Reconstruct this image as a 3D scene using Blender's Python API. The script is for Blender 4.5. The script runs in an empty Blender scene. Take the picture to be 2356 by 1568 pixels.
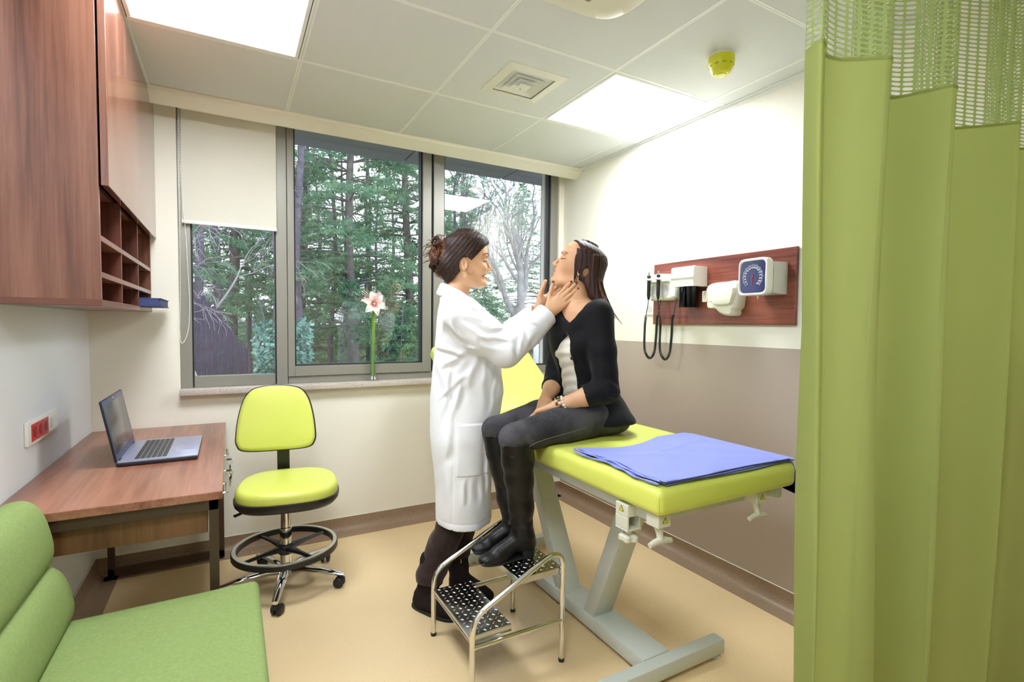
import bpy, bmesh, math, random
import numpy as np
from mathutils import Vector, Matrix, Euler

S = bpy.context.scene
COL = S.collection
PI = math.pi

# ------------------------------------------------------------------ camera
CAM_POS = np.array([0.6257, -3.2995, 1.32])
YAW, PITCH, ROLL = math.radians(29.1279), math.radians(2.5261), math.radians(0.6208)
def make_camera():
    fw = np.array([math.sin(YAW) * math.cos(PITCH), math.cos(YAW) * math.cos(PITCH), -math.sin(PITCH)])
    rt = np.array([math.cos(YAW), -math.sin(YAW), 0.0])
    up = np.cross(rt, fw)
    rt, up = math.cos(ROLL) * rt + math.sin(ROLL) * up, -math.sin(ROLL) * rt + math.cos(ROLL) * up
    cam = bpy.data.cameras.new('camera')
    cam.sensor_fit = 'HORIZONTAL'
    cam.sensor_width = 36.0
    cam.lens = 1170.74 / 2356.0 * 36.0
    cam.shift_x = -3.49 / 2356.0
    cam.shift_y = 13.93 / 2356.0
    cam.clip_start = 0.05
    cam.clip_end = 300
    o = bpy.data.objects.new('camera', cam)
    COL.objects.link(o)
    m = Matrix(((rt[0], up[0], -fw[0], CAM_POS[0]), (rt[1], up[1], -fw[1], CAM_POS[1]),
                (rt[2], up[2], -fw[2], CAM_POS[2]), (0, 0, 0, 1)))
    o.matrix_world = m
    S.camera = o
make_camera()

# ------------------------------------------------------------------ world, exposure
S.view_settings.view_transform = 'Standard'
S.view_settings.look = 'None'
S.view_settings.gamma = 1.0
S.view_settings.exposure = 1.75
S.view_settings.use_curve_mapping = False
S.cycles.use_denoising = True
S.cycles.max_bounces = 10
S.cycles.diffuse_bounces = 8
S.cycles.glossy_bounces = 5
S.cycles.transmission_bounces = 8
S.cycles.transparent_max_bounces = 16
S.cycles.sample_clamp_indirect = 6.0
S.cycles.caustics_reflective = False
S.cycles.caustics_refractive = False
LAMP = 9.8          # strength of the ceiling light panels
SKY = 1.0          # strength of the overcast sky
def make_world():
    w = bpy.data.worlds.new('overcast_sky')
    S.world = w
    w.use_nodes = True
    nt = w.node_tree
    nt.nodes.clear()
    out = nt.nodes.new('ShaderNodeOutputWorld')
    bg = nt.nodes.new('ShaderNodeBackground')
    tc = nt.nodes.new('ShaderNodeTexCoord')
    sep = nt.nodes.new('ShaderNodeSeparateXYZ')
    ramp = nt.nodes.new('ShaderNodeValToRGB')
    noise = nt.nodes.new('ShaderNodeTexNoise')
    mix = nt.nodes.new('ShaderNodeMixRGB')
    noise.inputs['Scale'].default_value = 2.5
    noise.inputs['Detail'].default_value = 4
    nt.links.new(tc.outputs['Generated'], sep.inputs[0])
    nt.links.new(tc.outputs['Generated'], noise.inputs['Vector'])
    nt.links.new(sep.outputs['Z'], ramp.inputs['Fac'])
    e = ramp.color_ramp.elements
    e[0].position = 0.0; e[0].color = (0.80, 0.83, 0.90, 1)
    e[1].position = 0.6; e[1].color = (0.86, 0.92, 1.0, 1)
    mix.blend_type = 'MIX'
    mix.inputs[2].default_value = (0.95, 0.98, 1.0, 1)
    nt.links.new(noise.outputs['Fac'], mix.inputs[0])
    nt.links.new(ramp.outputs['Color'], mix.inputs[1])
    nt.links.new(mix.outputs[0], bg.inputs['Color'])
    bg.inputs['Strength'].default_value = SKY
    nt.links.new(bg.outputs[0], out.inputs[0])
make_world()

# ------------------------------------------------------------------ materials
def lin(c):
    return tuple((x / 12.92 if x <= 0.04045 else ((x + 0.055) / 1.055) ** 2.4) for x in c)
def rgb(r, g, b):
    return lin((r / 255.0, g / 255.0, b / 255.0)) + (1.0,)
class NT:
    def __init__(s, name):
        s.m = bpy.data.materials.new(name); s.m.use_nodes = True
        s.t = s.m.node_tree; s.t.nodes.clear()
        s.out = s.t.nodes.new('ShaderNodeOutputMaterial')
    def n(s, typ, **kw):
        x = s.t.nodes.new(typ)
        for k, v in kw.items():
            if k.startswith('i_'):
                key = k[2:].replace('_', ' ')
                x.inputs[int(key) if key.isdigit() else key].default_value = v
            else: setattr(x, k, v)
        return x
    def l(s, a, b): s.t.links.new(a, b)
    def bsdf(s, **kw):
        b = s.n('ShaderNodeBsdfPrincipled')
        for k, v in kw.items(): b.inputs[k].default_value = v
        s.l(b.outputs[0], s.out.inputs[0]); s.b = b
        return b
    def coords(s, scale=(1, 1, 1), kind='Object', rot=(0, 0, 0)):
        tc = s.n('ShaderNodeTexCoord'); mp = s.n('ShaderNodeMapping')
        mp.inputs['Scale'].default_value = scale; mp.inputs['Rotation'].default_value = rot
        s.l(tc.outputs[kind], mp.inputs['Vector']); return mp.outputs[0]
    def noise(s, vec, scale, detail=3, rough=0.5, dist=0.0):
        n = s.n('ShaderNodeTexNoise'); n.inputs['Scale'].default_value = scale
        n.inputs['Detail'].default_value = detail; n.inputs['Roughness'].default_value = rough
        n.inputs['Distortion'].default_value = dist
        s.l(vec, n.inputs['Vector']); return n.outputs['Fac']
    def ramp(s, fac, stops):
        r = s.n('ShaderNodeValToRGB'); e = r.color_ramp.elements
        while len(e) < len(stops): e.new(0.5)
        for i, (p, c) in enumerate(stops): e[i].position = p; e[i].color = c
        s.l(fac, r.inputs[0]); return r.outputs[0]
    def bump(s, h, strength=0.2, dist=0.01):
        b = s.n('ShaderNodeBump'); b.inputs['Strength'].default_value = strength; b.inputs['Distance'].default_value = dist
        s.l(h, b.inputs['Height']); s.l(b.outputs[0], s.b.inputs['Normal'])

def simple(name, col, rough=0.5, metal=0.0, spec=0.5, bump=None, var=0.0, vscale=8, **kw):
    t = NT(name); b = t.bsdf(**{'Base Color': col, 'Roughness': rough, 'Metallic': metal, 'Specular IOR Level': spec})
    for k, v in kw.items(): b.inputs[k].default_value = v
    if var or bump: v = t.coords()
    if var:
        f = t.noise(v, vscale, 4)
        d = tuple(c * (1 - var) for c in col[:3]) + (1,); e = tuple(min(1, c * (1 + var)) for c in col[:3]) + (1,)
        t.l(t.ramp(f, [(0.3, d), (0.7, e)]), b.inputs['Base Color'])
    if bump:
        t.bump(t.noise(v, bump[0], 3), bump[1], bump[2] if len(bump) > 2 else 0.005)
    return t.m

def wood(name, axis, dark, mid, light, rough=0.38, band=1.0, coat=0.15):
    t = NT(name); b = t.bsdf(**{'Roughness': rough, 'Coat Weight': coat, 'Coat Roughness': 0.15})
    sc = [7.0 * band] * 3; sc[axis] = 0.55
    v = t.coords(tuple(sc))
    big = t.noise(v, 1.3, 2, 0.5, 0.6)
    sc2 = [60.0] * 3; sc2[axis] = 2.2
    fine = t.noise(t.coords(tuple(sc2)), 1.5, 5, 0.65, 0.3)
    mx = t.n('ShaderNodeMath', operation='MULTIPLY_ADD'); mx.inputs[1].default_value = 0.42
    t.l(fine, mx.inputs[0])
    m2 = t.n('ShaderNodeMath', operation='MULTIPLY'); m2.inputs[1].default_value = 0.62
    t.l(big, m2.inputs[0]); t.l(m2.outputs[0], mx.inputs[2])
    t.l(t.ramp(mx.outputs[0], [(0.36, dark), (0.50, mid), (0.66, light)]), b.inputs['Base Color'])
    t.bump(fine, 0.06, 0.002)
    return t.m

def speckle(name, base, dots, rough=0.35, scale=260, thr=0.63, spec=0.5, lo=None):
    t = NT(name); b = t.bsdf(**{'Roughness': rough, 'Specular IOR Level': spec})
    v = t.coords()
    f = t.noise(v, scale, 2, 0.6)
    big = t.noise(v, 1.6, 3)
    lo = lo or tuple(c * 0.93 for c in base[:3]) + (1,)
    basec = t.ramp(big, [(0.35, lo), (0.65, base)])
    fac = t.ramp(f, [(thr - 0.03, (0, 0, 0, 1)), (thr + 0.04, (1, 1, 1, 1))])
    mix = t.n('ShaderNodeMixRGB'); mix.inputs[2].default_value = dots
    t.l(fac, mix.inputs[0]); t.l(basec, mix.inputs[1]); t.l(mix.outputs[0], b.inputs['Base Color'])
    return t.m

M = {}
M['wall'] = simple('cream_wall_paint', rgb(238, 234, 222), 0.6, spec=0.3, bump=(120, 0.04, 0.002))
M['wall_cool'] = simple('cool_white_wall_paint', rgb(226, 230, 236), 0.6, spec=0.3, bump=(120, 0.04, 0.002))
M['dado'] = simple('taupe_wall_paint', rgb(178, 163, 153), 0.5, spec=0.35, bump=(120, 0.04, 0.002))
M['floor'] = speckle('beige_vinyl_floor', rgb(234, 207, 162), rgb(208, 174, 128), 0.3, 170, 0.66)
M['cove'] = speckle('brown_vinyl_cove', rgb(164, 140, 118), rgb(132, 108, 88), 0.32, 300, 0.55)
M['trimw'] = simple('cream_trim', rgb(232, 229, 216), 0.5)
M['grid'] = simple('ceiling_grid_white', rgb(238, 240, 240), 0.45)
def tile_mat():
    t = NT('perforated_ceiling_tile'); b = t.bsdf(**{'Roughness': 0.7, 'Specular IOR Level': 0.2})
    v = t.coords()
    vo = t.n('ShaderNodeTexVoronoi'); vo.inputs['Scale'].default_value = 160; vo.inputs['Randomness'].default_value = 0.0
    t.l(v, vo.inputs['Vector'])
    c = t.ramp(vo.outputs['Distance'], [(0.22, rgb(188, 191, 193)), (0.32, rgb(219, 222, 224))])
    t.l(c, b.inputs['Base Color'])
    return t.m
M['tile'] = tile_mat()
M['walnut_v'] = wood('walnut_vertical_grain', 2, rgb(86, 52, 41), rgb(119, 76, 60), rgb(142, 96, 77), 0.30)
M['walnut_x'] = wood('walnut_x_grain', 0, rgb(98, 56, 42), rgb(138, 86, 64), rgb(164, 112, 88), 0.34)
M['walnut_y'] = wood('walnut_y_grain', 1, rgb(84, 36, 26), rgb(122, 62, 46), rgb(150, 86, 64), 0.33)
M['walnut_in'] = wood('walnut_inner', 2, rgb(70, 34, 24), rgb(98, 54, 40), rgb(122, 70, 52), 0.4)
M['walnut_edge'] = wood('walnut_edge', 0, rgb(96, 52, 40), rgb(108, 62, 48), rgb(118, 70, 56), 0.3)
M['frame'] = simple('grey_window_frame', rgb(150, 148, 140), 0.38, 0.35, bump=(400, 0.02, 0.001))
M['gasket'] = simple('black_rubber', rgb(24, 24, 32), 0.5)
M['lime'] = simple('lime_vinyl', rgb(210, 218, 102), 0.36, spec=0.45, bump=(500, 0.05, 0.001))
M['green_fab'] = simple('green_fabric', rgb(132, 150, 92), 0.85, spec=0.15, bump=(700, 0.35, 0.002), var=0.07, vscale=120)
M['black_pl'] = simple('black_plastic', rgb(26, 26, 28), 0.4)
M['dark_steel'] = simple('dark_brown_steel', rgb(72, 54, 42), 0.42, 0.1)
M['chrome'] = simple('chrome', rgb(225, 225, 226), 0.08, 1.0)
M['satin'] = simple('satin_steel', rgb(205, 205, 200), 0.25, 1.0)
M['white_pl'] = simple('white_plastic', rgb(236, 236, 230), 0.35)
M['ivory'] = simple('ivory_plastic', rgb(232, 230, 214), 0.35)
M['couch_frame'] = simple('pale_grey_enamel', rgb(192, 198, 192), 0.35)
M['clamp'] = simple('warm_grey_enamel', rgb(206, 206, 190), 0.4)
M['red_pl'] = simple('red_plastic', rgb(196, 40, 46), 0.4)
M['blue_box'] = simple('navy_board', rgb(52, 62, 112), 0.6, bump=(300, 0.15, 0.002))
M['sheet'] = simple('periwinkle_cotton', rgb(132, 142, 220), 0.8, spec=0.1, bump=(900, 0.2, 0.001), **{'Sheen Weight': 0.2})
M['yellow_sign'] = simple('yellow_label', rgb(238, 222, 40), 0.5)
M['black_ink'] = simple('black_ink', rgb(15, 15, 15), 0.6)
M['detector'] = simple('yellow_cover', rgb(216, 216, 40), 0.3, spec=0.5, **{'Transmission Weight': 0.0})
M['granite'] = speckle('speckled_stone', rgb(216, 206, 196), rgb(112, 98, 88), 0.3, 330, 0.57)
M['dark_void'] = simple('dark_duct', rgb(18, 18, 20), 0.8)

def emit(name, col, s):
    t = NT(name); e = t.n('ShaderNodeEmission'); e.inputs[0].default_value = col; e.inputs[1].default_value = s
    t.l(e.outputs[0], t.out.inputs[0]); return t.m
M['lamp'] = emit('lit_diffuser', (0.91, 0.957, 1.0, 1), LAMP)

def glass_pane(name, tint, k=1.4):
    t = NT(name)
    tr = t.n('ShaderNodeBsdfTransparent'); tr.inputs[0].default_value = tint
    gl = t.n('ShaderNodeBsdfGlossy'); gl.inputs['Roughness'].default_value = 0.0
    fr = t.n('ShaderNodeFresnel'); fr.inputs['IOR'].default_value = 1.5
    mu = t.n('ShaderNodeMath', operation='MULTIPLY', use_clamp=True); mu.inputs[1].default_value = k
    mx = t.n('ShaderNodeMixShader')
    ge = t.n('ShaderNodeNewGeometry'); su = t.n('ShaderNodeMath', operation='SUBTRACT'); su.inputs[0].default_value = 1.0; t.l(ge.outputs['Backfacing'], su.inputs[1])
    m2 = t.n('ShaderNodeMath', operation='MULTIPLY'); t.l(mu.outputs[0], m2.inputs[0]); t.l(su.outputs[0], m2.inputs[1])
    t.l(fr.outputs[0], mu.inputs[0]); t.l(m2.outputs[0], mx.inputs[0])
    t.l(tr.outputs[0], mx.inputs[1]); t.l(gl.outputs[0], mx.inputs[2]); t.l(mx.outputs[0], t.out.inputs[0])
    return t.m
M['pane'] = glass_pane('window_glass', (0.92, 0.95, 0.965, 1), 3.6)
M['clear'] = glass_pane('clear_glass', (0.965, 0.985, 0.98, 1), 2.2)

# ------------------------------------------------------------------ mesh building
class MB:
    """collects raw geometry in world coordinates"""
    def __init__(s): s.v = []; s.f = []; s.mi = []; s.cur = 0
    def add(s, vs, fs):
        o = len(s.v); s.v.extend([tuple(map(float, p)) for p in vs])
        s.f.extend([tuple(i + o for i in f) for f in fs]); s.mi.extend([s.cur] * len(fs)); return s
    def box(s, a, b, bev=0.0, seg=2, R=None, c=None):
        a = np.array(a, float); b = np.array(b, float)
        lo = np.minimum(a, b); hi = np.maximum(a, b)
        bm = bmesh.new(); bmesh.ops.create_cube(bm, size=1.0)
        for v in bm.verts: v.co = Vector([lo[i] + (v.co[i] + 0.5) * (hi[i] - lo[i]) for i in range(3)])
        if bev > 0:
            bmesh.ops.bevel(bm, geom=list(bm.edges), offset=min(bev, 0.49 * min(hi - lo)), segments=seg, profile=0.5, affect='EDGES')
        s.bm(bm, R, c); return s
    def bm(s, bm, R=None, c=None):
        bm.verts.index_update()
        vs = [np.array(v.co) for v in bm.verts]
        if R is not None:
            cc = np.array(c if c is not None else (0, 0, 0), float); RR = np.array(R)
            vs = [cc + RR @ (v - cc) for v in vs]
        fs = [[v.index for v in f.verts] for f in bm.faces]
        bm.free(); s.add(vs, fs); return s
    def tube(s, pts, r, n=10, cap=True, closed=False, flat=1.0):
        P = np.array(pts, float); m = len(P)
        r = np.full(m, r, float) if np.isscalar(r) else np.array(r, float)
        T = np.zeros_like(P)
        if closed: T = np.roll(P, -1, 0) - np.roll(P, 1, 0)
        else:
            T[1:-1] = P[2:] - P[:-2]; T[0] = P[1] - P[0]; T[-1] = P[-1] - P[-2]
        T /= np.linalg.norm(T, axis=1)[:, None] + 1e-12
        up = np.array([0, 0, 1.0]) if abs(T[0][2]) < 0.9 else np.array([1.0, 0, 0])
        N = np.cross(T[0], up); N /= np.linalg.norm(N)
        vs = []; ang = np.linspace(0, 2 * PI, n, endpoint=False)
        for i in range(m):
            N = N - T[i] * (N @ T[i]); N /= np.linalg.norm(N) + 1e-12
            Bn = np.cross(T[i], N)
            for a in ang: vs.append(P[i] + r[i] * (math.cos(a) * N + flat * math.sin(a) * Bn))
        fs = []
        for i in range(m if closed else m - 1):
            j = (i + 1) % m
            for k in range(n):
                k2 = (k + 1) % n
                fs.append((i * n + k, i * n + k2, j * n + k2, j * n + k))
        if cap and not closed:
            fs.append(tuple(range(n))[::-1]); fs.append(tuple((m - 1) * n + k for k in range(n)))
        return s.add(vs, fs)
    def lathe(s, prof, c, n=24, axis=(0, 0, 1)):
        c = np.array(c, float); ax = np.array(axis, float); ax /= np.linalg.norm(ax)
        u = np.cross(ax, (1, 0, 0) if abs(ax[0]) < 0.9 else (0, 1, 0)); u /= np.linalg.norm(u); w = np.cross(ax, u)
        vs = []; fs = []
        for (r, z) in prof:
            for k in range(n):
                a = 2 * PI * k / n
                vs.append(c + ax * z + max(r, 1e-5) * (math.cos(a) * u + math.sin(a) * w))
        for i in range(len(prof) - 1):
            for k in range(n):
                k2 = (k + 1) % n
                fs.append((i * n + k, i * n + k2, (i + 1) * n + k2, (i + 1) * n + k))
        if prof[0][0] > 1e-4: fs.append(tuple(range(n))[::-1])
        if prof[-1][0] > 1e-4: fs.append(tuple((len(prof) - 1) * n + k for k in range(n)))
        return s.add(vs, fs)
    def prism(s, poly, d0, d1, plane='xz'):
        """poly in 2-D, extruded along the missing axis from d0 to d1"""
        def P(p, d):
            return {'xz': (p[0], d, p[1]), 'yz': (d, p[0], p[1]), 'xy': (p[0], p[1], d)}[plane]
        n = len(poly); vs = [P(p, d0) for p in poly] + [P(p, d1) for p in poly]
        fs = [tuple(range(n)), tuple(range(2 * n - 1, n - 1, -1))]
        for i in range(n):
            j = (i + 1) % n; fs.append((i, i + n, j + n, j))
        return s.add(vs, fs)
    def ball(s, c, r, n=12, m=8, R=None):
        c = np.array(c, float); r = np.array([r] * 3 if np.isscalar(r) else r, float)
        vs = []; fs = []
        for i in range(m + 1):
            t = PI * i / m
            for k in range(n):
                a = 2 * PI * k / n
                p = r * np.array([math.sin(t) * math.cos(a), math.sin(t) * math.sin(a), math.cos(t)])
                if R is not None: p = np.array(R) @ p
                vs.append(c + p)
        for i in range(m):
            for k in range(n):
                k2 = (k + 1) % n
                fs.append((i * n + k, (i + 1) * n + k, (i + 1) * n + k2, i * n + k2))
        return s.add(vs, fs)
    def grid(s, P):
        """P: array [a][b] of points"""
        a = len(P); b = len(P[0]); vs = [p for row in P for p in row]; fs = []
        for i in range(a - 1):
            for j in range(b - 1):
                fs.append((i * b + j, i * b + j + 1, (i + 1) * b + j + 1, (i + 1) * b + j))
        return s.add(vs, fs)

def root_loc(o):
    p = Vector((0, 0, 0))
    while o is not None: p += o.location; o = o.parent
    return p
def obj(name, mb, mat, parent=None, angle=0.7, smooth=True, loc=None, uv=None):
    me = bpy.data.meshes.new(name)
    base = np.array(root_loc(parent)) if parent is not None else np.array(loc if loc is not None else (0, 0, 0), float)
    vs = np.array(mb.v, float) - base
    me.from_pydata(vs.tolist(), [], mb.f)
    mats = mat if isinstance(mat, (list, tuple)) else [mat]
    for m in mats: me.materials.append(m)
    if len(mats) > 1: me.polygons.foreach_set('material_index', mb.mi)
    bm = bmesh.new(); bm.from_mesh(me)
    bmesh.ops.recalc_face_normals(bm, faces=list(bm.faces)); bm.to_mesh(me); bm.free()
    if smooth:
        me.shade_smooth(); me.set_sharp_from_angle(angle=angle)
    if uv is not None:
        l = me.uv_layers.new(name='UVMap')
        li = np.zeros(len(me.loops), int); me.loops.foreach_get('vertex_index', li)
        l.data.foreach_set('uv', np.array(uv, float)[li].ravel())
    me.update()
    o = bpy.data.objects.new(name, me); COL.objects.link(o)
    if parent is not None: o.parent = parent
    else: o.location = tuple(base)
    return o
def tag(o, label=None, cat=None, group=None, kind=None):
    if label: o['label'] = label
    if cat: o['category'] = cat
    if group: o['group'] = group
    if kind: o['kind'] = kind
    return o
def thing(name, label, cat, loc=(0, 0, 0), group=None):
    o = bpy.data.objects.new(name, None); COL.objects.link(o); o.location = loc
    o.empty_display_size = 0.1
    return tag(o, label, cat, group)
def struct(name, mb, mat, label=None, parent=None, **kw):
    o = obj(name, mb, mat, parent, **kw)
    if parent is None: tag(o, label, 'room' if label else None, None, 'structure')
    return o
def copy_tree(o, parent=None):
    c = o.copy(); COL.objects.link(c); c.parent = parent
    for ch in list(o.children): copy_tree(ch, c)
    return c
def rotz(a):
    return np.array([[math.cos(a), -math.sin(a), 0], [math.sin(a), math.cos(a), 0], [0, 0, 1]])
def rot_axis(ax, a):
    return np.array(Matrix.Rotation(a, 3, Vector(ax)))
def arc(c, r, a0, a1, n, u, w):
    c = np.array(c, float); u = np.array(u, float); w = np.array(w, float)
    return [c + r * (math.cos(a) * u + math.sin(a) * w) for a in np.linspace(a0, a1, n)]
def catmull(P, n=8, closed=False):
    P = np.array(P, float); out = []; m = len(P)
    for i in range(m if closed else m - 1):
        if closed: p0, p1, p2, p3 = P[(i - 1) % m], P[i], P[(i + 1) % m], P[(i + 2) % m]
        else: p0, p1, p2, p3 = P[max(i - 1, 0)], P[i], P[i + 1], P[min(i + 2, m - 1)]
        for t in np.linspace(0, 1, n, endpoint=False):
            out.append(0.5 * ((2 * p1) + (-p0 + p2) * t + (2 * p0 - 5 * p1 + 4 * p2 - p3) * t * t + (-p0 + 3 * p1 - 3 * p2 + p3) * t ** 3))
    if not closed: out.append(P[-1])
    return np.array(out)
# ------------------------------------------------------------------ room shell
W, H, YB = 2.8974, 2.4649, -5.3           # width, ceiling height, rear wall
TX, TY, GX, GY = 0.6221, 0.6266, 0.9097, -0.8455   # ceiling grid pitch and one crossing
WX0, WX1, WZ0 = 0.386, 2.853, 0.95       # window opening
WT = 2.56                                  # head of the window (hidden behind the pelmet)
def room():
    b = MB().box((-0.15, YB - 0.15, -0.1), (W + 0.15, 0.25, 0.0)); struct('floor', b, M['floor'], 'beige speckled vinyl floor of the room', smooth=False)
    b = MB().box((-0.15, YB, 0), (0, 0.25, 2.75)); struct('wall_left', b, M['wall_cool'], 'cream left wall behind the desk', smooth=False)
    b = MB()
    b.box((0, 0, 0), (W, 0.25, WZ0 - 0.035)); b.box((0, 0, WZ0 - 0.035), (WX0, 0.25, 2.75)); b.box((WX1, 0, WZ0 - 0.035), (W, 0.25, 2.75))
    b.box((WX0, 0, WT), (WX1, 0.25, 2.75))
    struct('wall_window', b, M['wall'], 'cream wall with the window', smooth=False)
    b = MB().box((W, YB, 1.222), (W + 0.15, 0.25, 2.75)); b.cur = 1; b.box((W, YB, 0), (W + 0.15, 0.25, 1.222))
    struct('wall_right', b, [M['wall'], M['dado']], 'right wall, white above and taupe below', smooth=False)
    b = MB().box((-0.15, YB - 0.15, 0), (W + 0.15, YB, 2.75)); struct('wall_rear', b, M['wall'], 'cream wall behind the camera', smooth=False)
    # coved vinyl skirting: thin upstand with a swept foot on the floor
    def cove(name, p0, p1, nrm, lab):
        prof = [(0.0, 0.0885), (0.004, 0.0885), (0.0045, 0.06)]
        for a in np.linspace(0, PI / 2, 8): prof.append((0.0045 + 0.045 * (1 - math.cos(a)), 0.05 - 0.047 * math.sin(a)))
        prof += [(0.109, 0.003), (0.109, 0.0), (0.0, 0.0)]
        p0 = np.array(p0, float); p1 = np.array(p1, float); n = np.array(nrm, float)
        vs = [p0 + n * a + np.array([0, 0, z]) for a, z in prof] + [p1 + n * a + np.array([0, 0, z]) for a, z in prof]
        m = len(prof); fs = [(i, (i + 1) % m, (i + 1) % m + m, i + m) for i in range(m)] + [tuple(range(m)), tuple(range(2 * m - 1, m - 1, -1))]
        b = MB().add(vs, fs); o = struct(name, b, M['cove'], lab, angle=1.2)
        c = MB().tube([p0 + n * 0.004 + np.array([0, 0, 0.0885]), p1 + n * 0.004 + np.array([0, 0, 0.0885])], 0.0028, 6)
        obj('edge_strip', c, M['trimw'], o)
    cove('baseboard_back', (0, 0, 0), (W, 0, 0), (0, -1, 0), 'brown coved skirting under the window')
    cove('baseboard_right', (W, YB, 0), (W, 0, 0), (-1, 0, 0), 'brown coved skirting along the taupe wall')
    cove('baseboard_left', (0, YB, 0), (0, 0, 0), (1, 0, 0), 'brown coved skirting along the left wall')
    # ceiling: lay-in tiles with a fine double-line grid
    lights = {(-1, 0), (2, 0), (-1, 3)}
    tiles = MB(); grid = MB()
    y1 = -0.235
    xs = [0.0] + [GX + i * TX for i in range(-1, 4)] + [W]
    xs = sorted(x for x in xs if 0 <= x <= W)
    ys = sorted([y1] + [GY - j * TY for j in range(0, 8) if GY - j * TY > YB] + [YB])
    g = 0.0045
    for i in range(len(xs) - 1):
        for j in range(len(ys) - 1):
            cx = (xs[i] + xs[i + 1]) / 2; cy = (ys[j] + ys[j + 1]) / 2
            k = (math.floor((cx - GX) / TX), math.floor((GY - cy) / TY))
            if k in lights: continue
            tiles.box((xs[i] + g, ys[j] + g, H), (xs[i + 1] - g, ys[j + 1] - g, H + 0.02), 0.002, 1)
    grid.box((0, YB, H + 0.006), (W, y1, H + 0.03))
    c = struct('ceiling', grid, M['dark_void'], 'suspended ceiling of perforated tiles', smooth=False)
    obj('tile_field', tiles, M['tile'], c, smooth=False)
    bars = MB()
    for x in xs[1:-1]:
        for s in (-1, 1): bars.box((x + s * 0.0048 - 0.0043, YB, H - 0.0012), (x + s * 0.0048 + 0.0043, y1, H + 0.002))
    for y in ys[1:-1]:
        for s in (-1, 1): bars.box((0, y + s * 0.0048 - 0.0043, H - 0.0012), (W, y + s * 0.0048 + 0.0043, H + 0.002))
    for x in xs[1:-1]:
        for y in ys[1:-1]: bars.box((x - 0.0092, y - 0.0092, H - 0.0014), (x + 0.0092, y + 0.0092, H + 0.002))
    obj('grid_strips', bars, M['grid'], c, smooth=False)
    edge = MB()
    edge.box((W - 0.022, YB, H - 0.004), (W, y1, H - 0.0005)); edge.box((W - 0.0025, YB, H - 0.022), (W, y1, H - 0.004))
    edge.box((0, YB, H - 0.004), (0.022, y1, H - 0.0005)); edge.box((0, YB, H - 0.022), (0.0025, y1, H - 0.004))
    struct('trim_1', edge, M['grid'], 'white angle trim round the ceiling edge', smooth=False)
    # pelmet over the window
    p = MB()
    p.prism([(-0.235, H + 0.03), (-0.235, H - 0.004), (-0.228, H - 0.012), (-0.228, H - 0.018), (-0.150, H - 0.058), (-0.145, H - 0.058), (-0.145, H + 0.03)], 0.0, W, 'yz')
    p.box((0, -0.145, 2.50), (W, 0.0, 2.53))
    struct('trim_2', p, M['trimw'], 'cream pelmet above the window', angle=0.3)
    b = MB().box((-0.15, YB - 0.15, 2.75), (W + 0.15, 0.3, 2.8)); struct('roof_slab', b, M['wall'], 'slab over the ceiling void', smooth=False)
room()

def light_panel(i, j, label):
    x0, x1 = GX + i * TX + 0.012, GX + (i + 1) * TX - 0.012
    y1, y0 = GY - j * TY - 0.012, GY - (j + 1) * TY + 0.012
    t = thing('ceiling_light', label, 'ceiling light', ((x0 + x1) / 2, (y0 + y1) / 2, H), 'ceiling light panels')
    f = MB(); w = 0.016
    for (a, b_) in (((x0, y0), (x1, y0 + w)), ((x0, y1 - w), (x1, y1)), ((x0, y0 + w), (x0 + w, y1 - w)), ((x1 - w, y0 + w), (x1, y1 - w))):
        f.box((a[0], a[1], H - 0.003), (b_[0], b_[1], H + 0.014), 0.002, 1)
    obj('light_frame', f, M['grid'], t, smooth=False)
    d = MB().box((x0 + w, y0 + w, H + 0.001), (x1 - w, y1 - w, H + 0.006))
    obj('diffuser', d, M['lamp'], t, smooth=False)
light_panel(2, 0, 'square ceiling light panel above the exam couch')
light_panel(-1, 0, 'square ceiling light panel beside the wall cabinet')
light_panel(-1, 3, 'ceiling light panel over the near left corner')

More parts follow.
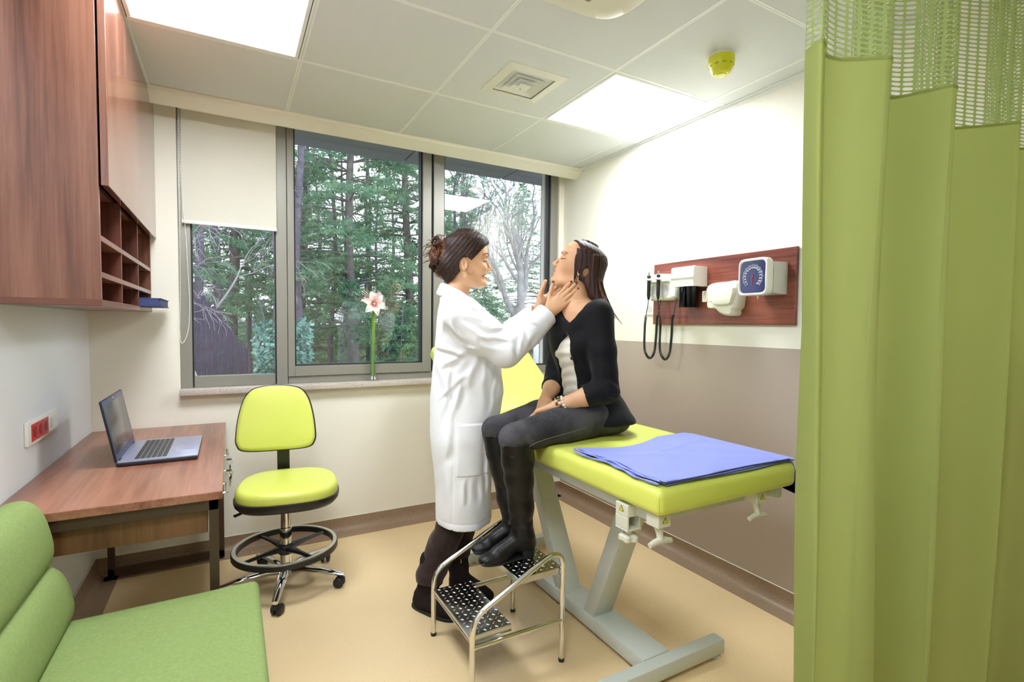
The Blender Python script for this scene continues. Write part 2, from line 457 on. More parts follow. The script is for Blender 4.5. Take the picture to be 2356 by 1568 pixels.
# ------------------------------------------------------------------ window
def window():
    yf, yb = 0.018, 0.085
    fr = MB()
    zt = WT
    # outer frame and mullions
    o = struct('window_1', MB().box((WX0, yf, WZ0), (WX0 + 0.056, yb, zt), 0.002, 1), M['frame'], 'grey aluminium window in three lights', smooth=False)
    def part(name, boxes, mat=M['frame'], bev=0.002):
        b = MB()
        for a, c in boxes: b.box(a, c, bev, 1)
        return obj(name, b, mat, o, smooth=False)
    part('mullion', [((0.866, yf - 0.004, WZ0), (0.926, yb, zt))])
    part('mullion', [((1.842, yf - 0.004, WZ0), (1.918, yb, zt))])
    part('jamb', [((WX1 - 0.062, yf, WZ0), (WX1, yb, zt))])
    # left fixed light
    part('bottom_rail', [((0.449, yf + 0.01, WZ0), (0.860, yb, 1.012))])
    part('glazing_bead', [((WX0 + 0.056, yf + 0.012, WZ0 + 0.005), (0.449, yb, zt)), ((0.860, yf + 0.012, WZ0 + 0.005), (0.866, yb, zt))], M['gasket'], 0)
    # middle opening sash
    part('bottom_rail', [((0.930, yf + 0.006, WZ0), (1.838, yb, 0.992))])
    part('sash', [((0.928, yf - 0.006, 0.994), (0.966, yb, zt)), ((1.764, yf - 0.006, 0.994), (1.826, yb, zt)), ((0.966, yf - 0.006, 0.994), (1.764, yb, 1.056))])
    part('glazing_bead', [((0.966, yf + 0.008, 1.056), (0.974, yb, zt)), ((1.756, yf + 0.008, 1.056), (1.764, yb, zt)), ((0.974, yf + 0.008, 1.056), (1.756, yb, 1.063)), ((1.826, yf + 0.01, WZ0), (1.842, yb, zt))], M['gasket'], 0)
    # right fixed light
    part('bottom_rail', [((1.918, yf + 0.01, WZ0), (WX1 - 0.062, yb, 1.012))])
    part('glazing_bead', [((1.918, yf + 0.014, 1.012), (1.928, yb, zt)), ((WX1 - 0.078, yf + 0.014, 1.012), (WX1 - 0.062, yb, zt)), ((1.928, yf + 0.014, 1.012), (WX1 - 0.078, yb, 1.02))], M['gasket'], 0)
    for x0, x1, z0 in ((0.447, 0.862, 1.010), (0.972, 1.758, 1.060), (1.926, WX1 - 0.076, 1.016)):
        obj('pane', MB().box((x0, 0.048, z0), (x1, 0.054, zt)), M['pane'], o, smooth=False)
    part('head', [((WX0, yf, zt - 0.05), (WX1, yb, zt))])
    s = MB().box((WX0 - 0.002, -0.055, WZ0 - 0.034), (W - 0.001, 0.09, WZ0), 0.003, 2)
    struct('window_sill', s, M['granite'], 'speckled stone window sill')
window()

def blind():
    t = thing('roller_blind', 'cream roller blind half lowered over the left window light', 'blind', (0.64, -0.02, 2.49))
    obj('roller', MB().tube([(0.40, -0.03, 2.465), (0.876, -0.03, 2.465)], 0.02, 14), M['trimw'], t)
    cl = MB(); n = 30
    rows = []
    for k in range(n + 1):
        z = 2.465 - (2.465 - 1.862) * k / n
        rows.append([(0.407 + 0.462 * i / 10, -0.012 - 0.002 * math.sin(i * 0.9) * k / n, z) for i in range(11)])
    cl.grid(rows)
    rows2 = [[(p[0], p[1] - 0.0012, p[2]) for p in r] for r in rows][::-1]
    cl.grid(rows2)
    obj('fabric', cl, M['blind'], t)
    obj('bottom_bar', MB().box((0.405, -0.017, 1.846), (0.871, -0.006, 1.866), 0.004, 2), M['white_pl'], t)
    c = MB()
    P = catmull([(0.397, -0.022, 2.45), (0.398, -0.024, 2.1), (0.397, -0.024, 1.75), (0.393, -0.024, 1.45), (0.389, -0.024, 1.26), (0.398, -0.024, 1.20), (0.425, -0.026, 1.26), (0.436, -0.026, 1.40), (0.430, -0.026, 1.6), (0.424, -0.026, 1.78), (0.412, -0.03, 1.95), (0.404, -0.026, 2.2), (0.402, -0.022, 2.45)], 26)
    L = 0; last = P[0]
    for p in P:
        if np.linalg.norm(p - last) >= 0.0062: c.ball(p, 0.0026, 6, 4); last = p
    c.tube(P[::3], 0.0009, 4)
    obj('pull_chain', c, M['white_pl'], t)
M['blind'] = simple('blind_cloth', rgb(214, 212, 200), 0.7, bump=(800, 0.15, 0.001), **{'Transmission Weight': 0.0})
blind()
# ------------------------------------------------------------------ wall cabinet, binder
def wall_cabinet():
    t = thing('wall_cabinet', 'walnut wall cabinet with pigeonholes above the desk', 'cabinet', (0.13, -0.6, 1.365))
    y0, y1, xf = -1.215, -0.004, 0.266
    z0, z1 = 1.366, H - 0.002
    obj('side_panel', MB().box((0.001, y0, z0 + 0.02), (xf - 0.002, y0 + 0.018, z1), 0.0008, 1), M['walnut_v'], t, smooth=False)
    obj('side_panel', MB().box((0.001, y1 - 0.018, z0 + 0.02), (xf - 0.002, y1, z1), 0.0008, 1), M['walnut_v'], t, smooth=False)
    b = MB().box((0.001, y0 - 0.001, z0), (xf, y1, z0 + 0.02), 0.0015, 1)
    obj('base_board', b, M['walnut_edge'], t, smooth=False)
    obj('back_panel', MB().box((0.001, y0 + 0.018, z0 + 0.02), (0.012, y1 - 0.018, z1)), M['walnut_in'], t, smooth=False)
    obj('top_board', MB().box((0.012, y0 + 0.018, z1 - 0.018), (xf - 0.002, y1 - 0.018, z1)), M['walnut_in'], t, smooth=False)
    ys = [y0 + 0.018, -0.832, -0.424, y1 - 0.018]
    for z, th in ((1.459, 0.018), (1.577, 0.018), (1.768, 0.018)):
        obj('shelf', MB().box((0.012, y0 + 0.018, z), (xf - 0.002 if z < 1.7 else xf - 0.03, y1 - 0.018, z + th), 0.0008, 1), M['walnut_shelf'], t, smooth=False)
    for y in ys[1:3]:
        for za, zb in ((z0 + 0.02, 1.459), (1.477, 1.577), (1.595, 1.768)):
            obj('divider', MB().box((0.012, y - 0.006, za), (xf - 0.003, y + 0.006, zb), 0.0008, 1), M['walnut_in'], t, smooth=False)
    obj('door', MB().box((xf + 0.004, y0 + 0.002, 1.752), (xf + 0.024, y1 - 0.004, z1 - 0.004), 0.0012, 2), M['walnut_door'], t, smooth=False)
M['walnut_door'] = wood('walnut_gloss_door', 2, rgb(88, 50, 40), rgb(114, 72, 58), rgb(138, 94, 78), 0.16, 1.0, 0.4)
M['walnut_shelf'] = wood('walnut_shelf', 1, rgb(104, 64, 54), rgb(128, 84, 74), rgb(140, 96, 86), 0.3)
wall_cabinet()
def binder():
    t = thing('box_file', 'navy blue box file lying in the lowest far pigeonhole', 'box file', (0.25, -0.32, 1.386))
    x0, x1, ya, yb, z0 = 0.06, 0.345, -0.405, -0.055, 1.3865
    b = MB(); b.box((x0, ya, z0), (x1, yb, z0 + 0.004), 0.001, 1); b.box((x0, ya, z0 + 0.035), (x1, yb, z0 + 0.039), 0.001, 1)
    b.box((x0, ya, z0 + 0.004), (x1 - 0.012, ya + 0.004, z0 + 0.035)); b.box((x0, yb - 0.004, z0 + 0.004), (x1 - 0.012, yb, z0 + 0.035))
    obj('cover', b, M['blue_box'], t, smooth=False)
    obj('body', MB().box((x0 + 0.005, ya + 0.006, z0 + 0.004), (x1 - 0.004, yb - 0.006, z0 + 0.035), 0.002, 1), M['blue_box'], t, smooth=False)
binder()

# ------------------------------------------------------------------ desk
def desk():
    t = thing('desk', 'walnut desk on a dark steel frame under the wall cabinet', 'desk', (0.3, -0.67, 0))
    y0, y1, xd, zt = -1.345, -0.006, 0.597, 0.75
    obj('desktop', MB().box((0.002, y0, zt - 0.028), (xd, y1, zt), 0.0025, 2), M['walnut_desk'], t, smooth=False)
    def oframe(y):
        b = MB(); w = 0.028; d = 0.024
        for x in (0.082, 0.556): b.box((x - (0.014 if x < 0.2 else 0), y, 0.012), (x + (0.014 if x < 0.2 else w), y + d, zt - 0.028), 0.001, 1)
        b.box((0.068, y, zt - 0.066), (0.584, y + d, zt - 0.028), 0.001, 1); b.box((0.068, y, 0.014), (0.584, y + d, 0.05), 0.001, 1)
        obj('steel_frame', b, M['dark_steel'], t, smooth=False)
        for x in (0.085, 0.57): obj('foot', MB().lathe([(0.012, 0.0), (0.014, 0.003), (0.014, 0.014)], (x, y + d / 2, 0), 12), M['black_pl'], t)
    oframe(-1.33); oframe(-0.05 - 0.04)
    b = MB().box((0.09, -1.30, zt - 0.15), (0.552, -1.284, zt - 0.029), 0.001, 1); obj('drawer_case', b, M['walnut_side'], t, smooth=False)
    b = MB().box((0.09, -0.12, zt - 0.15), (0.552, -0.104, zt - 0.029)); b.box((0.09, -1.284, zt - 0.15), (0.552, -0.12, zt - 0.138)); b.box((0.09, -1.284, zt - 0.138), (0.1, -0.12, zt - 0.029))
    b.box((0.11, -0.70, zt - 0.137), (0.552, -0.684, zt - 0.03))
    obj('drawer_case', b, M['walnut_side'], t, smooth=False)
    for ya, yb, hy in ((-1.300, -0.695, -1.02), (-0.689, -0.104, -0.40)):
        d = obj('drawer', MB().box((0.553, ya, zt - 0.15), (0.574, yb, zt - 0.031), 0.0015, 1), M['ivory'], t, smooth=False)
        hz = zt - 0.085
        P = [(0.574, hy - 0.064, hz), (0.600, hy - 0.064, hz), (0.607, hy - 0.056, hz), (0.607, hy + 0.056, hz), (0.600, hy + 0.064, hz), (0.574, hy + 0.064, hz)]
        obj('handle', MB().tube(P, 0.0055, 8, flat=0.8), M['satin'], d)
        ly = -0.80 if ya < -1 else -0.60
        obj('lock', MB().lathe([(0.011, 0), (0.011, 0.006), (0.008, 0.008), (0.008, 0.016), (0.003, 0.017)], (0.574, ly, hz + 0.012), 14, (1, 0, 0)), M['satin'], d)
M['walnut_desk'] = wood('walnut_desktop', 1, rgb(108, 64, 50), rgb(144, 94, 74), rgb(170, 118, 96), 0.30, 0.9, 0.2)
M['walnut_side'] = wood('walnut_drawer_side', 2, rgb(70, 42, 27), rgb(104, 66, 42), rgb(124, 84, 56), 0.4)
desk()
def keys():
    for ly, lab in ((-0.80, 'bunch of small black headed keys hanging in the nearer drawer lock'), (-0.60, 'black headed key in the farther drawer lock')):
        t = thing('key_set', lab, 'keys', (0.60, ly, 0.677), 'drawer keys')
        z = 0.677; x = 0.592
        def key(p, ang):
            d = np.array([0, math.sin(ang), -math.cos(ang)])
            k = MB().ball(np.array(p), (0.0035, 0.012, 0.012), 12, 8)
            o = obj('key_head', k, M['black_pl'], t)
            q = np.array(p) + d * 0.012
            obj('key_blade', MB().tube([q, q + d * 0.012, q + d * 0.024], [0.003, 0.0028, 0.0012], 6), M['satin'], t)
        obj('key_blade', MB().tube([(x, ly, z), (x + 0.013, ly, z)], 0.0026, 6), M['satin'], t)
        obj('key_head', MB().ball((x + 0.022, ly, z), (0.012, 0.012, 0.004), 12, 8), M['black_pl'], t)
        obj('ring', MB().tube(arc((x + 0.024, ly, z - 0.013), 0.012, 0, 2 * PI, 16, (1, 0, 0), (0, 0, 1))[:-1], 0.0012, 6, closed=True), M['satin'], t)
        key((x + 0.026, ly + 0.001, z - 0.037), 0.1)
        if ly < -0.7: key((x + 0.030, ly + 0.012, z - 0.030), 0.5)
keys()

def laptop():
    t = thing('laptop', 'open silver grey laptop on the desk', 'laptop', (0.36, -0.63, 0.75))
    x0, x1, ya, yb = 0.232, 0.503, -0.852, -0.432
    z = 0.7515
    b = MB(); b.box((x0, ya, z), (x1, yb, z + 0.013), 0.004, 2); obj('base', b, M['laptop_dark'], t)
    obj('deck', MB().box((x0 + 0.004, ya + 0.002, z + 0.0125), (x1, yb - 0.002, z + 0.0185), 0.002, 2), M['laptop_silver'], t)
    k = MB(); ky0, ky1 = ya + 0.03, yb - 0.03
    for r in range(6):
        xa = x0 + 0.055 + r * 0.0182; n = 17 if r else 18
        for i in range(n):
            w = (ky1 - ky0) / n; ga = ky0 + i * w
            k.box((xa, ga + 0.0012, z + 0.018), (xa + 0.0152, ga + w - 0.0012, z + 0.0202), 0.0006, 1)
    obj('keyboard', k, M['black_pl'], t, smooth=False)
    obj('touchpad', MB().box((x1 - 0.085, -0.74, z + 0.0184), (x1 - 0.022, -0.63, z + 0.0189), 0.0002, 1), M['laptop_pad'], t, smooth=False)
    pr = MB()
    for i, w in enumerate((0.018, 0.012, 0.012, 0.008)): pr.box((x0 + 0.08 + i * 0.03, ya - 0.0003, z + 0.004), (x0 + 0.08 + i * 0.03 + w, ya + 0.003, z + 0.010))
    obj('ports', pr, M['black_pl'], t, smooth=False)
    # lid leaning back from the hinge
    a = 0.185; L = 0.246
    hx, hz = x0 + 0.006, z + 0.016
    R = rot_axis((0, 1, 0), -a)
    def lid(name, a0, a1, mat, bev=0.002):
        q = MB().box(a0, a1, bev, 2, R, (hx, 0, hz)); return obj(name, q, mat, t)
    l = lid('lid', (hx - 0.009, ya + 0.002, hz), (hx - 0.0005, yb - 0.002, hz + L), M['laptop_dark'], 0.003)
    l2 = lid('bezel', (hx - 0.001, ya + 0.004, hz + 0.004), (hx + 0.0005, yb - 0.004, hz + L - 0.002), M['laptop_bezel'], 0.0005)
    lid('screen', (hx, ya + 0.02, hz + 0.03), (hx + 0.0012, yb - 0.02, hz + L - 0.022), M['screen'], 0.0002)
    lid('webcam', (hx, -0.645, hz + L - 0.014), (hx + 0.0013, -0.637, hz + L - 0.008), M['white_pl'], 0.0003)
    for y in (ya + 0.05, yb - 0.05): obj('hinge', MB().tube([(hx, y - 0.02, hz), (hx, y + 0.02, hz)], 0.0055, 10), M['black_pl'], t)
M['laptop_dark'] = simple('laptop_black', rgb(30, 32, 44), 0.3)
M['laptop_bezel'] = simple('laptop_bezel', rgb(64, 68, 96), 0.35)
M['laptop_silver'] = simple('laptop_silver', rgb(160, 164, 188), 0.3, 0.4)
M['laptop_pad'] = simple('laptop_pad', rgb(170, 175, 205), 0.25, 0.3)
M['screen'] = simple('screen_off', rgb(70, 68, 70), 0.22, spec=0.7)
laptop()

def socket():
    t = thing('power_socket', 'long white wall socket strip with three red outlets above the desk', 'power socket', (0, -0.79, 0.92))
    ya, yb, za, zb = -0.962, -0.612, 0.877, 0.962
    obj('plate', MB().box((0.0005, ya, za), (0.012, yb, zb), 0.003, 2), M['white_pl'], t)
    w = 0.062
    for i in range(3):
        c = -0.90 + i * w
        o = obj('outlet', MB().box((0.010, c - w / 2, 0.889), (0.0145, c + w / 2 - 0.001, 0.950), 0.001, 1), M['red_pl'], t, smooth=False)
        obj('well', MB().lathe([(0.021, 0), (0.021, 0.0005), (0.019, 0.0005), (0.018, -0.008 + 0.0088), (0.0, 0.0008)], (0.0145, c, 0.92), 20, (1, 0, 0)), M['red_dark'], o)
    c = -0.90 + 3 * w
    o = obj('outlet', MB().box((0.010, c - w / 2, 0.889), (0.0145, c + w / 2 - 0.001, 0.950), 0.001, 1), M['white_pl'], t, smooth=False)
    obj('well', MB().lathe([(0.021, 0), (0.021, 0.001), (0.018, 0.001), (0.0, 0.0006)], (0.0145, c, 0.92), 20, (1, 0, 0)), M['grey_pl'], o)
    for z in (0.890, 0.921): obj('data_port', MB().box((0.010, c + w / 2 + 0.003, z), (0.015, c + w / 2 + 0.05, z + 0.027), 0.001, 1), M['white_pl'], t, smooth=False)
M['red_dark'] = simple('red_recess', rgb(150, 20, 30), 0.5)
M['grey_pl'] = simple('pale_grey_plastic', rgb(205, 205, 205), 0.4)
socket()

# ------------------------------------------------------------------ cushions
def superell(n, a, b, e=3.0, ta=0.0):
    out = []
    for t in np.linspace(0, 2 * PI, n, endpoint=False):
        c, s = math.cos(t), math.sin(t)
        x = a * math.copysign(abs(c) ** (2 / e), c); y = b * math.copysign(abs(s) ** (2 / e), s)
        out.append((x * (1 - ta * y / b), y))
    return np.array(out)
def pad(outline, prof, frame, mb=None):
    """outline (N,2); prof list of (scale_inset, height); frame = (origin, u, v, w)"""
    mb = mb or MB(); o, u, v, w = [np.array(q, float) for q in frame]
    n = len(outline); vs = []; fs = []
    c = outline.mean(0)
    for ins, h in prof:
        for p in outline:
            d = p - c; L = np.linalg.norm(d); q = c + d * max(0.0, (L - ins) / L)
            vs.append(o + u * q[0] + v * q[1] + w * h)
    for i in range(len(prof) - 1):
        for k in range(n):
            k2 = (k + 1) % n; fs.append((i * n + k, i * n + k2, (i + 1) * n + k2, (i + 1) * n + k))
    fs.append(tuple(range(n))[::-1]); fs.append(tuple((len(prof) - 1) * n + k for k in range(n)))
    return mb.add(vs, fs)
def soft(th, r, k=7, dome=0.0, half=False):
    """profile of a soft cushion edge"""
    pr = []
    if not half:
        for a in np.linspace(-PI / 2, 0, k): pr.append((r - r * math.cos(a), r + r * math.sin(a)))
    else: pr.append((0, 0))
    for a in np.linspace(0, PI / 2, k): pr.append((r - r * math.cos(a), th - r + r * math.sin(a)))
    for i, s in enumerate((0.05, 0.1, 0.15)):
        pr.append((r + s, th + dome * (1 - (1 - (i + 1) / 3) ** 2)))
    return pr

def swivel_chair():
    cx, cy = 0.858, -0.56
    t = thing('swivel_chair', 'lime vinyl swivel stool chair with foot ring on chrome castor base', 'chair', (cx, cy, 0))
    a0 = math.radians(-8)
    U = np.array([math.cos(a0), math.sin(a0), 0]); V = np.array([-math.sin(a0), math.cos(a0), 0]); Z = np.array([0, 0, 1.0])
    so = np.array([cx + 0.012, cy - 0.02, 0.465])
    out = superell(56, 0.228, 0.225, 2.7, 0.06)
    obj('seat_cushion', pad(out, soft(0.078, 0.03, 7, 0.004), (so, U, V, Z)), M['lime'], t, 1.2)
    out2 = superell(56, 0.234, 0.231, 2.7, 0.06)
    obj('seat_shell', pad(out2, [(0.06, -0.03), (0.02, -0.022), (0.004, -0.004), (0, 0.012), (0, 0.022), (0.006, 0.024)], (so, U, V, Z)), M['black_pl'], t, 1.0)
    # backrest, facing the camera and slightly reclined
    ra = math.radians(9)
    Fb = -V * math.cos(ra) + Z * math.sin(ra)            # faces the room
    Ub = U; Vb = np.cross(Fb, Ub); Vb = Vb / np.linalg.norm(Vb)
    if Vb[2] < 0: Vb = -Vb
    ob = np.array([cx - 0.022, cy + 0.20, 0.818])
    pts = [(-0.150, -0.166), (0.0, -0.172), (0.150, -0.166), (0.188, -0.130), (0.190, -0.07), (0.178, 0.02), (0.155, 0.10), (0.118, 0.148), (0.06, 0.166), (0.0, 0.170), (-0.06, 0.166), (-0.118, 0.148), (-0.155, 0.10), (-0.178, 0.02), (-0.190, -0.07), (-0.188, -0.130)]
    o2 = catmull(pts, 5, True)
    obj('backrest_cushion', pad(o2 * 0.975, [(0, 0), (0, 0.012)] + [(r_, h + 0.012) for r_, h in soft(0.04, 0.022, 6, 0.006, True)[1:]], (ob, Ub, Vb, Fb)), M['lime'], t, 1.2)
    obj('backrest_shell', pad(o2 * 1.012, [(0.05, -0.026), (0.012, -0.02), (0, -0.006), (0, 0.008), (0.004, 0.010)], (ob, Ub, Vb, Fb)), M['black_pl'], t, 1.0)
    bar = []
    for p in ((0.0, 0.05, 0.445), (0.0, 0.19, 0.445), (0.0, 0.232, 0.46), (0.0, 0.245, 0.52), (0.0, 0.238, 0.62), (0.0, 0.24, 0.74)):
        bar.append(np.array([cx - 0.022, cy, 0]) + U * p[0] + V * p[1] + Z * p[2])
    b = MB(); P = catmull(bar, 6)
    L = [p - U * 0.031 for p in P]; R = [p + U * 0.031 for p in P]
    b2 = MB().tube(P, 0.031, 4, flat=1.0)
    fl = MB()
    for k, p in enumerate(P):
        pass
    T = np.gradient(P, axis=0); vs = []; fs = []
    for p, tt in zip(P, T):
        tt = tt / np.linalg.norm(tt); nn = np.cross(tt, U)
        for su, sn in ((-1, -1), (1, -1), (1, 1), (-1, 1)): vs.append(p + U * 0.03 * su + nn * 0.011 * sn)
    for i in range(len(P) - 1):
        for k in range(4): fs.append((i * 4 + k, i * 4 + (k + 1) % 4, (i + 1) * 4 + (k + 1) % 4, (i + 1) * 4 + k))
    fs += [(0, 1, 2, 3), tuple(len(vs) - 4 + k for k in range(4))[::-1]]
    obj('back_stem', MB().add(vs, fs), M['black_pl'], t, 0.5)
    obj('lever', MB().tube([(cx - 0.08, cy - 0.05, 0.44), (cx - 0.18, cy - 0.10, 0.437), (cx - 0.225, cy - 0.125, 0.432)], [0.006, 0.007, 0.011], 8, flat=0.6), M['black_pl'], t)
    obj('mechanism', MB().lathe([(0.10, 0.442), (0.06, 0.428), (0.034, 0.41), (0.03, 0.395)], (cx, cy, 0), 24), M['black_pl'], t)
    obj('column', MB().lathe([(0.024, 0.40), (0.024, 0.30), (0.028, 0.297), (0.028, 0.11), (0.03, 0.10), (0.03, 0.07)], (cx, cy, 0), 24), M['chrome'], t)
    # foot ring
    rz, rr = 0.196, 0.232
    prof = []
    for a in np.linspace(0, 2 * PI, 72, endpoint=False):
        prof.append((cx + rr * math.cos(a), cy + rr * math.sin(a), rz))
    q = MB()
    vs = []; fs = []; sec = [(-0.013, -0.014), (0.013, -0.014), (0.013, 0.010), (0.009, 0.0135), (-0.009, 0.0135), (-0.013, 0.010)]
    for a in np.linspace(0, 2 * PI, 72, endpoint=False):
        for (dr, dz) in sec: vs.append((cx + (rr + dr) * math.cos(a), cy + (rr + dr) * math.sin(a), rz + dz))
    m = len(sec)
    for i in range(72):
        j = (i + 1) % 72
        for k in range(m): fs.append((i * m + k, i * m + (k + 1) % m, j * m + (k + 1) % m, j * m + k))
    ring = obj('foot_ring', q.add(vs, fs), M['black_pl'], t, 0.5)
    top = []
    for a in np.linspace(0, 2 * PI, 72, endpoint=False):
        for dr, dz in ((-0.0095, 0.0130), (0.0095, 0.0130), (0.0085, 0.0155), (-0.0085, 0.0155)): top.append((cx + (rr + dr) * math.cos(a), cy + (rr + dr) * math.sin(a), rz + dz))
    fs = []
    for i in range(72):
        j = (i + 1) % 72
        for k in range(4): fs.append((i * 4 + k, i * 4 + (k + 1) % 4, j * 4 + (k + 1) % 4, j * 4 + k))
    obj('metal_tread', MB().add(top, fs), M['satin'], ring, 0.5)
    sp = MB()
    for k in range(4):
        a = math.radians(28 + 90 * k); d = np.array([math.cos(a), math.sin(a), 0])
        c = np.array([cx, cy, rz])
        sp.tube([c + d * 0.02 - Z * 0.005, c + d * 0.06 - Z * 0.002, c + d * 0.12, c + d * (rr - 0.008)], [0.03, 0.022, 0.014, 0.011], 8, flat=0.6)
    sp.lathe([(0.034, rz - 0.03), (0.04, rz - 0.01), (0.04, rz + 0.012), (0.032, rz + 0.02), (0.028, rz + 0.02)], (cx, cy, 0), 24)
    obj('ring_spider', sp, M['black_pl'], t, 0.8)
    # five star base
    R0 = 0.285
    hub = MB().lathe([(0.0, 0.045), (0.034, 0.048), (0.04, 0.06), (0.04, 0.085), (0.034, 0.10), (0.029, 0.105)], (cx, cy, 0), 24)
    obj('base_hub', hub, M['chrome'], t)
    for k in range(5):
        a = math.radians(-104 + 72 * k); d = np.array([math.cos(a), math.sin(a), 0])
        c = np.array([cx, cy, 0])
        arm = MB().tube([c + d * 0.03 + Z * 0.078, c + d * 0.09 + Z * 0.086, c + d * 0.18 + Z * 0.082, c + d * 0.27 + Z * 0.068, c + d * (R0 + 0.012) + Z * 0.066], [0.024, 0.023, 0.020, 0.017, 0.014], 12, flat=0.62)
        obj('base_arm', arm, M['chrome'], t)
        e = c + d * R0; ca = a + 1.1 + 0.5 * k; w = np.array([math.cos(ca), math.sin(ca), 0]); s = np.array([-w[1], w[0], 0])
        wc = e + s * 0.014
        cast = MB()
        for sg in (-1, 1): cast.lathe([(0.004, 0.006), (0.022, 0.006), (0.0255, 0.009), (0.0255, 0.018), (0.022, 0.022), (0.010, 0.024), (0.0, 0.024)], wc + Z * 0.0258, 20, w * sg)
        o = obj('castor', cast, M['black_pl'], t)
        hood = MB().tube([wc + Z * 0.0258 - s * 0.022 + Z * 0.004, wc + Z * 0.043 - s * 0.014, e + Z * 0.054], [0.010, 0.016, 0.012], 10)
        hood.lathe([(0.008, 0.05), (0.008, 0.07)], (e[0], e[1], 0), 10)
        obj('castor_hood', hood, M['black_pl'], o)
swivel_chair()

def armless_chair():
    t = thing('visitor_chair', 'armless green fabric visitor chair with rolled back in the foreground', 'chair', (0.42, -1.65, 0))
    ya, yb = -1.955, -1.362
    # seat
    b = MB().box((0.185, ya, 0.345), (0.702, yb, 0.432), 0.022, 5)
    for i, p in enumerate(b.v):
        x, y, z = p
        if z > 0.40: b.v[i] = (x, y, z + 0.008 * math.sin(PI * (x - 0.185) / 0.517) * math.sin(PI * (y - ya) / (yb - ya)) - 0.006 * max(0, (0.30 - x) / 0.12))
    obj('seat_cushion', b, M['green_fab'], t, 1.2)
    # stacked bolsters of the back: rounded rolls running along the wall
    def roll(name, c, a, bb, tilt):
        prof = []
        for q in np.linspace(0, 2 * PI, 40, endpoint=False):
            x = a * math.copysign(abs(math.cos(q)) ** 0.8, math.cos(q)); z = bb * math.copysign(abs(math.sin(q)) ** 0.75, math.sin(q))
            prof.append((c[0] + x * math.cos(tilt) - z * math.sin(tilt), c[1] + x * math.sin(tilt) + z * math.cos(tilt)))
        prof = np.array(prof); cc = prof.mean(0); vs = []; fs = []; n = len(prof)
        sec = []
        for q in np.linspace(0, PI / 2, 6): sec.append((ya + 0.02 - 0.02 * math.sin(PI / 2 - q + 0) + 0.0, 1 - 0.28 * (1 - math.sin(q))))
        ys = [(ya + 0.024 * (1 - math.sin(q)), 1 - 0.022 / bb * (1 - math.cos(PI / 2 - q)) * 1.0) for q in np.linspace(0, PI / 2, 6)]
        ys += [(yb - 0.024 * (1 - math.sin(q)), 1 - 0.022 / bb * (1 - math.cos(PI / 2 - q))) for q in np.linspace(PI / 2, 0, 6)]
        for y, s in ys:
            for p in prof: r = cc + (p - cc) * s; vs.append((r[0], y, r[1]))
        for i in range(len(ys) - 1):
            for k in range(n): k2 = (k + 1) % n; fs.append((i * n + k, i * n + k2, (i + 1) * n + k2, (i + 1) * n + k))
        fs.append(tuple(range(n))[::-1]); fs.append(tuple((len(ys) - 1) * n + k for k in range(n)))
        obj(name, MB().add(vs, fs), M['green_fab'], t, 1.3)
    roll('back_bolster', (0.142, 0.498), 0.062, 0.100, 0.20)
    roll('back_bolster', (0.098, 0.690), 0.062, 0.112, 0.20)
    fr = MB()
    for y in (ya + 0.05, yb - 0.05):
        fr.tube([(0.68, y, 0.006), (0.66, y, 0.33), (0.22, y, 0.335), (0.14, y, 0.006)], 0.011, 10)
    fr.tube([(0.60, ya + 0.05, 0.335), (0.60, yb - 0.05, 0.335)], 0.011, 8); fr.tube([(0.26, ya + 0.05, 0.335), (0.26, yb - 0.05, 0.335)], 0.011, 8)
    obj('leg_frame', fr, M['dark_steel'], t)
armless_chair()

# ------------------------------------------------------------------ examination couch
CX0, CX1, CY0, CY1, CZ0, CZ1 = 1.733, 2.415, -2.212, -0.735, 0.745, 0.832
def warning(name, c, u, v, s, parent):
    c = np.array(c, float); u = np.array(u, float); v = np.array(v, float); w = np.cross(u, v)
    def tri(r, off): return [c + w * off + u * (r * math.sin(a)) + v * (r * math.cos(a)) for a in (0, 2 * PI / 3, 4 * PI / 3)]
    b = MB()
    for r, off, mi in ((s, 0.0006, 0), (s * 0.72, 0.0012, 1)):
        b.cur = mi; A = tri(r, 0.0); B_ = tri(r, off); b.add(A + B_, [(0, 1, 2), (3, 4, 5), (0, 3, 4, 1), (1, 4, 5, 2), (2, 5, 3, 0)])
    b.cur = 0
    def q(u0, u1, v0, v1):
        P = [c + w * 0.0016 + u * a + v * d for a, d in ((u0, v0), (u1, v0), (u1, v1), (u0, v1))]; b.add(P, [(0, 1, 2, 3)])
    q(-s * 0.07, s * 0.07, -s * 0.02, s * 0.42); q(-s * 0.07, s * 0.07, -s * 0.24, -s * 0.10)
    obj(name, b, [M['black_ink'], M['yellow_sign']], parent, smooth=False)
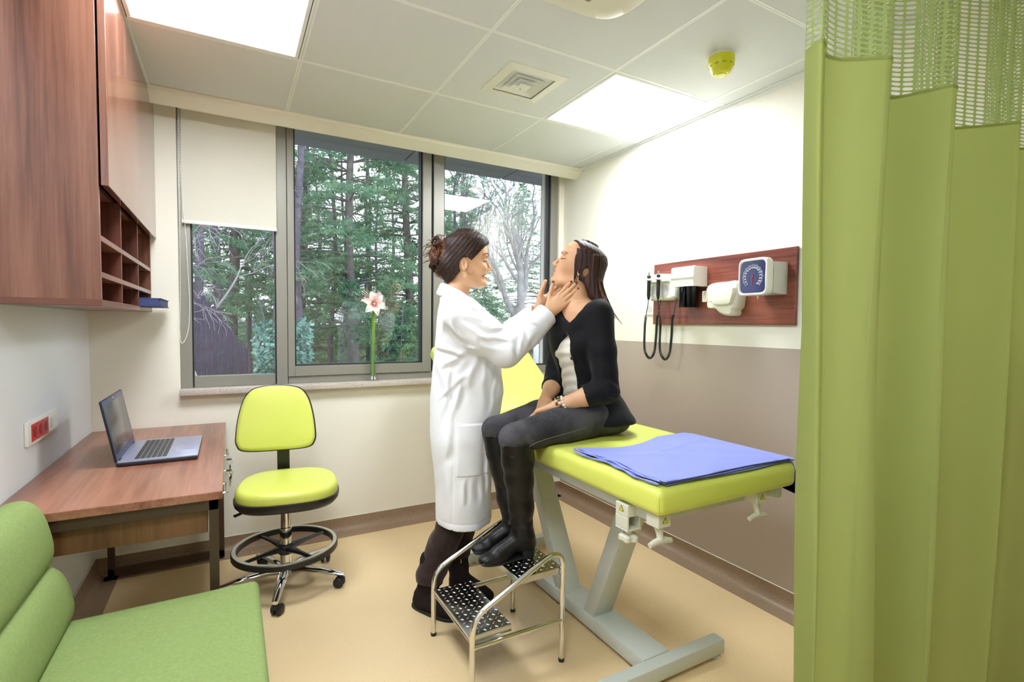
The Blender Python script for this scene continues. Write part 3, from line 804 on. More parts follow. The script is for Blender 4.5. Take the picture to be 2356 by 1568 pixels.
def exam_couch():
    t = thing('examination_couch', 'lime yellow examination couch with raised back on grey steel stand', 'examination couch', (2.06, -1.4, 0))
    b = MB().box((CX0, CY0, CZ0), (CX1, CY1, CZ1 + 0.004), 0.026, 5)
    b.v = [(x, y, z - (0.004 * ((2 * (x - CX0) / (CX1 - CX0) - 1) ** 2) if z > CZ1 - 0.03 else 0)) for x, y, z in b.v]
    s = obj('seat_cushion', b, M['lime'], t, 1.2)
    obj('seam', MB().tube([(CX0 + 0.010, CY0 + 0.0085, CZ0 + 0.012), (CX0 + 0.0075, CY0 + 0.0075, CZ0 + 0.03), (CX0 + 0.0075, CY0 + 0.0075, CZ1 - 0.03), (CX0 + 0.014, CY0 + 0.014, CZ1 - 0.006)], 0.0013, 6), M['lime_seam'], s)
    # raised back section
    a = math.radians(35.0); L = 0.63; R = rot_axis((1, 0, 0), a)
    hy, hz = CY1 + 0.022, CZ0 + 0.01
    b = MB().box((CX0, hy, hz), (CX1, hy + L, hz + 0.085), 0.026, 5, R, (0, hy, hz))
    obj('back_cushion', b, M['lime'], t, 1.2)
    b = MB().box((CX0 + 0.05, hy + 0.03, hz - 0.03), (CX0 + 0.08, hy + L - 0.06, hz + 0.001), 0.003, 1, R, (0, hy, hz))
    b.box((CX1 - 0.08, hy + 0.03, hz - 0.03), (CX1 - 0.05, hy + L - 0.06, hz + 0.001), 0.003, 1, R, (0, hy, hz))
    b.box((CX0 + 0.05, hy + L - 0.09, hz - 0.03), (CX1 - 0.05, hy + L - 0.06, hz + 0.001), 0.003, 1, R, (0, hy, hz))
    obj('back_frame', b, M['couch_frame'], t, smooth=False)
    f = MB()
    for x in (CX0 + 0.042, CX1 - 0.072): f.box((x, CY0 + 0.03, CZ0 - 0.042), (x + 0.03, CY1 + 0.02, CZ0 + 0.002), 0.003, 2)
    for y in (CY0 + 0.07, -1.82, -1.02, CY1 - 0.02): f.box((CX0 + 0.072, y, CZ0 - 0.042), (CX1 - 0.072, y + 0.04, CZ0 - 0.002), 0.003, 2)
    obj('seat_frame', f, M['couch_frame'], t, smooth=False)
    g = MB().box((1.955, -1.9345, 0.02), (2.088, -0.8235, 0.078), 0.006, 2); obj('base_beam', g, M['couch_frame'], t)
    for y in (-1.99, -0.823): 
        o = obj('foot_bar', MB().box((1.735, y, 0.02), (2.335, y + 0.055, 0.078), 0.006, 2), M['couch_frame'], t)
        for x in (1.775, 2.31): obj('levelling_foot', MB().lathe([(0.022, 0.0), (0.024, 0.004), (0.02, 0.012), (0.008, 0.014), (0.008, 0.03)], (x, y + 0.028, 0), 16), M['grey_pl'], o)
    def leg(yb_, yt):
        vs = []
        for z, y in ((0.075, yb_), (CZ0 - 0.04, yt)):
            for x in (1.965, 2.068):
                for d in (-0.036, 0.036): vs.append((x, y + d, z))
        bm = bmesh.new(); V = [bm.verts.new(v) for v in vs]
        for q in ((0, 1, 3, 2), (4, 6, 7, 5), (0, 2, 6, 4), (1, 5, 7, 3), (0, 4, 5, 1), (2, 3, 7, 6)): bm.faces.new([V[i] for i in q])
        bmesh.ops.bevel(bm, geom=list(bm.edges), offset=0.004, segments=2, profile=0.5, affect='EDGES')
        obj('leg', MB().bm(bm), M['couch_frame'], t)
    leg(-1.585, -1.835); leg(-1.365, -1.02)
    # accessory clamp with star knob, and two T handles with warning labels
    c = MB(); x = CX0 + 0.006; y = -2.04
    for a_, b_ in (((x, y - 0.03, 0.70), (x + 0.06, y + 0.03, 0.74)), ((x, y - 0.03, 0.66), (x + 0.008, y + 0.03, 0.70)), ((x + 0.052, y - 0.03, 0.66), (x + 0.06, y + 0.03, 0.70)), ((x, y - 0.03, 0.652), (x + 0.06, y + 0.03, 0.66))): c.box(a_, b_, 0.002, 1)
    c.box((x + 0.008, y + 0.02, 0.66), (x + 0.052, y + 0.028, 0.70))
    cl = obj('clamp', c, M['clamp'], t, smooth=False)
    k = []
    for q in np.linspace(0, 2 * PI, 60, endpoint=False): k.append((0.030 + 0.004 * math.cos(5 * q), q))
    out = np.array([(r * math.cos(q), r * math.sin(q)) for r, q in k])
    kb = pad(out, [(0.006, 0), (0, 0.005), (0, 0.018), (0.008, 0.024), (0.02, 0.026)], ((x + 0.03, y - 0.004, 0.612), (1, 0, 0), (0, 1, 0), (0, 0, 1)))
    kb.lathe([(0.012, 0.63), (0.012, 0.655)], (x + 0.03, y - 0.004, 0), 12)
    obj('star_knob', kb, M['clamp'], cl, 0.6)
    warning('warning_label', (x - 0.0005, y, 0.722), (0, -1, 0), (0, 0, 1), 0.013, cl)
    for tx in (CX0 + 0.045, CX1 - 0.17):
        h = MB().tube([(tx, CY0 + 0.045, 0.705), (tx, CY0 + 0.04, 0.68), (tx, CY0 + 0.036, 0.662)], [0.017, 0.011, 0.012], 12)
        h.tube([(tx - 0.045, CY0 + 0.036, 0.652), (tx - 0.022, CY0 + 0.036, 0.658), (tx, CY0 + 0.036, 0.660), (tx + 0.022, CY0 + 0.036, 0.658), (tx + 0.045, CY0 + 0.036, 0.652)], [0.008, 0.010, 0.011, 0.010, 0.008], 12)
        o = obj('release_handle', h, M['clamp'], t)
        q = obj('handle_block', MB().box((tx - 0.025, CY0 + 0.022, 0.703), (tx + 0.03, CY0 + 0.075, 0.745), 0.003, 1), M['clamp'], o, smooth=False)
        warning('warning_label', (tx + 0.004, CY0 + 0.0215, 0.725), (1, 0, 0), (0, 0, 1), 0.013, o)
M['lime_seam'] = simple('lime_thread', rgb(186, 198, 60), 0.5)
exam_couch()

def sheet():
    # folded cotton sheet on the foot end of the couch: three loose layers, the top one hanging over the far corner
    t = thing('folded_sheet', 'periwinkle blue folded cotton sheet on the foot end of the couch', 'sheet', (2.08, -1.95, CZ1))
    rnd = random.Random(4)
    def nz(x, y, s): return 0.5 * math.sin(x * 11 * s + 1.3 * math.sin(y * 9 * s)) + 0.5 * math.sin(y * 14 * s + 2.1 * math.sin(x * 7 * s + 1))
    zs = CZ1 + 0.004
    def layer(name, z0, th, lo, ins, drop, seed):
        nu, nv = 64, 48
        top = []; bot = []
        for i in range(nu + 1):
            u = i / nu; r1 = []; r2 = []
            for j in range(nv + 1):
                v = j / nv
                # boundary: left edge follows the couch edge, far edge sags in the middle
                xl = CX0 + 0.022 + lo + 0.010 * math.sin(v * 9 + seed) + 0.022 * v
                xr = CX1 + 0.006 - ins * 0.6
                x = xl + (xr - xl) * u
                yn = CY0 + 0.010 + ins * 0.4 + 0.004 * math.sin(u * 8 + seed)
                yf = -1.725 - 0.075 * math.sin(PI * min(1, u * 1.5) ** 0.8) * (1 if u < 0.666 else 1) - ins + 0.03 * max(0, u - 0.7)
                y = yn + (yf - yn) * v
                edge = min(u, 1 - u, v, 1 - v)
                w = 1 - math.exp(-edge * 14)
                z = z0 + th * (0.45 + 0.55 * w) + 0.0035 * nz(x * 1.3 + seed, y * 1.1, 1.6) * w + 0.004 * max(0, math.sin((x * 1.4 + y * 2.2) * 9 + seed)) ** 4 * w
                # crease ridge running from the middle to the right
                dcr = abs((y + 1.93) - 0.22 * (x - 2.05)) ; z += 0.006 * math.exp(-(dcr / 0.012) ** 2) * w * (1 if 2.0 < x < 2.35 else 0.3)
                if drop and u > 0.93:
                    k = (u - 0.93) / 0.07; x = xl + (xr - xl) * (0.93 + 0.05 * math.sin(min(1, k * 1.3) * PI / 2)) + 0.010 * k; z -= (0.01 + (0.075 * (1 - v) + 0.05) * k) * min(1, k * 1.4)
                    x = max(x, CX1 + 0.003) if k > 0.45 else x
                r1.append((x, y, z)); r2.append((x, y, z - (0.0016 if drop and u > 0.9 else th * 0.5 * w + 0.0016)))
            top.append(r1); bot.append(r2)
        b = MB(); b.grid(top); b.grid(bot)
        n1 = (nu + 1) * (nv + 1); per = [i * (nv + 1) for i in range(nu + 1)] + [nu * (nv + 1) + j for j in range(1, nv + 1)] + [i * (nv + 1) + nv for i in range(nu - 1, -1, -1)] + [j for j in range(nv - 1, 0, -1)]
        for k in range(len(per)): a, c = per[k], per[(k + 1) % len(per)]; b.f.append((a, c, c + n1, a + n1)); b.mi.append(0)
        return obj(name, b, M['sheet'], t, 1.4)
    layer('lower_fold', zs, 0.006, 0.018, 0.006, False, 0.3)
    layer('middle_fold', zs + 0.0065, 0.006, 0.004, 0.003, False, 1.9)
    layer('top_fold', zs + 0.013, 0.007, 0.010, 0.0, True, 3.2)
    # rolled hem loops at the left edge
    for z, r, dx, ph in ((zs + 0.0065, 0.0066, 0.020, 0.0), (zs + 0.0145, 0.0060, 0.026, 1.7)):
        K = np.linspace(0, 1, 41); P = [(CX0 + dx + 0.010 * math.sin(9 * (k * 0.96) + 3.2) + 0.016 * k, -2.188 + 0.452 * k, z + 0.0022 * math.sin(23 * k + ph) * math.sin(PI * k)) for k in K]
        obj('rolled_hem', MB().tube(P, [r * (0.55 + 0.45 * math.sin(PI * (0.12 + 0.76 * k))) * (0.85 + 0.25 * math.sin(31 * k + ph)) for k in K], 14, flat=0.62), M['sheet'], t, 1.4)
sheet()

# ------------------------------------------------------------------ step stool
def step_stool():
    t = thing('step_stool', 'two step chrome stool with chequer plate treads beside the couch', 'step stool', (1.556, -1.5, 0))
    xa, xb, yn, yf = 1.365, 1.750, -1.696, -1.302
    zl, zu, r = 0.205, 0.372, 0.0105
    for y in (yn, yf):
        P = [(xa, y, 0.012), (xa, y, 0.10), (xa, y, 0.19)]
        P += [(xa + 0.005, y, 0.245), (xa + 0.022, y, 0.275), (xa + 0.05, y, 0.298)]
        P += [(xa + 0.15, y, 0.348), (xa + 0.25, y, 0.398), (xa + 0.315, y, 0.428)]
        P += [(xa + 0.345, y, 0.434), (xb - 0.012, y, 0.421), (xb, y, 0.388), (xb, y, 0.34), (xb, y, 0.2), (xb, y, 0.012)]
        o = obj('side_frame', MB().tube(catmull(P, 5), r, 14), M['chrome'], t)
        obj('side_rail', MB().tube([(xa, y, 0.168), (xb, y, 0.168)], r * 0.9, 12), M['chrome'], t)
        for x in (xa, xb): obj('foot_cap', MB().lathe([(0.0115, 0.0), (0.012, 0.002), (0.012, 0.013), (0.0105, 0.014)], (x, y, 0), 14), M['black_pl'], o)
    for x_, z_ in ((xa, 0.188), (xb, 0.35)): obj('cross_bar', MB().tube([(x_, yn, z_), (x_, yf, z_)], 0.006, 8), M['chrome'], t)
    def tread(x0, x1, z):
        b = MB(); th = 0.003; sk = 0.026
        b.box((x0, yn + 0.012, z - th), (x1, yf - 0.012, z), 0.0012, 1)
        b.box((x0, yn + 0.012, z - sk), (x0 + th, yf - 0.012, z - th)); b.box((x1 - th, yn + 0.012, z - sk), (x1, yf - 0.012, z - th))
        b.box((x0 + th, yn + 0.012, z - sk), (x1 - th, yn + 0.012 + th, z - th)); b.box((x0 + th, yf - 0.012 - th, z - sk), (x1 - th, yf - 0.012, z - th))
        o = obj('tread', b, M['plate'], t, smooth=False)
        s = MB(); nx = int((x1 - x0) / 0.024); ny = int((yf - yn - 0.03) / 0.024)
        for i in range(nx):
            for j in range(ny):
                c = (x0 + 0.018 + i * 0.024, yn + 0.026 + j * 0.0245, z + 0.0002)
                a = PI / 4 if (i + j) % 2 else -PI / 4
                s.ball(c, (0.0082, 0.0027, 0.0019), 10, 6, rotz(a))
        obj('raised_studs', s, M['chrome'], o)
    tread(xa - 0.004, xa + 0.165, zl); tread(xb - 0.195, xb + 0.004, zu)
M['plate'] = simple('polished_plate', rgb(196, 198, 204), 0.16, 1.0, bump=(260, 0.05, 0.001))
step_stool()

# ------------------------------------------------------------------ wall instruments
def instruments():
    px = W - 0.002; pf = W - 0.022
    t = thing('instrument_board', 'walnut board carrying diagnostic instruments on the right wall', 'board', (W - 0.01, -1.44, 1.51))
    ya, yb, za, zb = -1.892, -1.002, 1.331, 1.690
    obj('board', MB().box((pf, ya, za), (px, yb, zb), 0.002, 2), M['walnut_y'], t, smooth=False)
    # otoscope / ophthalmoscope station
    s = thing('otoscope_station', 'white wall transformer holding two instrument handles on coiled cords', 'medical instrument', (pf, -1.115, 1.55))
    out = catmull([(0.098, 0.072), (-0.098, 0.066), (-0.108, 0.03), (-0.108, -0.04), (-0.085, -0.074), (0.06, -0.074), (0.098, -0.06)], 8, True)
    o3 = np.array(out)
    obj('housing', pad(o3, [(0, 0), (0, 0.03), (0.004, 0.042), (0.014, 0.05), (0.03, 0.052)], ((pf - 0.0005, -1.112, 1.547), (0, 1, 0), (0, 0, 1), (-1, 0, 0))), M['white_pl'], s, 0.6)
    sc = np.array(superell(40, 0.075, 0.036, 3.5))
    obj('cradle_recess', pad(sc, [(0, 0), (0.0, 0.003), (0.004, 0.0045), (0.008, 0.003)], ((pf - 0.0505, -1.10, 1.527), (0, 1, 0), (0, 0, 1), (-1, 0, 0))), M['grey_pl'], s, 0.6)
    sh = MB().box((pf - 0.082, -1.185, 1.574), (pf - 0.048, -1.03, 1.592), 0.006, 3); obj('cradle_shelf', sh, M['white_pl'], s)
    for k, (hy, ex) in enumerate(((-1.052, -1.045), (-1.128, -1.128))):
        hx = pf - 0.088
        h = MB().tube([(hx, hy, 1.585), (hx, hy, 1.56), (hx, hy, 1.50), (hx, hy, 1.475)], [0.010, 0.0105, 0.0105, 0.006], 14)
        ho = obj('handle', h, M['black_pl'], s)
        obj('handle_collar', MB().lathe([(0.008, 1.60), (0.0085, 1.585), (0.0095, 1.57), (0.0095, 1.555)], (hx, hy, 0), 14), M['satin'], ho)
        obj('ring_holder', MB().tube(arc((hx, hy, 1.590), 0.017, 0, 2 * PI, 20, (1, 0, 0), (0, 1, 0))[:-1], 0.0045, 8, closed=True), M['white_pl'], s)
        hd = MB().lathe([(0.006, 1.600), (0.011, 1.604), (0.012, 1.612), (0.010, 1.616), (0.007, 1.618)], (hx, hy, 0), 14)
        ho2 = obj('head_mount', hd, M['black_pl'], ho)
        pn = MB()
        for q in (-0.005, 0, 0.005): pn.tube([(hx, hy + q, 1.617), (hx, hy + q, 1.634)], 0.0018, 6); pn.ball((hx, hy + q, 1.635), 0.0026, 6, 4)
        obj('contact_pins', pn, M['satin'], ho)
        # lead and coil: hangs down, loops and returns to the housing
        ys0, ys1 = ((-1.016, -1.092), (-1.141, -1.211))[k]
        lead = [(hx, hy, 1.476), (hx + 0.002, hy * 0.8 + ys0 * 0.2, 1.44), (hx + 0.008, ys0 * 0.8 + hy * 0.2, 1.375)]
        loop = catmull([lead[-1], (hx + 0.010, ys0, 1.33), (hx + 0.014, ys0 + 0.006, 1.22), (hx + 0.016, ys0 - 0.004, 1.16), (hx + 0.018, (ys0 + ys1) / 2, 1.131), (hx + 0.02, ys1 + 0.006, 1.165), (hx + 0.026, ys1 - 0.002, 1.26), (hx + 0.032, ys1, 1.36), (hx + 0.036, ys1 - 0.004, 1.385)], 16)
        by = ys1 + 0.014
        up = [loop[-1], (hx + 0.05, by - 0.018, 1.45), (hx + 0.058, by - 0.018, 1.482)]
        obj('straight_lead', MB().tube(catmull(lead, 6), 0.0022, 8), M['black_pl'], ho)
        obj('straight_lead', MB().tube(catmull(up, 6), 0.0026, 8), M['black_pl'], ho)
        # helix
        d = np.linalg.norm(np.diff(loop, axis=0), axis=1); cum = np.concatenate([[0], np.cumsum(d)]); Lt = cum[-1]
        pitch = 0.0052; nt_ = int(Lt / pitch * 10); ss = np.linspace(0, Lt, nt_)
        ctr = np.stack([np.interp(ss, cum, loop[:, q]) for q in range(3)], 1)
        tg = np.gradient(ctr, axis=0); tg /= np.linalg.norm(tg, axis=1)[:, None]
        ref = np.array([1.0, 0, 0]); n1 = np.cross(tg, ref); n1 /= np.linalg.norm(n1, axis=1)[:, None]; n2 = np.cross(tg, n1)
        ph = 2 * PI * ss / pitch
        hel = ctr + 0.0062 * (np.cos(ph)[:, None] * n1 + np.sin(ph)[:, None] * n2)
        obj('coiled_cord', MB().tube(hel, 0.0021, 5), M['black_pl'], ho)
    # specula dispenser
    d = thing('specula_dispenser', 'white dispenser box with a smoked cup next to the instrument handles', 'dispenser', (pf, -1.33, 1.56))
    y0, y1 = -1.398, -1.242
    b = MB().prism([(pf - 0.0005, 1.643), (pf - 0.095, 1.643), (pf - 0.105, 1.636), (pf - 0.107, 1.590), (pf - 0.113, 1.583), (pf - 0.107, 1.574), (pf - 0.103, 1.536), (pf - 0.0005, 1.536)], y0, y1, 'xz')
    obj('dispenser_body', b, M['white_pl'], d, 0.35)
    cu = MB().lathe([(0.052, 1.535), (0.052, 1.43), (0.049, 1.424), (0.0, 1.422)], (pf - 0.056, -1.325, 0), 28)
    obj('smoked_cup', cu, M['smoke'], d, 0.5)
    tb = MB()
    for q in range(5): tb.tube([(pf - 0.056 + 0.026 * math.cos(q * 1.256), -1.325 + 0.026 * math.sin(q * 1.256), 1.43), (pf - 0.056 + 0.026 * math.cos(q * 1.256), -1.325 + 0.026 * math.sin(q * 1.256), 1.536)], 0.011, 10)
    obj('specula_stack', tb, M['navy_pl'], d)
    # thermometer holder
    h = thing('thermometer_holder', 'ivory thermometer holder with probe slots left of the gauge', 'medical instrument', (pf, -1.54, 1.45))
    c = [(-1.455, 1.535), (-1.57, 1.548), (-1.632, 1.54), (-1.634, 1.43), (-1.616, 1.405), (-1.614, 1.385), (-1.60, 1.376), (-1.565, 1.378), (-1.53, 1.390), (-1.50, 1.412), (-1.462, 1.416), (-1.45, 1.44)]
    o4 = np.array([(p[0], p[1]) for p in c])
    obj('holder_body', pad(catmull(o4, 4, True), [(0, 0), (0, 0.05), (0.004, 0.062), (0.012, 0.07), (0.03, 0.072)], ((pf - 0.0005, 0, 0), (0, 1, 0), (0, 0, 1), (-1, 0, 0))), M['ivory'], h, 0.5)
    pk = MB()
    pocket = catmull([(-1.50, 1.508), (-1.625, 1.522), (-1.622, 1.448), (-1.60, 1.432), (-1.53, 1.432), (-1.508, 1.445)], 5, True)
    obj('probe_well', pad(np.array(pocket), [(0, 0), (0, 0.026), (0.004, 0.034), (0.012, 0.036)], ((pf - 0.06, 0, 0), (0, 1, 0), (0, 0, 1), (-1, 0, 0))), M['ivory'], h, 0.5)
    obj('well_opening', MB().box((pf - 0.092, -1.59, 1.5125), (pf - 0.066, -1.535, 1.5185), 0.001, 1), M['dark_void'], h, smooth=False)
    for ys_ in (-1.478, -1.446):
        fr = MB(); a, z_ = ys_, 1.478
        for p0, p1 in (((pf - 0.074, a - 0.015, z_ - 0.028), (pf - 0.050, a - 0.012, z_ + 0.028)), ((pf - 0.074, a + 0.011, z_ - 0.028), (pf - 0.050, a + 0.014, z_ + 0.028)), ((pf - 0.074, a - 0.015, z_ + 0.025), (pf - 0.050, a + 0.014, z_ + 0.028)), ((pf - 0.074, a - 0.015, z_ - 0.028), (pf - 0.050, a + 0.014, z_ - 0.025)), ((pf - 0.054, a - 0.014, z_ - 0.027), (pf - 0.050, a + 0.013, z_ + 0.027))): fr.box(p0, p1)
        obj('probe_slot', fr, M['ivory'], h, smooth=False)
    obj('screw', MB().lathe([(0.006, 0), (0.006, 0.002), (0.003, 0.0026), (0, 0.0022)], (pf - 0.0508, -1.585, 1.394), 12, (-1, 0, 0)), M['satin'], h)
    # aneroid gauge
    g = thing('blood_pressure_gauge', 'square white aneroid gauge with dark blue dial on the board', 'gauge', (pf, -1.74, 1.55))
    br = MB().prism([(pf - 0.0005, 1.622), (pf - 0.10, 1.618), (pf - 0.10, 1.478), (pf - 0.0005, 1.472)], -1.852, -1.735, 'xz')
    obj('cuff_basket', br, M['grey_pl'], g, 0.4)
    gy, gz, gx = -1.772, 1.552, pf - 0.128
    fa = math.radians(6)
    u = np.array([0.0, -1.0, 0.0]); u = np.array([-math.sin(fa), -math.cos(fa), 0]); w = np.array([-math.cos(fa), math.sin(fa), 0]); v = np.array([0, 0, 1.0])
    sq = np.array(superell(64, 0.082, 0.086, 7.0))
    C0 = np.array([gx, gy, gz])
    cs = obj('case', pad(sq, [(0.02, -0.03), (0.004, -0.028), (0, -0.02), (0, 0.008), (0.004, 0.013), (0.010, 0.014), (0.0115, 0.009), (0.06, 0.0085)], (C0, u, v, w)), M['white_pl'], g, 0.5)
    sq2 = np.array(superell(64, 0.070, 0.074, 7.0))
    dl = obj('dial', pad(sq2, [(0, 0.0086), (0, 0.0092), (0.01, 0.0092)], (C0, u, v, w)), M['dial'], cs, 0.5)
    mk = MB(); Cd = C0 + w * 0.0098
    for k in range(61):
        a = math.radians(225 - 270 * k / 60 - 0) ; r0 = 0.050; r1 = 0.056 if k % 5 else 0.060
        d_ = u * math.cos(a) + v * math.sin(a); n_ = -u * math.sin(a) + v * math.cos(a); wd = 0.0005
        mk.add([Cd + d_ * r0 + n_ * wd, Cd + d_ * r1 + n_ * wd, Cd + d_ * r1 - n_ * wd, Cd + d_ * r0 - n_ * wd], [(0, 1, 2, 3)])
    obj('scale_marks', mk, M['white_ink'], dl, smooth=False)
    for k in range(16):
        a = math.radians(228 - 276 * k / 15); p = Cd + (u * math.cos(a) + v * math.sin(a)) * 0.043
        cu_ = bpy.data.curves.new('numeral', 'FONT'); cu_.body = str(20 * k); cu_.size = 0.0105; cu_.align_x = 'CENTER'; cu_.align_y = 'CENTER'; cu_.extrude = 0.0001
        ob = bpy.data.objects.new('numeral_source', cu_); COL.objects.link(ob)
        dg = bpy.context.evaluated_depsgraph_get(); me = bpy.data.meshes.new_from_object(ob.evaluated_get(dg))
        q = MB(); q.add([p + u * vv.co.x + v * vv.co.y + w * vv.co.z for vv in me.vertices], [tuple(f.vertices) for f in me.polygons])
        bpy.data.objects.remove(ob); bpy.data.curves.remove(cu_); bpy.data.meshes.remove(me)
        obj('numeral', q, M['white_ink'], dl, smooth=False)
    nd = MB(); a = math.radians(268); d_ = u * math.cos(a) + v * math.sin(a); n_ = -u * math.sin(a) + v * math.cos(a); Cn = Cd + w * 0.001
    nd.add([Cn - d_ * 0.012 + n_ * 0.002, Cn - d_ * 0.012 - n_ * 0.002, Cn + d_ * 0.042 - n_ * 0.0006, Cn + d_ * 0.042 + n_ * 0.0006], [(0, 1, 2, 3)]); nd.lathe([(0.004, 0), (0.004, 0.001), (0, 0.0012)], Cn, 12, w)
    obj('needle', nd, M['red_pl'], dl, smooth=False)
    obj('hose_nipple', MB().lathe([(0.006, 0), (0.006, -0.006), (0.004, -0.008), (0.004, -0.016)], C0 + np.array([0.004, -0.02, -0.086]), 12), M['satin'], cs)
    # light switch half hidden behind the board
    k = thing('wall_socket', 'small white wall socket half hidden behind the instrument board', 'power socket', (W, -0.965, 1.425))
    obj('plate', MB().box((W - 0.008, -0.999, 1.388), (W - 0.0005, -0.905, 1.462), 0.002, 1), M['white_pl'], k, smooth=False)
    obj('well', MB().lathe([(0.022, 0), (0.022, 0.0012), (0.019, 0.0012), (0, 0.0005)], (W - 0.008, -0.955, 1.425), 20, (-1, 0, 0)), M['grey_pl'], k)
M['dial'] = simple('navy_dial', rgb(22, 30, 84), 0.12, spec=0.6)
M['white_ink'] = simple('white_ink', rgb(235, 238, 245), 0.5)
M['navy_pl'] = simple('navy_plastic', rgb(30, 40, 90), 0.3)
def smoke_mat():
    t = NT('smoked_plastic'); tr = t.n('ShaderNodeBsdfTransparent'); tr.inputs[0].default_value = (0.16, 0.16, 0.22, 1)
    gl = t.n('ShaderNodeBsdfGlossy'); gl.inputs['Roughness'].default_value = 0.03; mx = t.n('ShaderNodeMixShader'); fr = t.n('ShaderNodeFresnel')
    t.l(fr.outputs[0], mx.inputs[0]); t.l(tr.outputs[0], mx.inputs[1]); t.l(gl.outputs[0], mx.inputs[2]); t.l(mx.outputs[0], t.out.inputs[0]); return t.m
M['smoke'] = smoke_mat()
instruments()

# ------------------------------------------------------------------ ceiling fittings
def ceiling_fittings():
    x0, x1, y0, y1 = 1.706, 2.011, -1.312, -1.003
    cx, cy = (x0 + x1) / 2, (y0 + y1) / 2
    t = thing('ceiling_vent', 'square white louvred air vent in the ceiling', 'air vent', (cx, cy, H))
    def ring(r0, z0, r1, z1, th=0.0015):
        """square cone frustum sheet"""
        b = MB(); vs = []
        for r, z in ((r0, z0), (r1, z1), (r1, z1 + th), (r0, z0 + th)):
            for sx, sy in ((-1, -1), (1, -1), (1, 1), (-1, 1)): vs.append((cx + sx * r, cy + sy * r * (y1 - y0) / (x1 - x0), z))
        fs = []
        for a, c in ((0, 4), (4, 8), (8, 12), (12, 0)):
            for k in range(4): k2 = (k + 1) % 4; fs.append((a + k, a + k2, c + k2, c + k))
        return b.add(vs, fs)
    R = (x1 - x0) / 2
    fr = ring(R, H - 0.004, R - 0.042, H - 0.010, 0.004); obj('frame', fr, M['vent'], t, smooth=False)
    obj('duct_box', MB().box((cx - R + 0.03, cy - R + 0.03, H + 0.03), (cx + R - 0.03, cy + R - 0.03, H + 0.034)), M['dark_void'], t, smooth=False)
    for k, a in enumerate((0.104, 0.078, 0.052)):
        z = H - 0.006 - 0.004 * k
        obj('louvre', ring(a, z, a - 0.030, z + 0.026, 0.0015), M['vent'], t, smooth=False)
    b = MB(); r = 0.028; z = H - 0.020
    b.prism([(cx - r, cy - r), (cx + r, cy - r), (cx + r, cy + r), (cx - r, cy + r)], z, z + 0.002, 'xy')
    o = obj('centre_plate', b, M['vent'], t, smooth=False)
    obj('screw', MB().lathe([(0.004, 0), (0.004, 0.002), (0, 0.0015)], (cx - 0.008, cy + 0.018, z), 10, (0, 0, -1)), M['satin'], o)
    # smoke detector under a yellow dust cover
    s = thing('smoke_detector', 'round smoke detector under a translucent yellow dust cover', 'smoke detector', (2.456, -1.796, H))
    c = (2.456, -1.796, H)
    obj('base', MB().lathe([(0.050, 0.0), (0.052, -0.006), (0.052, -0.014)], c, 32), M['trimw'], s)
    obj('dust_cover', MB().lathe([(0.053, -0.010), (0.0535, -0.018), (0.052, -0.040), (0.047, -0.052), (0.040, -0.066), (0.036, -0.074), (0.034, -0.075), (0.028, -0.079), (0.022, -0.079), (0.02, -0.083), (0.0, -0.084)], c, 36), M['detector'], s, 0.5)
    k = MB()
    for q in range(10):
        a = q * PI / 5 + 0.3; p = np.array(c) + np.array([0.0492 * math.cos(a), 0.0492 * math.sin(a), -0.047]); k.ball(p, (0.0022, 0.010, 0.0035), 8, 6, rotz(a))
    obj('sensor_slot', k, M['olive_pl'], s)
    # cassette air conditioner
    a = thing('cassette_air_conditioner', 'white ceiling cassette air conditioner at the top edge of the view', 'air conditioner', (1.42, -2.23, H))
    ccx, ccy, hw = 1.420, -2.23, 0.475
    sq = np.array(superell(80, hw, hw, 9.0))
    obj('panel', pad(sq, [(0, 0.0), (0, 0.012), (0.006, 0.024), (0.02, 0.032), (0.075, 0.035), (0.085, 0.032)], ((ccx, ccy, H), (1, 0, 0), (0, 1, 0), (0, 0, -1))), M['ivory'], a, 0.5)
    sq2 = np.array(superell(64, 0.27, 0.27, 8.0))
    obj('intake_grille', pad(sq2, [(0, 0.032), (0.002, 0.038), (0.012, 0.042), (0.05, 0.043)], ((ccx, ccy, H), (1, 0, 0), (0, 1, 0), (0, 0, -1))), M['ivory'], a, 0.5)
    for k in range(4):
        R_ = rotz(k * PI / 2)
        def tr(p): q = R_ @ np.array([p[0], p[1], 0]); return (ccx + q[0], ccy + q[1], p[2])
        b = MB(); b.box((-0.30, 0.315, H - 0.0345), (0.30, 0.385, H - 0.030), 0.004, 2); b.v = [tr(p) for p in b.v]
        o = obj('air_slot', b, M['grey_dark'], a, smooth=False)
        b = MB(); b.box((-0.29, 0.325, H - 0.0385), (0.29, 0.372, H - 0.0345), 0.0018, 2); b.v = [tr(p) for p in b.v]
        obj('air_flap', b, M['ivory'], a, smooth=False)
M['vent'] = simple('vent_white', rgb(232, 232, 222), 0.4)
M['olive_pl'] = simple('olive_plastic', rgb(176, 176, 34), 0.5)
M['grey_dark'] = simple('slot_grey', rgb(120, 118, 108), 0.6)
ceiling_fittings()

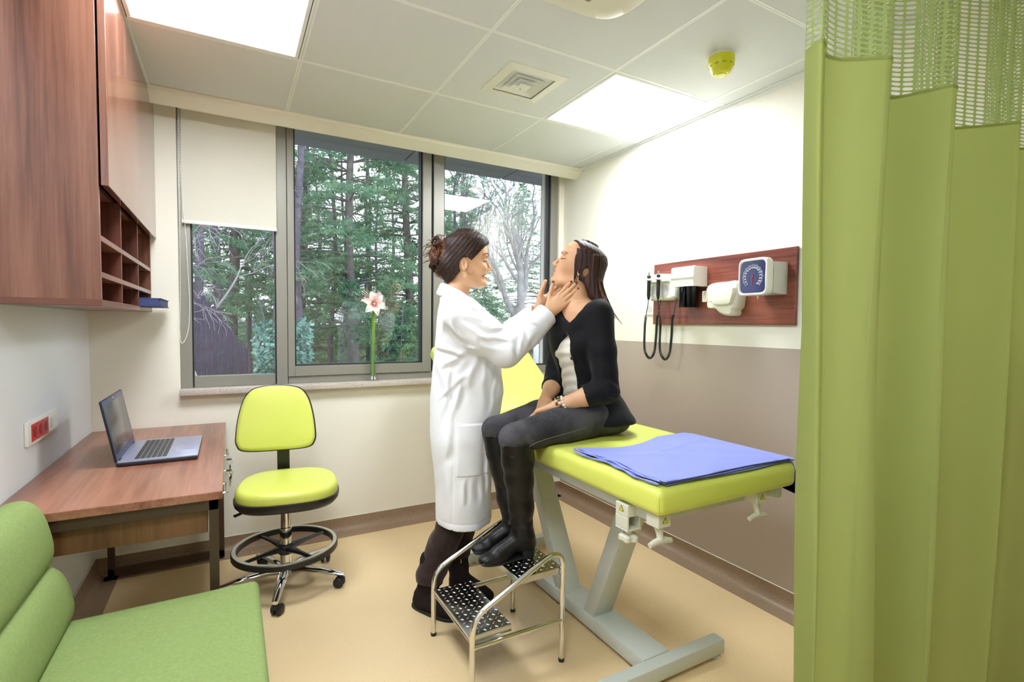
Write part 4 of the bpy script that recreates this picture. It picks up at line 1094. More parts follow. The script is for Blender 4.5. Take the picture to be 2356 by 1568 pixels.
# ------------------------------------------------------------------ curtain
def curtain_mats():
    t = NT('green_curtain_cloth'); b = t.n('ShaderNodeBsdfPrincipled'); b.inputs['Roughness'].default_value = 0.85; b.inputs['Specular IOR Level'].default_value = 0.12
    uv = t.n('ShaderNodeUVMap'); mp = t.n('ShaderNodeMapping'); mp.inputs['Scale'].default_value = (1400, 60, 1); t.l(uv.outputs[0], mp.inputs[0])
    mp2 = t.n('ShaderNodeMapping'); mp2.inputs['Scale'].default_value = (60, 1400, 1); t.l(uv.outputs[0], mp2.inputs[0])
    n1 = t.noise(mp.outputs[0], 1.0, 2); n2 = t.noise(mp2.outputs[0], 1.0, 2)
    ad = t.n('ShaderNodeMath', operation='ADD'); t.l(n1, ad.inputs[0]); t.l(n2, ad.inputs[1])
    c = t.ramp(ad.outputs[0], [(0.35, rgb(143, 152, 84)), (0.65, rgb(166, 174, 106))]); t.l(c, b.inputs['Base Color'])
    tl = t.n('ShaderNodeBsdfTranslucent'); tl.inputs[0].default_value = rgb(168, 180, 104)
    mx = t.n('ShaderNodeMixShader'); mx.inputs[0].default_value = 0.48
    t.b = b; t.bump(ad.outputs[0], 0.12, 0.001)
    t.l(b.outputs[0], mx.inputs[1]); t.l(tl.outputs[0], mx.inputs[2]); t.l(mx.outputs[0], t.out.inputs[0])
    M['curtain'] = t.m
    t = NT('green_curtain_net'); b = t.n('ShaderNodeBsdfPrincipled'); b.inputs['Roughness'].default_value = 0.8; b.inputs['Base Color'].default_value = rgb(152, 168, 102)
    tl = t.n('ShaderNodeBsdfTranslucent'); tl.inputs[0].default_value = rgb(166, 182, 116)
    m0 = t.n('ShaderNodeMixShader'); m0.inputs[0].default_value = 0.35; t.l(b.outputs[0], m0.inputs[1]); t.l(tl.outputs[0], m0.inputs[2])
    uv = t.n('ShaderNodeUVMap'); sp = t.n('ShaderNodeSeparateXYZ'); t.l(uv.outputs[0], sp.inputs[0])
    def math_(op, a, b_=None):
        n = t.n('ShaderNodeMath', operation=op)
        for i, q in enumerate((a, b_)):
            if q is None: continue
            if isinstance(q, (int, float)): n.inputs[i].default_value = q
            else: t.l(q, n.inputs[i])
        return n.outputs[0]
    PU, PV = 0.0245, 0.0112
    cu = math_('DIVIDE', sp.outputs[0], PU); fl = math_('FLOOR', cu)
    fu = math_('SUBTRACT', math_('SUBTRACT', cu, fl), 0.5)
    odd = math_('MODULO', fl, 2.0)
    cv = math_('ADD', math_('DIVIDE', sp.outputs[1], PV), math_('ADD', math_('MULTIPLY', odd, 0.5), math_('MULTIPLY', fu, 0.5)))
    fv = math_('SUBTRACT', math_('SUBTRACT', cv, math_('FLOOR', cv)), 0.5)
    e = math_('ADD', math_('POWER', math_('ABSOLUTE', math_('DIVIDE', fu, 0.40)), 3.0), math_('POWER', math_('ABSOLUTE', math_('DIVIDE', fv, 0.33)), 3.0))
    hole = math_('LESS_THAN', e, 1.0)
    tr = t.n('ShaderNodeBsdfTransparent'); mx = t.n('ShaderNodeMixShader')
    t.l(hole, mx.inputs[0]); t.l(m0.outputs[0], mx.inputs[1]); t.l(tr.outputs[0], mx.inputs[2]); t.l(mx.outputs[0], t.out.inputs[0])
    M['net'] = t.m
curtain_mats()
def curtain():
    t = thing('privacy_curtain', 'tall green privacy curtain with a net top on the right', 'curtain', (2.3, -2.64, H))
    top = [(1.722, -2.570), (1.712, -2.615), (1.690, -2.668), (1.715, -2.662), (1.751, -2.640), (1.816, -2.655), (1.866, -2.694), (1.878, -2.705), (1.896, -2.706), (1.910, -2.688), (1.922, -2.62), (1.985, -2.57), (2.06, -2.577), (2.115, -2.616), (2.152, -2.704), (2.164, -2.716), (2.184, -2.716), (2.198, -2.694), (2.216, -2.63), (2.30, -2.572), (2.42, -2.573), (2.505, -2.614), (2.574, -2.692), (2.588, -2.705), (2.610, -2.704), (2.624, -2.684), (2.646, -2.62), (2.74, -2.585), (2.84, -2.60), (2.880, -2.632)]
    top = [(0.6257 + (x - 0.6257) * 0.9576, -3.2995 + (y + 3.2995) * 0.9576) for x, y in [(1.707, -2.624)] + top[2:]] + [(2.835, -2.700), (2.868, -2.728), (2.884, -2.760)]
    P = catmull(top, 9); n = len(P)
    arcl = np.concatenate([[0], np.cumsum(np.linalg.norm(np.diff(P, axis=0), axis=1))])
    ztop, znet, zbot = H - 0.05, 1.885, 0.12
    def sheet_(z0, z1, m):
        rows = []; uv = []
        for i in range(m + 1):
            z = z0 + (z1 - z0) * i / m; d = max(0.0, znet - z)
            row = []
            for k in range(n):
                x, y = P[k]
                q = k / (n - 1)
                ym = -2.663
                amp = 1 + 0.10 * math.sin(q * 23 + d * 0.9) * min(1, d)
                yy = ym + (y - ym) * amp + 0.010 * math.sin(q * 31 + d * 2.3) * min(1, d)
                xx = x + float(np.interp(d, [0, .16, .34, .56, .93, 1.33], [.002, .007, .016, .031, .030, .041])) * math.exp(-q / .09) + 0.010 * math.sin(q * 17 + d * 1.7) * min(1, d) - 0.012 * d * math.exp(-((q - 0.31) / 0.05) ** 2)
                # soft vertical pleats and a couple of slanting creases
                yy += 0.004 * math.sin(arcl[k] * 55 + d * 0.7) * (0.4 + 0.6 * min(1, d))
                xx = xx + 0.03 * d * max(0, q - 0.8); xx = min(xx, W - 0.012)
                row.append((xx, yy, z)); uv.append((arcl[k], z))
            rows.append(row)
        return rows, uv
    r, uv = sheet_(znet, zbot, 60); obj('cloth', MB().grid(r), M['curtain'], t, 3.0, uv=uv)
    r, uv = sheet_(ztop, znet - 0.001, 24); obj('net_header', MB().grid(r), M['net'], t, 3.0, uv=uv)
    r, uv = sheet_(znet + 0.002, znet - 0.006, 2); hem = [[(p[0], p[1] - 0.0015, p[2]) for p in q] for q in r]
    obj('seam_band', MB().grid(hem), M['curtain'], t, 3.0, uv=uv)
    rail = MB().box((1.60, -2.676, H - 0.030), (W - 0.003, -2.650, H - 0.0005), 0.004, 1); tr_ = thing('curtain_rail', 'white curtain rail fixed to the ceiling', 'curtain rail', (2.25, -2.635, H)); obj('rail', rail, M['white_pl'], tr_, smooth=False)
    g = MB()
    for k in np.linspace(2, n - 3, 18).astype(int): g.tube([(P[k][0], P[k][1], ztop - 0.004), (P[k][0], -2.663 + (P[k][1] + 2.663) * 0.3, H - 0.026)], 0.003, 6)
    obj('glider', g, M['white_pl'], tr_)
curtain()

# ------------------------------------------------------------------ vase
def vase():
    c = (1.423, -0.016, WZ0 + 0.0005)
    t = thing('glass_vase', 'slender clear glass vase with a flared foot on the window sill', 'vase', c)
    o = [(0.0, 0.0), (0.034, 0.0), (0.0365, 0.006), (0.034, 0.014), (0.024, 0.028), (0.0175, 0.055), (0.0155, 0.09), (0.0155, 0.20), (0.017, 0.300), (0.0185, 0.330)]
    i = [(0.0165, 0.330), (0.015, 0.30), (0.0135, 0.20), (0.0135, 0.09), (0.0145, 0.055), (0.012, 0.034), (0.0, 0.030)]
    obj('vase_body', MB().lathe(o + i, c, 32), M['clear'], t, 0.6)
    obj('water', MB().lathe([(0.0, 0.031), (0.0115, 0.035), (0.014, 0.056), (0.0131, 0.09), (0.0131, 0.20), (0.0, 0.2005)], c, 24), M['water'], t, 0.6)
    f = thing('amaryllis', 'single white and pink amaryllis flower standing in the glass vase', 'flower', (c[0], c[1], c[2] + 0.035))
    c = np.array(c)
    st = catmull([c + (-0.003, 0, 0.034), c + (0.0, 0, 0.15), c + (0.004, 0, 0.28), c + (0.006, 0, 0.40), c + (0.006, -0.004, 0.455)], 6)
    obj('stem', MB().tube(st, [0.0095] * (len(st) - 1) + [0.008], 14), M['stem'], f)
    def bloom(ctr, axis, size, seed):
        axis = np.array(axis, float); axis /= np.linalg.norm(axis)
        u = np.cross(axis, (0, 0, 1)); u /= np.linalg.norm(u); v = np.cross(u, axis)
        rn = random.Random(seed)
        for k in range(6):
            a = k * PI / 3 + 0.28; d = u * math.cos(a) + v * math.sin(a); s = -u * math.sin(a) + v * math.cos(a)
            wd = (0.030 if k % 2 else 0.024) * size; L = (0.070 + 0.010 * rn.random()) * size
            rows = []; uv = []
            for i_ in range(13):
                q = i_ / 12
                r = L * q; lift = 0.030 * size * math.cos(q * 2.2) - 0.004 * size * q - 0.018 * size * max(0, q - 0.7) * 3
                w_ = wd * (math.sin(PI * min(1, 0.12 + 0.80 * q) ** 0.9)) * (1 - 0.25 * q)
                row = []
                for j in range(9):
                    e = (j - 4) / 4
                    row.append(ctr + d * r + s * (w_ * e) + axis * (-0.02 * size + 0.040 * size * math.sin(q * 1.9) - 0.020 * size * max(0, q - 0.65) * 2.2 - 0.006 * size * (1 - abs(e)) + 0.003 * size * math.sin(8 * q + 3 * e + k) * q))
                    uv.append((q, e * 0.5 + 0.5))
                rows.append(row)
            rows2 = [[p - axis * 0.0008 for p in r_] for r_ in rows][::-1]
            b = MB().grid(rows); b.grid(rows2); uv2 = uv + [uv[(12 - i_ // 9) * 9 + i_ % 9] for i_ in range(len(uv))]
            obj('petal', b, M['petal'], f, 1.5, uv=uv2)
        stm = MB()
        for k in range(6):
            a = k * PI / 3; dd = u * math.cos(a) * 0.010 + v * math.sin(a) * 0.010
            p = [ctr - axis * 0.01, ctr + axis * 0.02 * size + dd, ctr + axis * 0.05 * size + dd * 1.5 - v * 0.006]
            stm.tube(catmull(p, 4), 0.0009, 5); stm.ball(p[-1], 0.0024, 6, 4)
        obj('stamens', stm, M['stamen'], f)
        obj('flower_tube', MB().tube([ctr - axis * 0.012 * size, ctr - axis * 0.035 * size - np.array([0, 0, 0.006]), c + (0.006, -0.004, 0.455)], [0.010 * size, 0.008 * size, 0.007], 10), M['stem'], f)
    bloom(c + (0.002, -0.040, 0.492), (-0.10, -1.0, 0.10), 1.0, 2)
    bloom(c + (0.040, 0.010, 0.525), (1.0, 0.35, 0.35), 0.80, 5)
    bloom(c + (-0.026, 0.008, 0.535), (-0.55, 0.2, 0.8), 0.74, 8)
def petal_mat():
    t = NT('amaryllis_petal'); b = t.bsdf(**{'Roughness': 0.55, 'Subsurface Weight': 0.0, 'Specular IOR Level': 0.2})
    uv = t.n('ShaderNodeUVMap'); sp = t.n('ShaderNodeSeparateXYZ'); t.l(uv.outputs[0], sp.inputs[0])
    c1 = t.ramp(sp.outputs[0], [(0.06, rgb(140, 30, 40)), (0.20, rgb(214, 110, 116)), (0.36, rgb(240, 212, 210)), (1.0, rgb(240, 232, 230))]); t.l(c1, b.inputs['Base Color'])
    return t.m
M['petal'] = petal_mat()
M['stem'] = simple('green_stem', rgb(112, 160, 44), 0.4)
M['stamen'] = simple('stamen_white', rgb(246, 232, 220), 0.5)
M['water'] = glass_pane('water', (0.90, 0.96, 0.92, 1), 0.5)
vase()
# ------------------------------------------------------------------ outside the window
def foliage_mat(name, lo, mid, hi, tr=0.3):
    t = NT(name); b = t.n('ShaderNodeBsdfPrincipled'); b.inputs['Roughness'].default_value = 0.6; b.inputs['Specular IOR Level'].default_value = 0.25
    v = t.coords((1, 1, 1)); f = t.noise(v, 1.6, 4, 0.6); f2 = t.noise(v, 14, 2)
    m = t.n('ShaderNodeMath', operation='MULTIPLY_ADD'); m.inputs[1].default_value = 0.35; t.l(f2, m.inputs[0])
    m2 = t.n('ShaderNodeMath', operation='MULTIPLY'); m2.inputs[1].default_value = 0.65; t.l(f, m2.inputs[0]); t.l(m2.outputs[0], m.inputs[2])
    c = t.ramp(m.outputs[0], [(0.34, lo), (0.5, mid), (0.66, hi)]); t.l(c, b.inputs['Base Color'])
    tl = t.n('ShaderNodeBsdfTranslucent'); t.l(c, tl.inputs[0])
    mx = t.n('ShaderNodeMixShader'); mx.inputs[0].default_value = tr
    t.l(b.outputs[0], mx.inputs[1]); t.l(tl.outputs[0], mx.inputs[2]); t.l(mx.outputs[0], t.out.inputs[0])
    return t.m
M['needles'] = foliage_mat('blue_green_needles', rgb(78, 120, 104), rgb(122, 164, 136), rgb(168, 200, 160), 0.5)
M['ivy'] = foliage_mat('ivy_leaves', rgb(60, 104, 104), rgb(104, 152, 146), rgb(178, 212, 204))
M['sparse_leaf'] = foliage_mat('grey_green_leaves', rgb(110, 142, 136), rgb(150, 178, 158), rgb(184, 202, 176), 0.5)
M['bark'] = simple('grey_brown_bark', rgb(150, 148, 154), 0.9, spec=0.1, var=0.3, vscale=6, bump=(30, 0.6, 0.02))
M['conifer_bark'] = simple('brown_conifer_bark', rgb(112, 108, 108), 0.9, spec=0.1, var=0.3, vscale=6, bump=(30, 0.6, 0.02))
M['pale_bark'] = simple('pale_twig_bark', rgb(150, 146, 152), 0.9, spec=0.1, var=0.2, vscale=6)
M['dark_bark'] = simple('dark_bark', rgb(104, 98, 114), 0.9, spec=0.1, var=0.3, vscale=8, bump=(40, 0.6, 0.02))
M['litter'] = speckle('leaf_litter_ground', rgb(120, 116, 92), rgb(84, 92, 58), 0.95, 9, 0.5, 0.1, rgb(96, 98, 72))
M['rock'] = simple('pale_rock', rgb(168, 166, 160), 0.9, spec=0.15, var=0.25, vscale=4, bump=(9, 0.7, 0.03))
M['slate'] = simple('slate_soffit', rgb(150, 152, 176), 0.6)
M['barrel'] = simple('white_enamel_post', rgb(226, 232, 244), 0.4)

def mesh_np(name, V, F, mat, parent, smooth=False):
    me = bpy.data.meshes.new(name)
    base = np.array(root_loc(parent)); V = np.asarray(V, np.float32) - base.astype(np.float32); F = np.asarray(F, np.int32)
    k = F.shape[1]
    me.vertices.add(len(V)); me.vertices.foreach_set('co', V.ravel())
    me.loops.add(F.size); me.loops.foreach_set('vertex_index', F.ravel())
    me.polygons.add(len(F)); me.polygons.foreach_set('loop_start', np.arange(0, F.size, k)); me.polygons.foreach_set('loop_total', np.full(len(F), k))
    me.update(calc_edges=True); me.validate()
    me.materials.append(mat)
    if smooth: me.shade_smooth()
    o = bpy.data.objects.new(name, me); COL.objects.link(o); o.parent = parent; return o

def needle_sprays(P, D, L, W_, rng, per=7):
    """short narrow blades fanned along each twig: P start, D unit direction, L twig length"""
    n = len(P); V = []; 
    k = np.repeat(np.arange(n), per); m = len(k)
    t = rng.random(m) ** 0.8
    base = P[k] + D[k] * (L[k] * t)[:, None]
    d = D[k] * 0.75 + rng.normal(0, 0.42, (m, 3)) ; d[:, 2] -= 0.12; d /= np.linalg.norm(d, axis=1)[:, None]
    s = np.cross(d, rng.normal(0, 1, (m, 3))); s /= np.linalg.norm(s, axis=1)[:, None]
    ln = W_ * rng.uniform(2.6, 4.6, m)[:, None]; w = W_ * rng.uniform(0.6, 1.1, m)[:, None]
    a = base - s * w * 0.5; b = base + d * ln * 0.45 + s * w * 0.6; c = base + d * ln; e = base + d * ln * 0.5 - s * w * 0.6
    V = np.stack([a, b, c, e], 1).reshape(-1, 3); F = np.arange(4 * m).reshape(-1, 4)
    return V, F

def conifer(loc, h, rad, seed, label, group, crown0=0.6, dens=1.0, mat='needles', bark='conifer_bark'):
    rng = np.random.default_rng(seed)
    t = thing('conifer_tree', label, 'tree', loc, group)
    lx, ly, lz = loc; base = np.array(loc, float)
    zs = np.linspace(0, h, 14)
    bend = np.stack([0.12 * np.sin(zs * 0.5 + seed), 0.12 * np.cos(zs * 0.4 + seed), zs], 1)
    tr = 0.009 * h + 0.02
    obj('trunk', MB().tube(bend + base, np.maximum(0.012, tr * (1 - zs / h)), 9), M[bark], t, 1.5)
    br = MB(); Ps = []; Ds = []; Ls = []
    z = crown0
    while z < h - 0.3:
        q = z / h; R = rad * (1 - q) ** 1.15 * (0.55 + 0.45 * min(1, (z - crown0) / (0.15 * h) + 0.4))
        nb = rng.integers(4, 7)
        for _ in range(nb):
            a = rng.uniform(0, 2 * PI); L = R * rng.uniform(0.6, 1.15)
            up = rng.uniform(0.0, 0.25) + 0.35 * q
            c = base + np.array([np.interp(z, zs, bend[:, 0]), np.interp(z, zs, bend[:, 1]), z])
            d = np.array([math.cos(a), math.sin(a), 0.0])
            ts = np.linspace(0, 1, 7)
            pts = c + d * (L * ts)[:, None] + np.array([0, 0, 1.0]) * (L * (up * ts - 0.42 * ts ** 2))[:, None]
            br.tube(pts, 0.022 * (1 - 0.85 * ts) * (L / 2 + 0.3), 4, cap=False)
            nt_ = int(max(4, L / 0.085 * dens)); tt = np.sqrt(rng.random(nt_)) * 0.92 + 0.08
            p0 = np.stack([np.interp(tt, ts, pts[:, k]) for k in range(3)], 1)
            side = np.cross(d, (0, 0, 1)); sg = rng.choice([-1, 1], nt_)
            tw = d * rng.uniform(0.5, 1.0, (nt_, 1)) + side * (sg * rng.uniform(0.35, 1.1, nt_))[:, None] + np.stack([np.zeros(nt_), np.zeros(nt_), rng.uniform(-0.55, 0.25, nt_)], 1)
            tw /= np.linalg.norm(tw, axis=1)[:, None]
            Ps.append(p0); Ds.append(tw); Ls.append(rng.uniform(0.18, 0.5, nt_) * (1.1 - 0.5 * tt) * min(1.2, 0.4 + L / 2.2))
        z += rng.uniform(0.16, 0.30)
    obj('branches', br, M[bark], t, 1.5)
    V, F = needle_sprays(np.concatenate(Ps), np.concatenate(Ds), np.concatenate(Ls), 0.026, rng, 18)
    mesh_np('foliage', V, F, M[mat], t)
    return t

def bare_tree(loc, h, seed, label, group, forks=(0.35, 3), spread=0.55, levels=5, mat='bark', droop=0.0, leaf=None, r0=0.16, name='bare_tree'):
    rng = np.random.default_rng(seed)
    t = thing(name, label, 'tree', loc, group); base = np.array(loc, float)
    trunk = MB(); twigs = MB(); tips = []
    def grow(p, d, L, r, lev):
        n = 5; pts = [p]; q = d.copy()
        for i in range(n):
            q = q + rng.normal(0, 0.10 + 0.02 * (levels - lev), 3); q[2] += 0.05 - droop * (levels - lev) * 0.08; q /= np.linalg.norm(q)
            pts.append(pts[-1] + q * L / n)
        pts = np.array(pts); rr = r * np.linspace(1, 0.62, n + 1)
        (trunk if lev >= levels - 1 else twigs).tube(pts, np.maximum(rr, 0.0035), 8 if lev >= levels - 1 else (5 if lev > 1 else 3), cap=False)
        if lev <= 2: tips.append((pts[3], q, L * 0.5))
        if lev == 0: return
        nc = forks[1] if lev == levels else rng.integers(3, 5)
        for k in range(nc):
            ti = n if (k == 0) else rng.integers(2, n + 1)
            w = np.cross(q, rng.normal(0, 1, 3)); w /= np.linalg.norm(w)
            an = spread * rng.uniform(0.45, 1.25) * (0.45 if k == 0 else 1)
            nd = q * math.cos(an) + w * math.sin(an); nd /= np.linalg.norm(nd)
            grow(pts[ti], nd, L * rng.uniform(0.55, 0.82), rr[ti] * (0.8 if k == 0 else 0.6), lev - 1)
    grow(base, np.array([0.03, 0.0, 1.0]), h * forks[0], r0, levels)
    obj('trunk', trunk, M[mat], t, 1.5); obj('twigs', twigs, M[mat], t, 1.5)
    if leaf:
        sel = [q for q in tips if rng.random() < leaf[0]]
        P = np.array([s[0] for s in sel]); D = np.array([s[1] for s in sel]); L = np.array([s[2] for s in sel])
        V, F = needle_sprays(P, D, L, leaf[1], rng, leaf[2]); mesh_np('leaves', V, F, M[leaf[3]], t)
    return t

def shrub(loc, size, n, seed, label, mat, leaf=0.05, name='ivy_shrub', group=None):
    rng = np.random.default_rng(seed); t = thing(name, label, 'shrub', loc, group); base = np.array(loc, float)
    st = MB()
    for k in range(14):
        a = rng.uniform(0, 2 * PI); e = base + np.array([size[0] * 0.8 * math.cos(a) * rng.random(), size[1] * 0.8 * math.sin(a) * rng.random(), size[2] * rng.uniform(0.5, 0.95)])
        m = (base + e) / 2 + rng.normal(0, 0.08, 3); st.tube(catmull([base + rng.normal(0, 0.05, 3) * (1, 1, 0), m, e], 4), 0.012, 5)
    obj('stems', st, M['dark_bark'], t, 1.5)
    d = rng.normal(0, 1, (n, 3)); d /= np.linalg.norm(d, axis=1)[:, None]; d[:, 2] = np.abs(d[:, 2]) * 1.0
    r = rng.uniform(0.55, 1.0, n) ** 0.6 * (0.8 + 0.25 * np.sin(d[:, 0] * 6 + seed) * np.cos(d[:, 2] * 5))
    P = base + d * r[:, None] * np.array(size)
    u = rng.normal(0, 1, (n, 3)) + d * 0.2; u[:, 2] -= 0.5; u /= np.linalg.norm(u, axis=1)[:, None]
    w = np.cross(u, d + rng.normal(0, 0.4, (n, 3))); w /= np.linalg.norm(w, axis=1)[:, None]
    L = leaf * rng.uniform(0.7, 1.4, n)[:, None]
    V = np.stack([P, P + u * L * 0.5 + w * L * 0.45, P + u * L * 1.1, P + u * L * 0.5 - w * L * 0.45], 1).reshape(-1, 3)
    mesh_np('leaves', V, np.arange(4 * n).reshape(-1, 4), M[mat], t)
    return t

def outside():
    GZ = -0.25
    rng = np.random.default_rng(5)
    rows = []
    for i in range(41):
        r = []
        for j in range(41):
            x = -30 + 70 * i / 40; y = 0.24 + 70 * (j / 40) ** 1.6
            r.append((x, y, GZ + 0.10 * math.sin(x * 0.7 + y * 0.4) * min(1, y / 4) + 0.02 * max(0, y - 6)))
        rows.append(r)
    b = MB().grid(rows); tag(obj('ground', b, M['litter'], angle=3), 'leaf strewn ground of the wood outside', 'ground', None, 'structure')
    e = MB()
    for xa, xb in ((-3.0, 1.835), (1.850, 2.72), (2.735, 3.4), (3.415, 6.0)): e.box((xa, 0.25, 2.60), (xb, 0.74, 2.80))
    e.box((-3, 0.25, 2.615), (6, 0.73, 2.79))
    struct('eave', e, M['slate'], 'slate grey eave soffit outside the window', smooth=False)
    fin = MB().box((W + 0.25, 0.25, -0.2), (W + 0.33, 0.74, 2.6)); struct('trim_3', fin, M['slate'], 'slate fin at the outer edge of the window', smooth=False)
    g = 'conifers in the wood outside the window'
    conifer((3.22, 9.2, GZ), 13.0, 2.9, 3, 'large dense conifer filling the middle window light', g, 1.5, 1.25)
    conifer((5.1, 11.0, GZ), 14.0, 3.0, 8, 'conifer at the right edge of the middle window light', g, 0.8, 1.1)
    conifer((0.75, 10.5, GZ), 14.0, 2.6, 11, 'conifer behind the mullion left of the middle window light', g, 1.9, 1.0)
    conifer((-1.0, 8.0, GZ), 12.0, 2.4, 13, 'conifer seen through the left window light under the blind', g, 1.0, 1.0)
    conifer((2.9, 15.5, GZ), 12.0, 3.2, 17, 'farther conifer behind the large dense one', g, 0.5, 0.9)
    conifer((8.6, 15.0, GZ), 11.0, 2.6, 21, 'farther conifer at the right of the right window light', g, 0.6, 0.9)
    conifer((3.75, 7.2, GZ), 2.0, 0.75, 25, 'small dark young conifer low in the middle window light', g, 0.05, 1.2)
    far = conifer((-2.0, 19.0, GZ), 13.0, 3.2, 33, 'distant conifer closing the view at the back of the wood', 'distant conifers', 0.3, 0.8)
    for k, (x, y, sc) in enumerate(((1.2, 20.5, 0.95), (4.2, 22.0, 0.9), (7.4, 21.0, 0.8), (10.5, 20.0, 0.75), (-5.0, 16.0, 0.9), (13.5, 19.0, 0.7))):
        c = copy_tree(far); c.location = (x, y, GZ + 0.2); c.rotation_euler = (0, 0, 1.1 * k + 0.7); c.scale = (1.0, 1.0, sc)
    b_ = 'bare trees in the wood outside the window'
    bare_tree((7.55, 9.0, GZ), 10.5, 4, 'big bare forked tree in the right window light', b_, (0.20, 4), 0.42, 5, 'bark', 0.0, (0.30, 0.024, 14, 'sparse_leaf'), 0.24)
    bare_tree((5.9, 9.8, GZ), 9.5, 9, 'slimmer bare tree at the left of the right window light', b_, (0.30, 3), 0.5, 5, 'dark_bark', 0.0, (0.22, 0.024, 14, 'sparse_leaf'), 0.13)
    bare_tree((0.45, 5.2, GZ), 5.2, 14, 'pale bare tree with drooping twigs at the left of the middle light', b_, (0.30, 4), 0.85, 5, 'pale_bark', 0.5, None, 0.045)
    bare_tree((-0.45, 4.4, GZ), 4.4, 19, 'pale bare tree with arching twigs in the left window light', b_, (0.30, 4), 0.95, 5, 'pale_bark', 0.6, None, 0.04)
    # slim straight stems low in the middle of the view
    stems = [(1.35, 7.0), (1.62, 8.4), (1.85, 7.6), (2.2, 10.2), (3.3, 12.5), (3.75, 13.2), (4.35, 12.6), (2.45, 13.5), (1.9, 12.0), (4.8, 14.5), (1.15, 12.5), (0.1, 7.4), (0.35, 8.8), (5.5, 16.0)]
    where = ['nearest slim dark trunk left in the middle window light', 'second slim dark trunk left in the middle light', 'slim dark trunk just left of the vase', 'slim dark trunk behind the vase', 'distant slim trunk right of the vase', 'distant slim trunk under the conifer at the right', 'distant slim trunk at the right edge of the middle light', 'distant slim trunk behind the large conifer', 'distant slim trunk left of the vase', 'distant slim trunk behind the second mullion', 'distant slim trunk at the left edge of the middle light', 'slim dark trunk in the left window light', 'farther slim trunk in the left window light', 'most distant slim trunk by the right light']
    for k, ((x, y), lb) in enumerate(zip(stems, where)):
        t = thing('slim_tree', lb, 'tree', (x, y, GZ), 'slim trunks in the wood')
        zz = np.linspace(0, 7.5, 9); c = np.stack([x + 0.08 * np.sin(zz + k), y + 0.05 * np.cos(zz * 0.8 + k), GZ + zz], 1)
        obj('trunk', MB().tube(c, np.linspace(0.085, 0.03, 9) * (0.8 + 0.5 * ((k * 7) % 5) / 5), 8), M['dark_bark'], t, 1.5)
        q = MB(); 
        for _ in range(16):
            z0 = rng.uniform(1.0, 7.0); a = rng.uniform(0, 2 * PI); L = rng.uniform(0.4, 1.1); p = np.array([np.interp(z0, zz, c[:, 0]), y, GZ + z0]); d = np.array([math.cos(a), math.sin(a), 0.25])
            q.tube([p, p + d * L * 0.5, p + d * L - np.array([0, 0, 0.1])], [0.012, 0.008, 0.004], 4)
        obj('branches', q, M['dark_bark'], t, 1.5)
    shrub((1.30, 4.3, GZ), (0.55, 0.5, 2.1), 5200, 2, 'ivy covered shrub at the right of the left window light', 'ivy', 0.055)
    shrub((0.75, 3.0, GZ), (0.55, 0.45, 0.85), 1800, 6, 'low ivy bush at the bottom of the left window light', 'ivy', 0.05)
    shrub((6.6, 8.0, GZ), (0.8, 0.7, 1.6), 2600, 7, 'ivy bush low in the right window light', 'ivy', 0.06)
    shrub((-1.4, 6.3, GZ), (1.1, 0.8, 1.5), 2600, 9, 'undergrowth bush left of the rocks', 'needles', 0.06, 'bush')
    shrub((4.2, 10.2, GZ), (1.1, 0.8, 0.95), 2600, 10, 'undergrowth bush below the conifers right of the vase', 'needles', 0.06, 'bush')
    shrub((2.2, 9.0, GZ), (1.0, 0.8, 0.7), 2200, 12, 'undergrowth bush below the large conifer', 'needles', 0.06, 'bush')
    # dark boards behind the rocks, added to imitate a dark reflection in the glass
    f = thing('reflection_boards', 'dark purple brown board fence with a sloping top in the left window light', 'fence', (0.4, 4.9, GZ))
    for k in range(13):
        x0 = 0.02 + k * 0.064; hgt = 1.88 + 0.05 * math.sin(k * 2.1) if k < 6 else 1.88 - (k - 5) * 0.10
        obj('board', MB().box((x0, 4.88, GZ), (x0 + 0.059, 4.90 + 0.004 * (k % 3), GZ + hgt), 0.004, 1), M['fence'], f, smooth=False)
    obj('reflection_rail', MB().box((0.02, 4.90, GZ + 0.5), (0.84, 4.94, GZ + 0.58)), M['fence'], f, smooth=False)
    for k, (c, s, lb) in enumerate((((0.02, 3.5, 0.62), (0.26, 0.24, 0.22), 'upper mossy boulder at the lower left of the window'), ((0.30, 3.05, 0.62), (0.17, 0.16, 0.11), 'flat boulder right of the white rock'), ((0.10, 2.85, 0.60), (0.13, 0.13, 0.13), 'white rock in the bottom left corner of the window'))):
        rr = np.random.default_rng(k + 40); b = MB().ball((0, 0, 0), 1.0, 22, 14); V = np.array(b.v)
        o1 = rr.normal(0, 1, (5, 3)); n_ = sum(np.sin(V @ o + i) for i, o in enumerate(o1 * 1.8)) * 0.06; V = np.sign(V) * np.abs(V) ** 0.85 * (1 + n_[:, None])
        b.v = [tuple(p) for p in V * np.array(s) + np.array((c[0], c[1], c[2]))]
        bb = obj('boulder', b, M['rock'] if k < 2 else M['barrel'], loc=(c[0], c[1], 0)); tag(bb, lb, 'rock', 'boulders outside')
    bank = MB(); rows = []
    for i in range(21):
        r = []
        for j in range(15):
            u = i / 20 * 2 - 1; v = j / 14 * 2 - 1; hh = max(0.0, 1 - u * u) * max(0.0, 1 - v * v)
            r.append((0.10 + 1.5 * u, 3.6 + 1.2 * v, GZ - 0.05 + 0.95 * hh ** 0.8 + 0.03 * math.sin(9 * u + 7 * v) * hh))
        rows.append(r)
    tag(obj('earth_bank', bank.grid(rows), M['litter'], angle=3), 'earth bank under the boulders outside', 'ground', None, 'structure')
    w = thing('bollard_light', 'white cylindrical post light outside behind the patient', 'post light', (4.89, 3.46, GZ))
    obj('post', MB().lathe([(0.05, 0.0), (0.05, 0.95)], (4.89, 3.46, GZ), 20), M['barrel'], w)
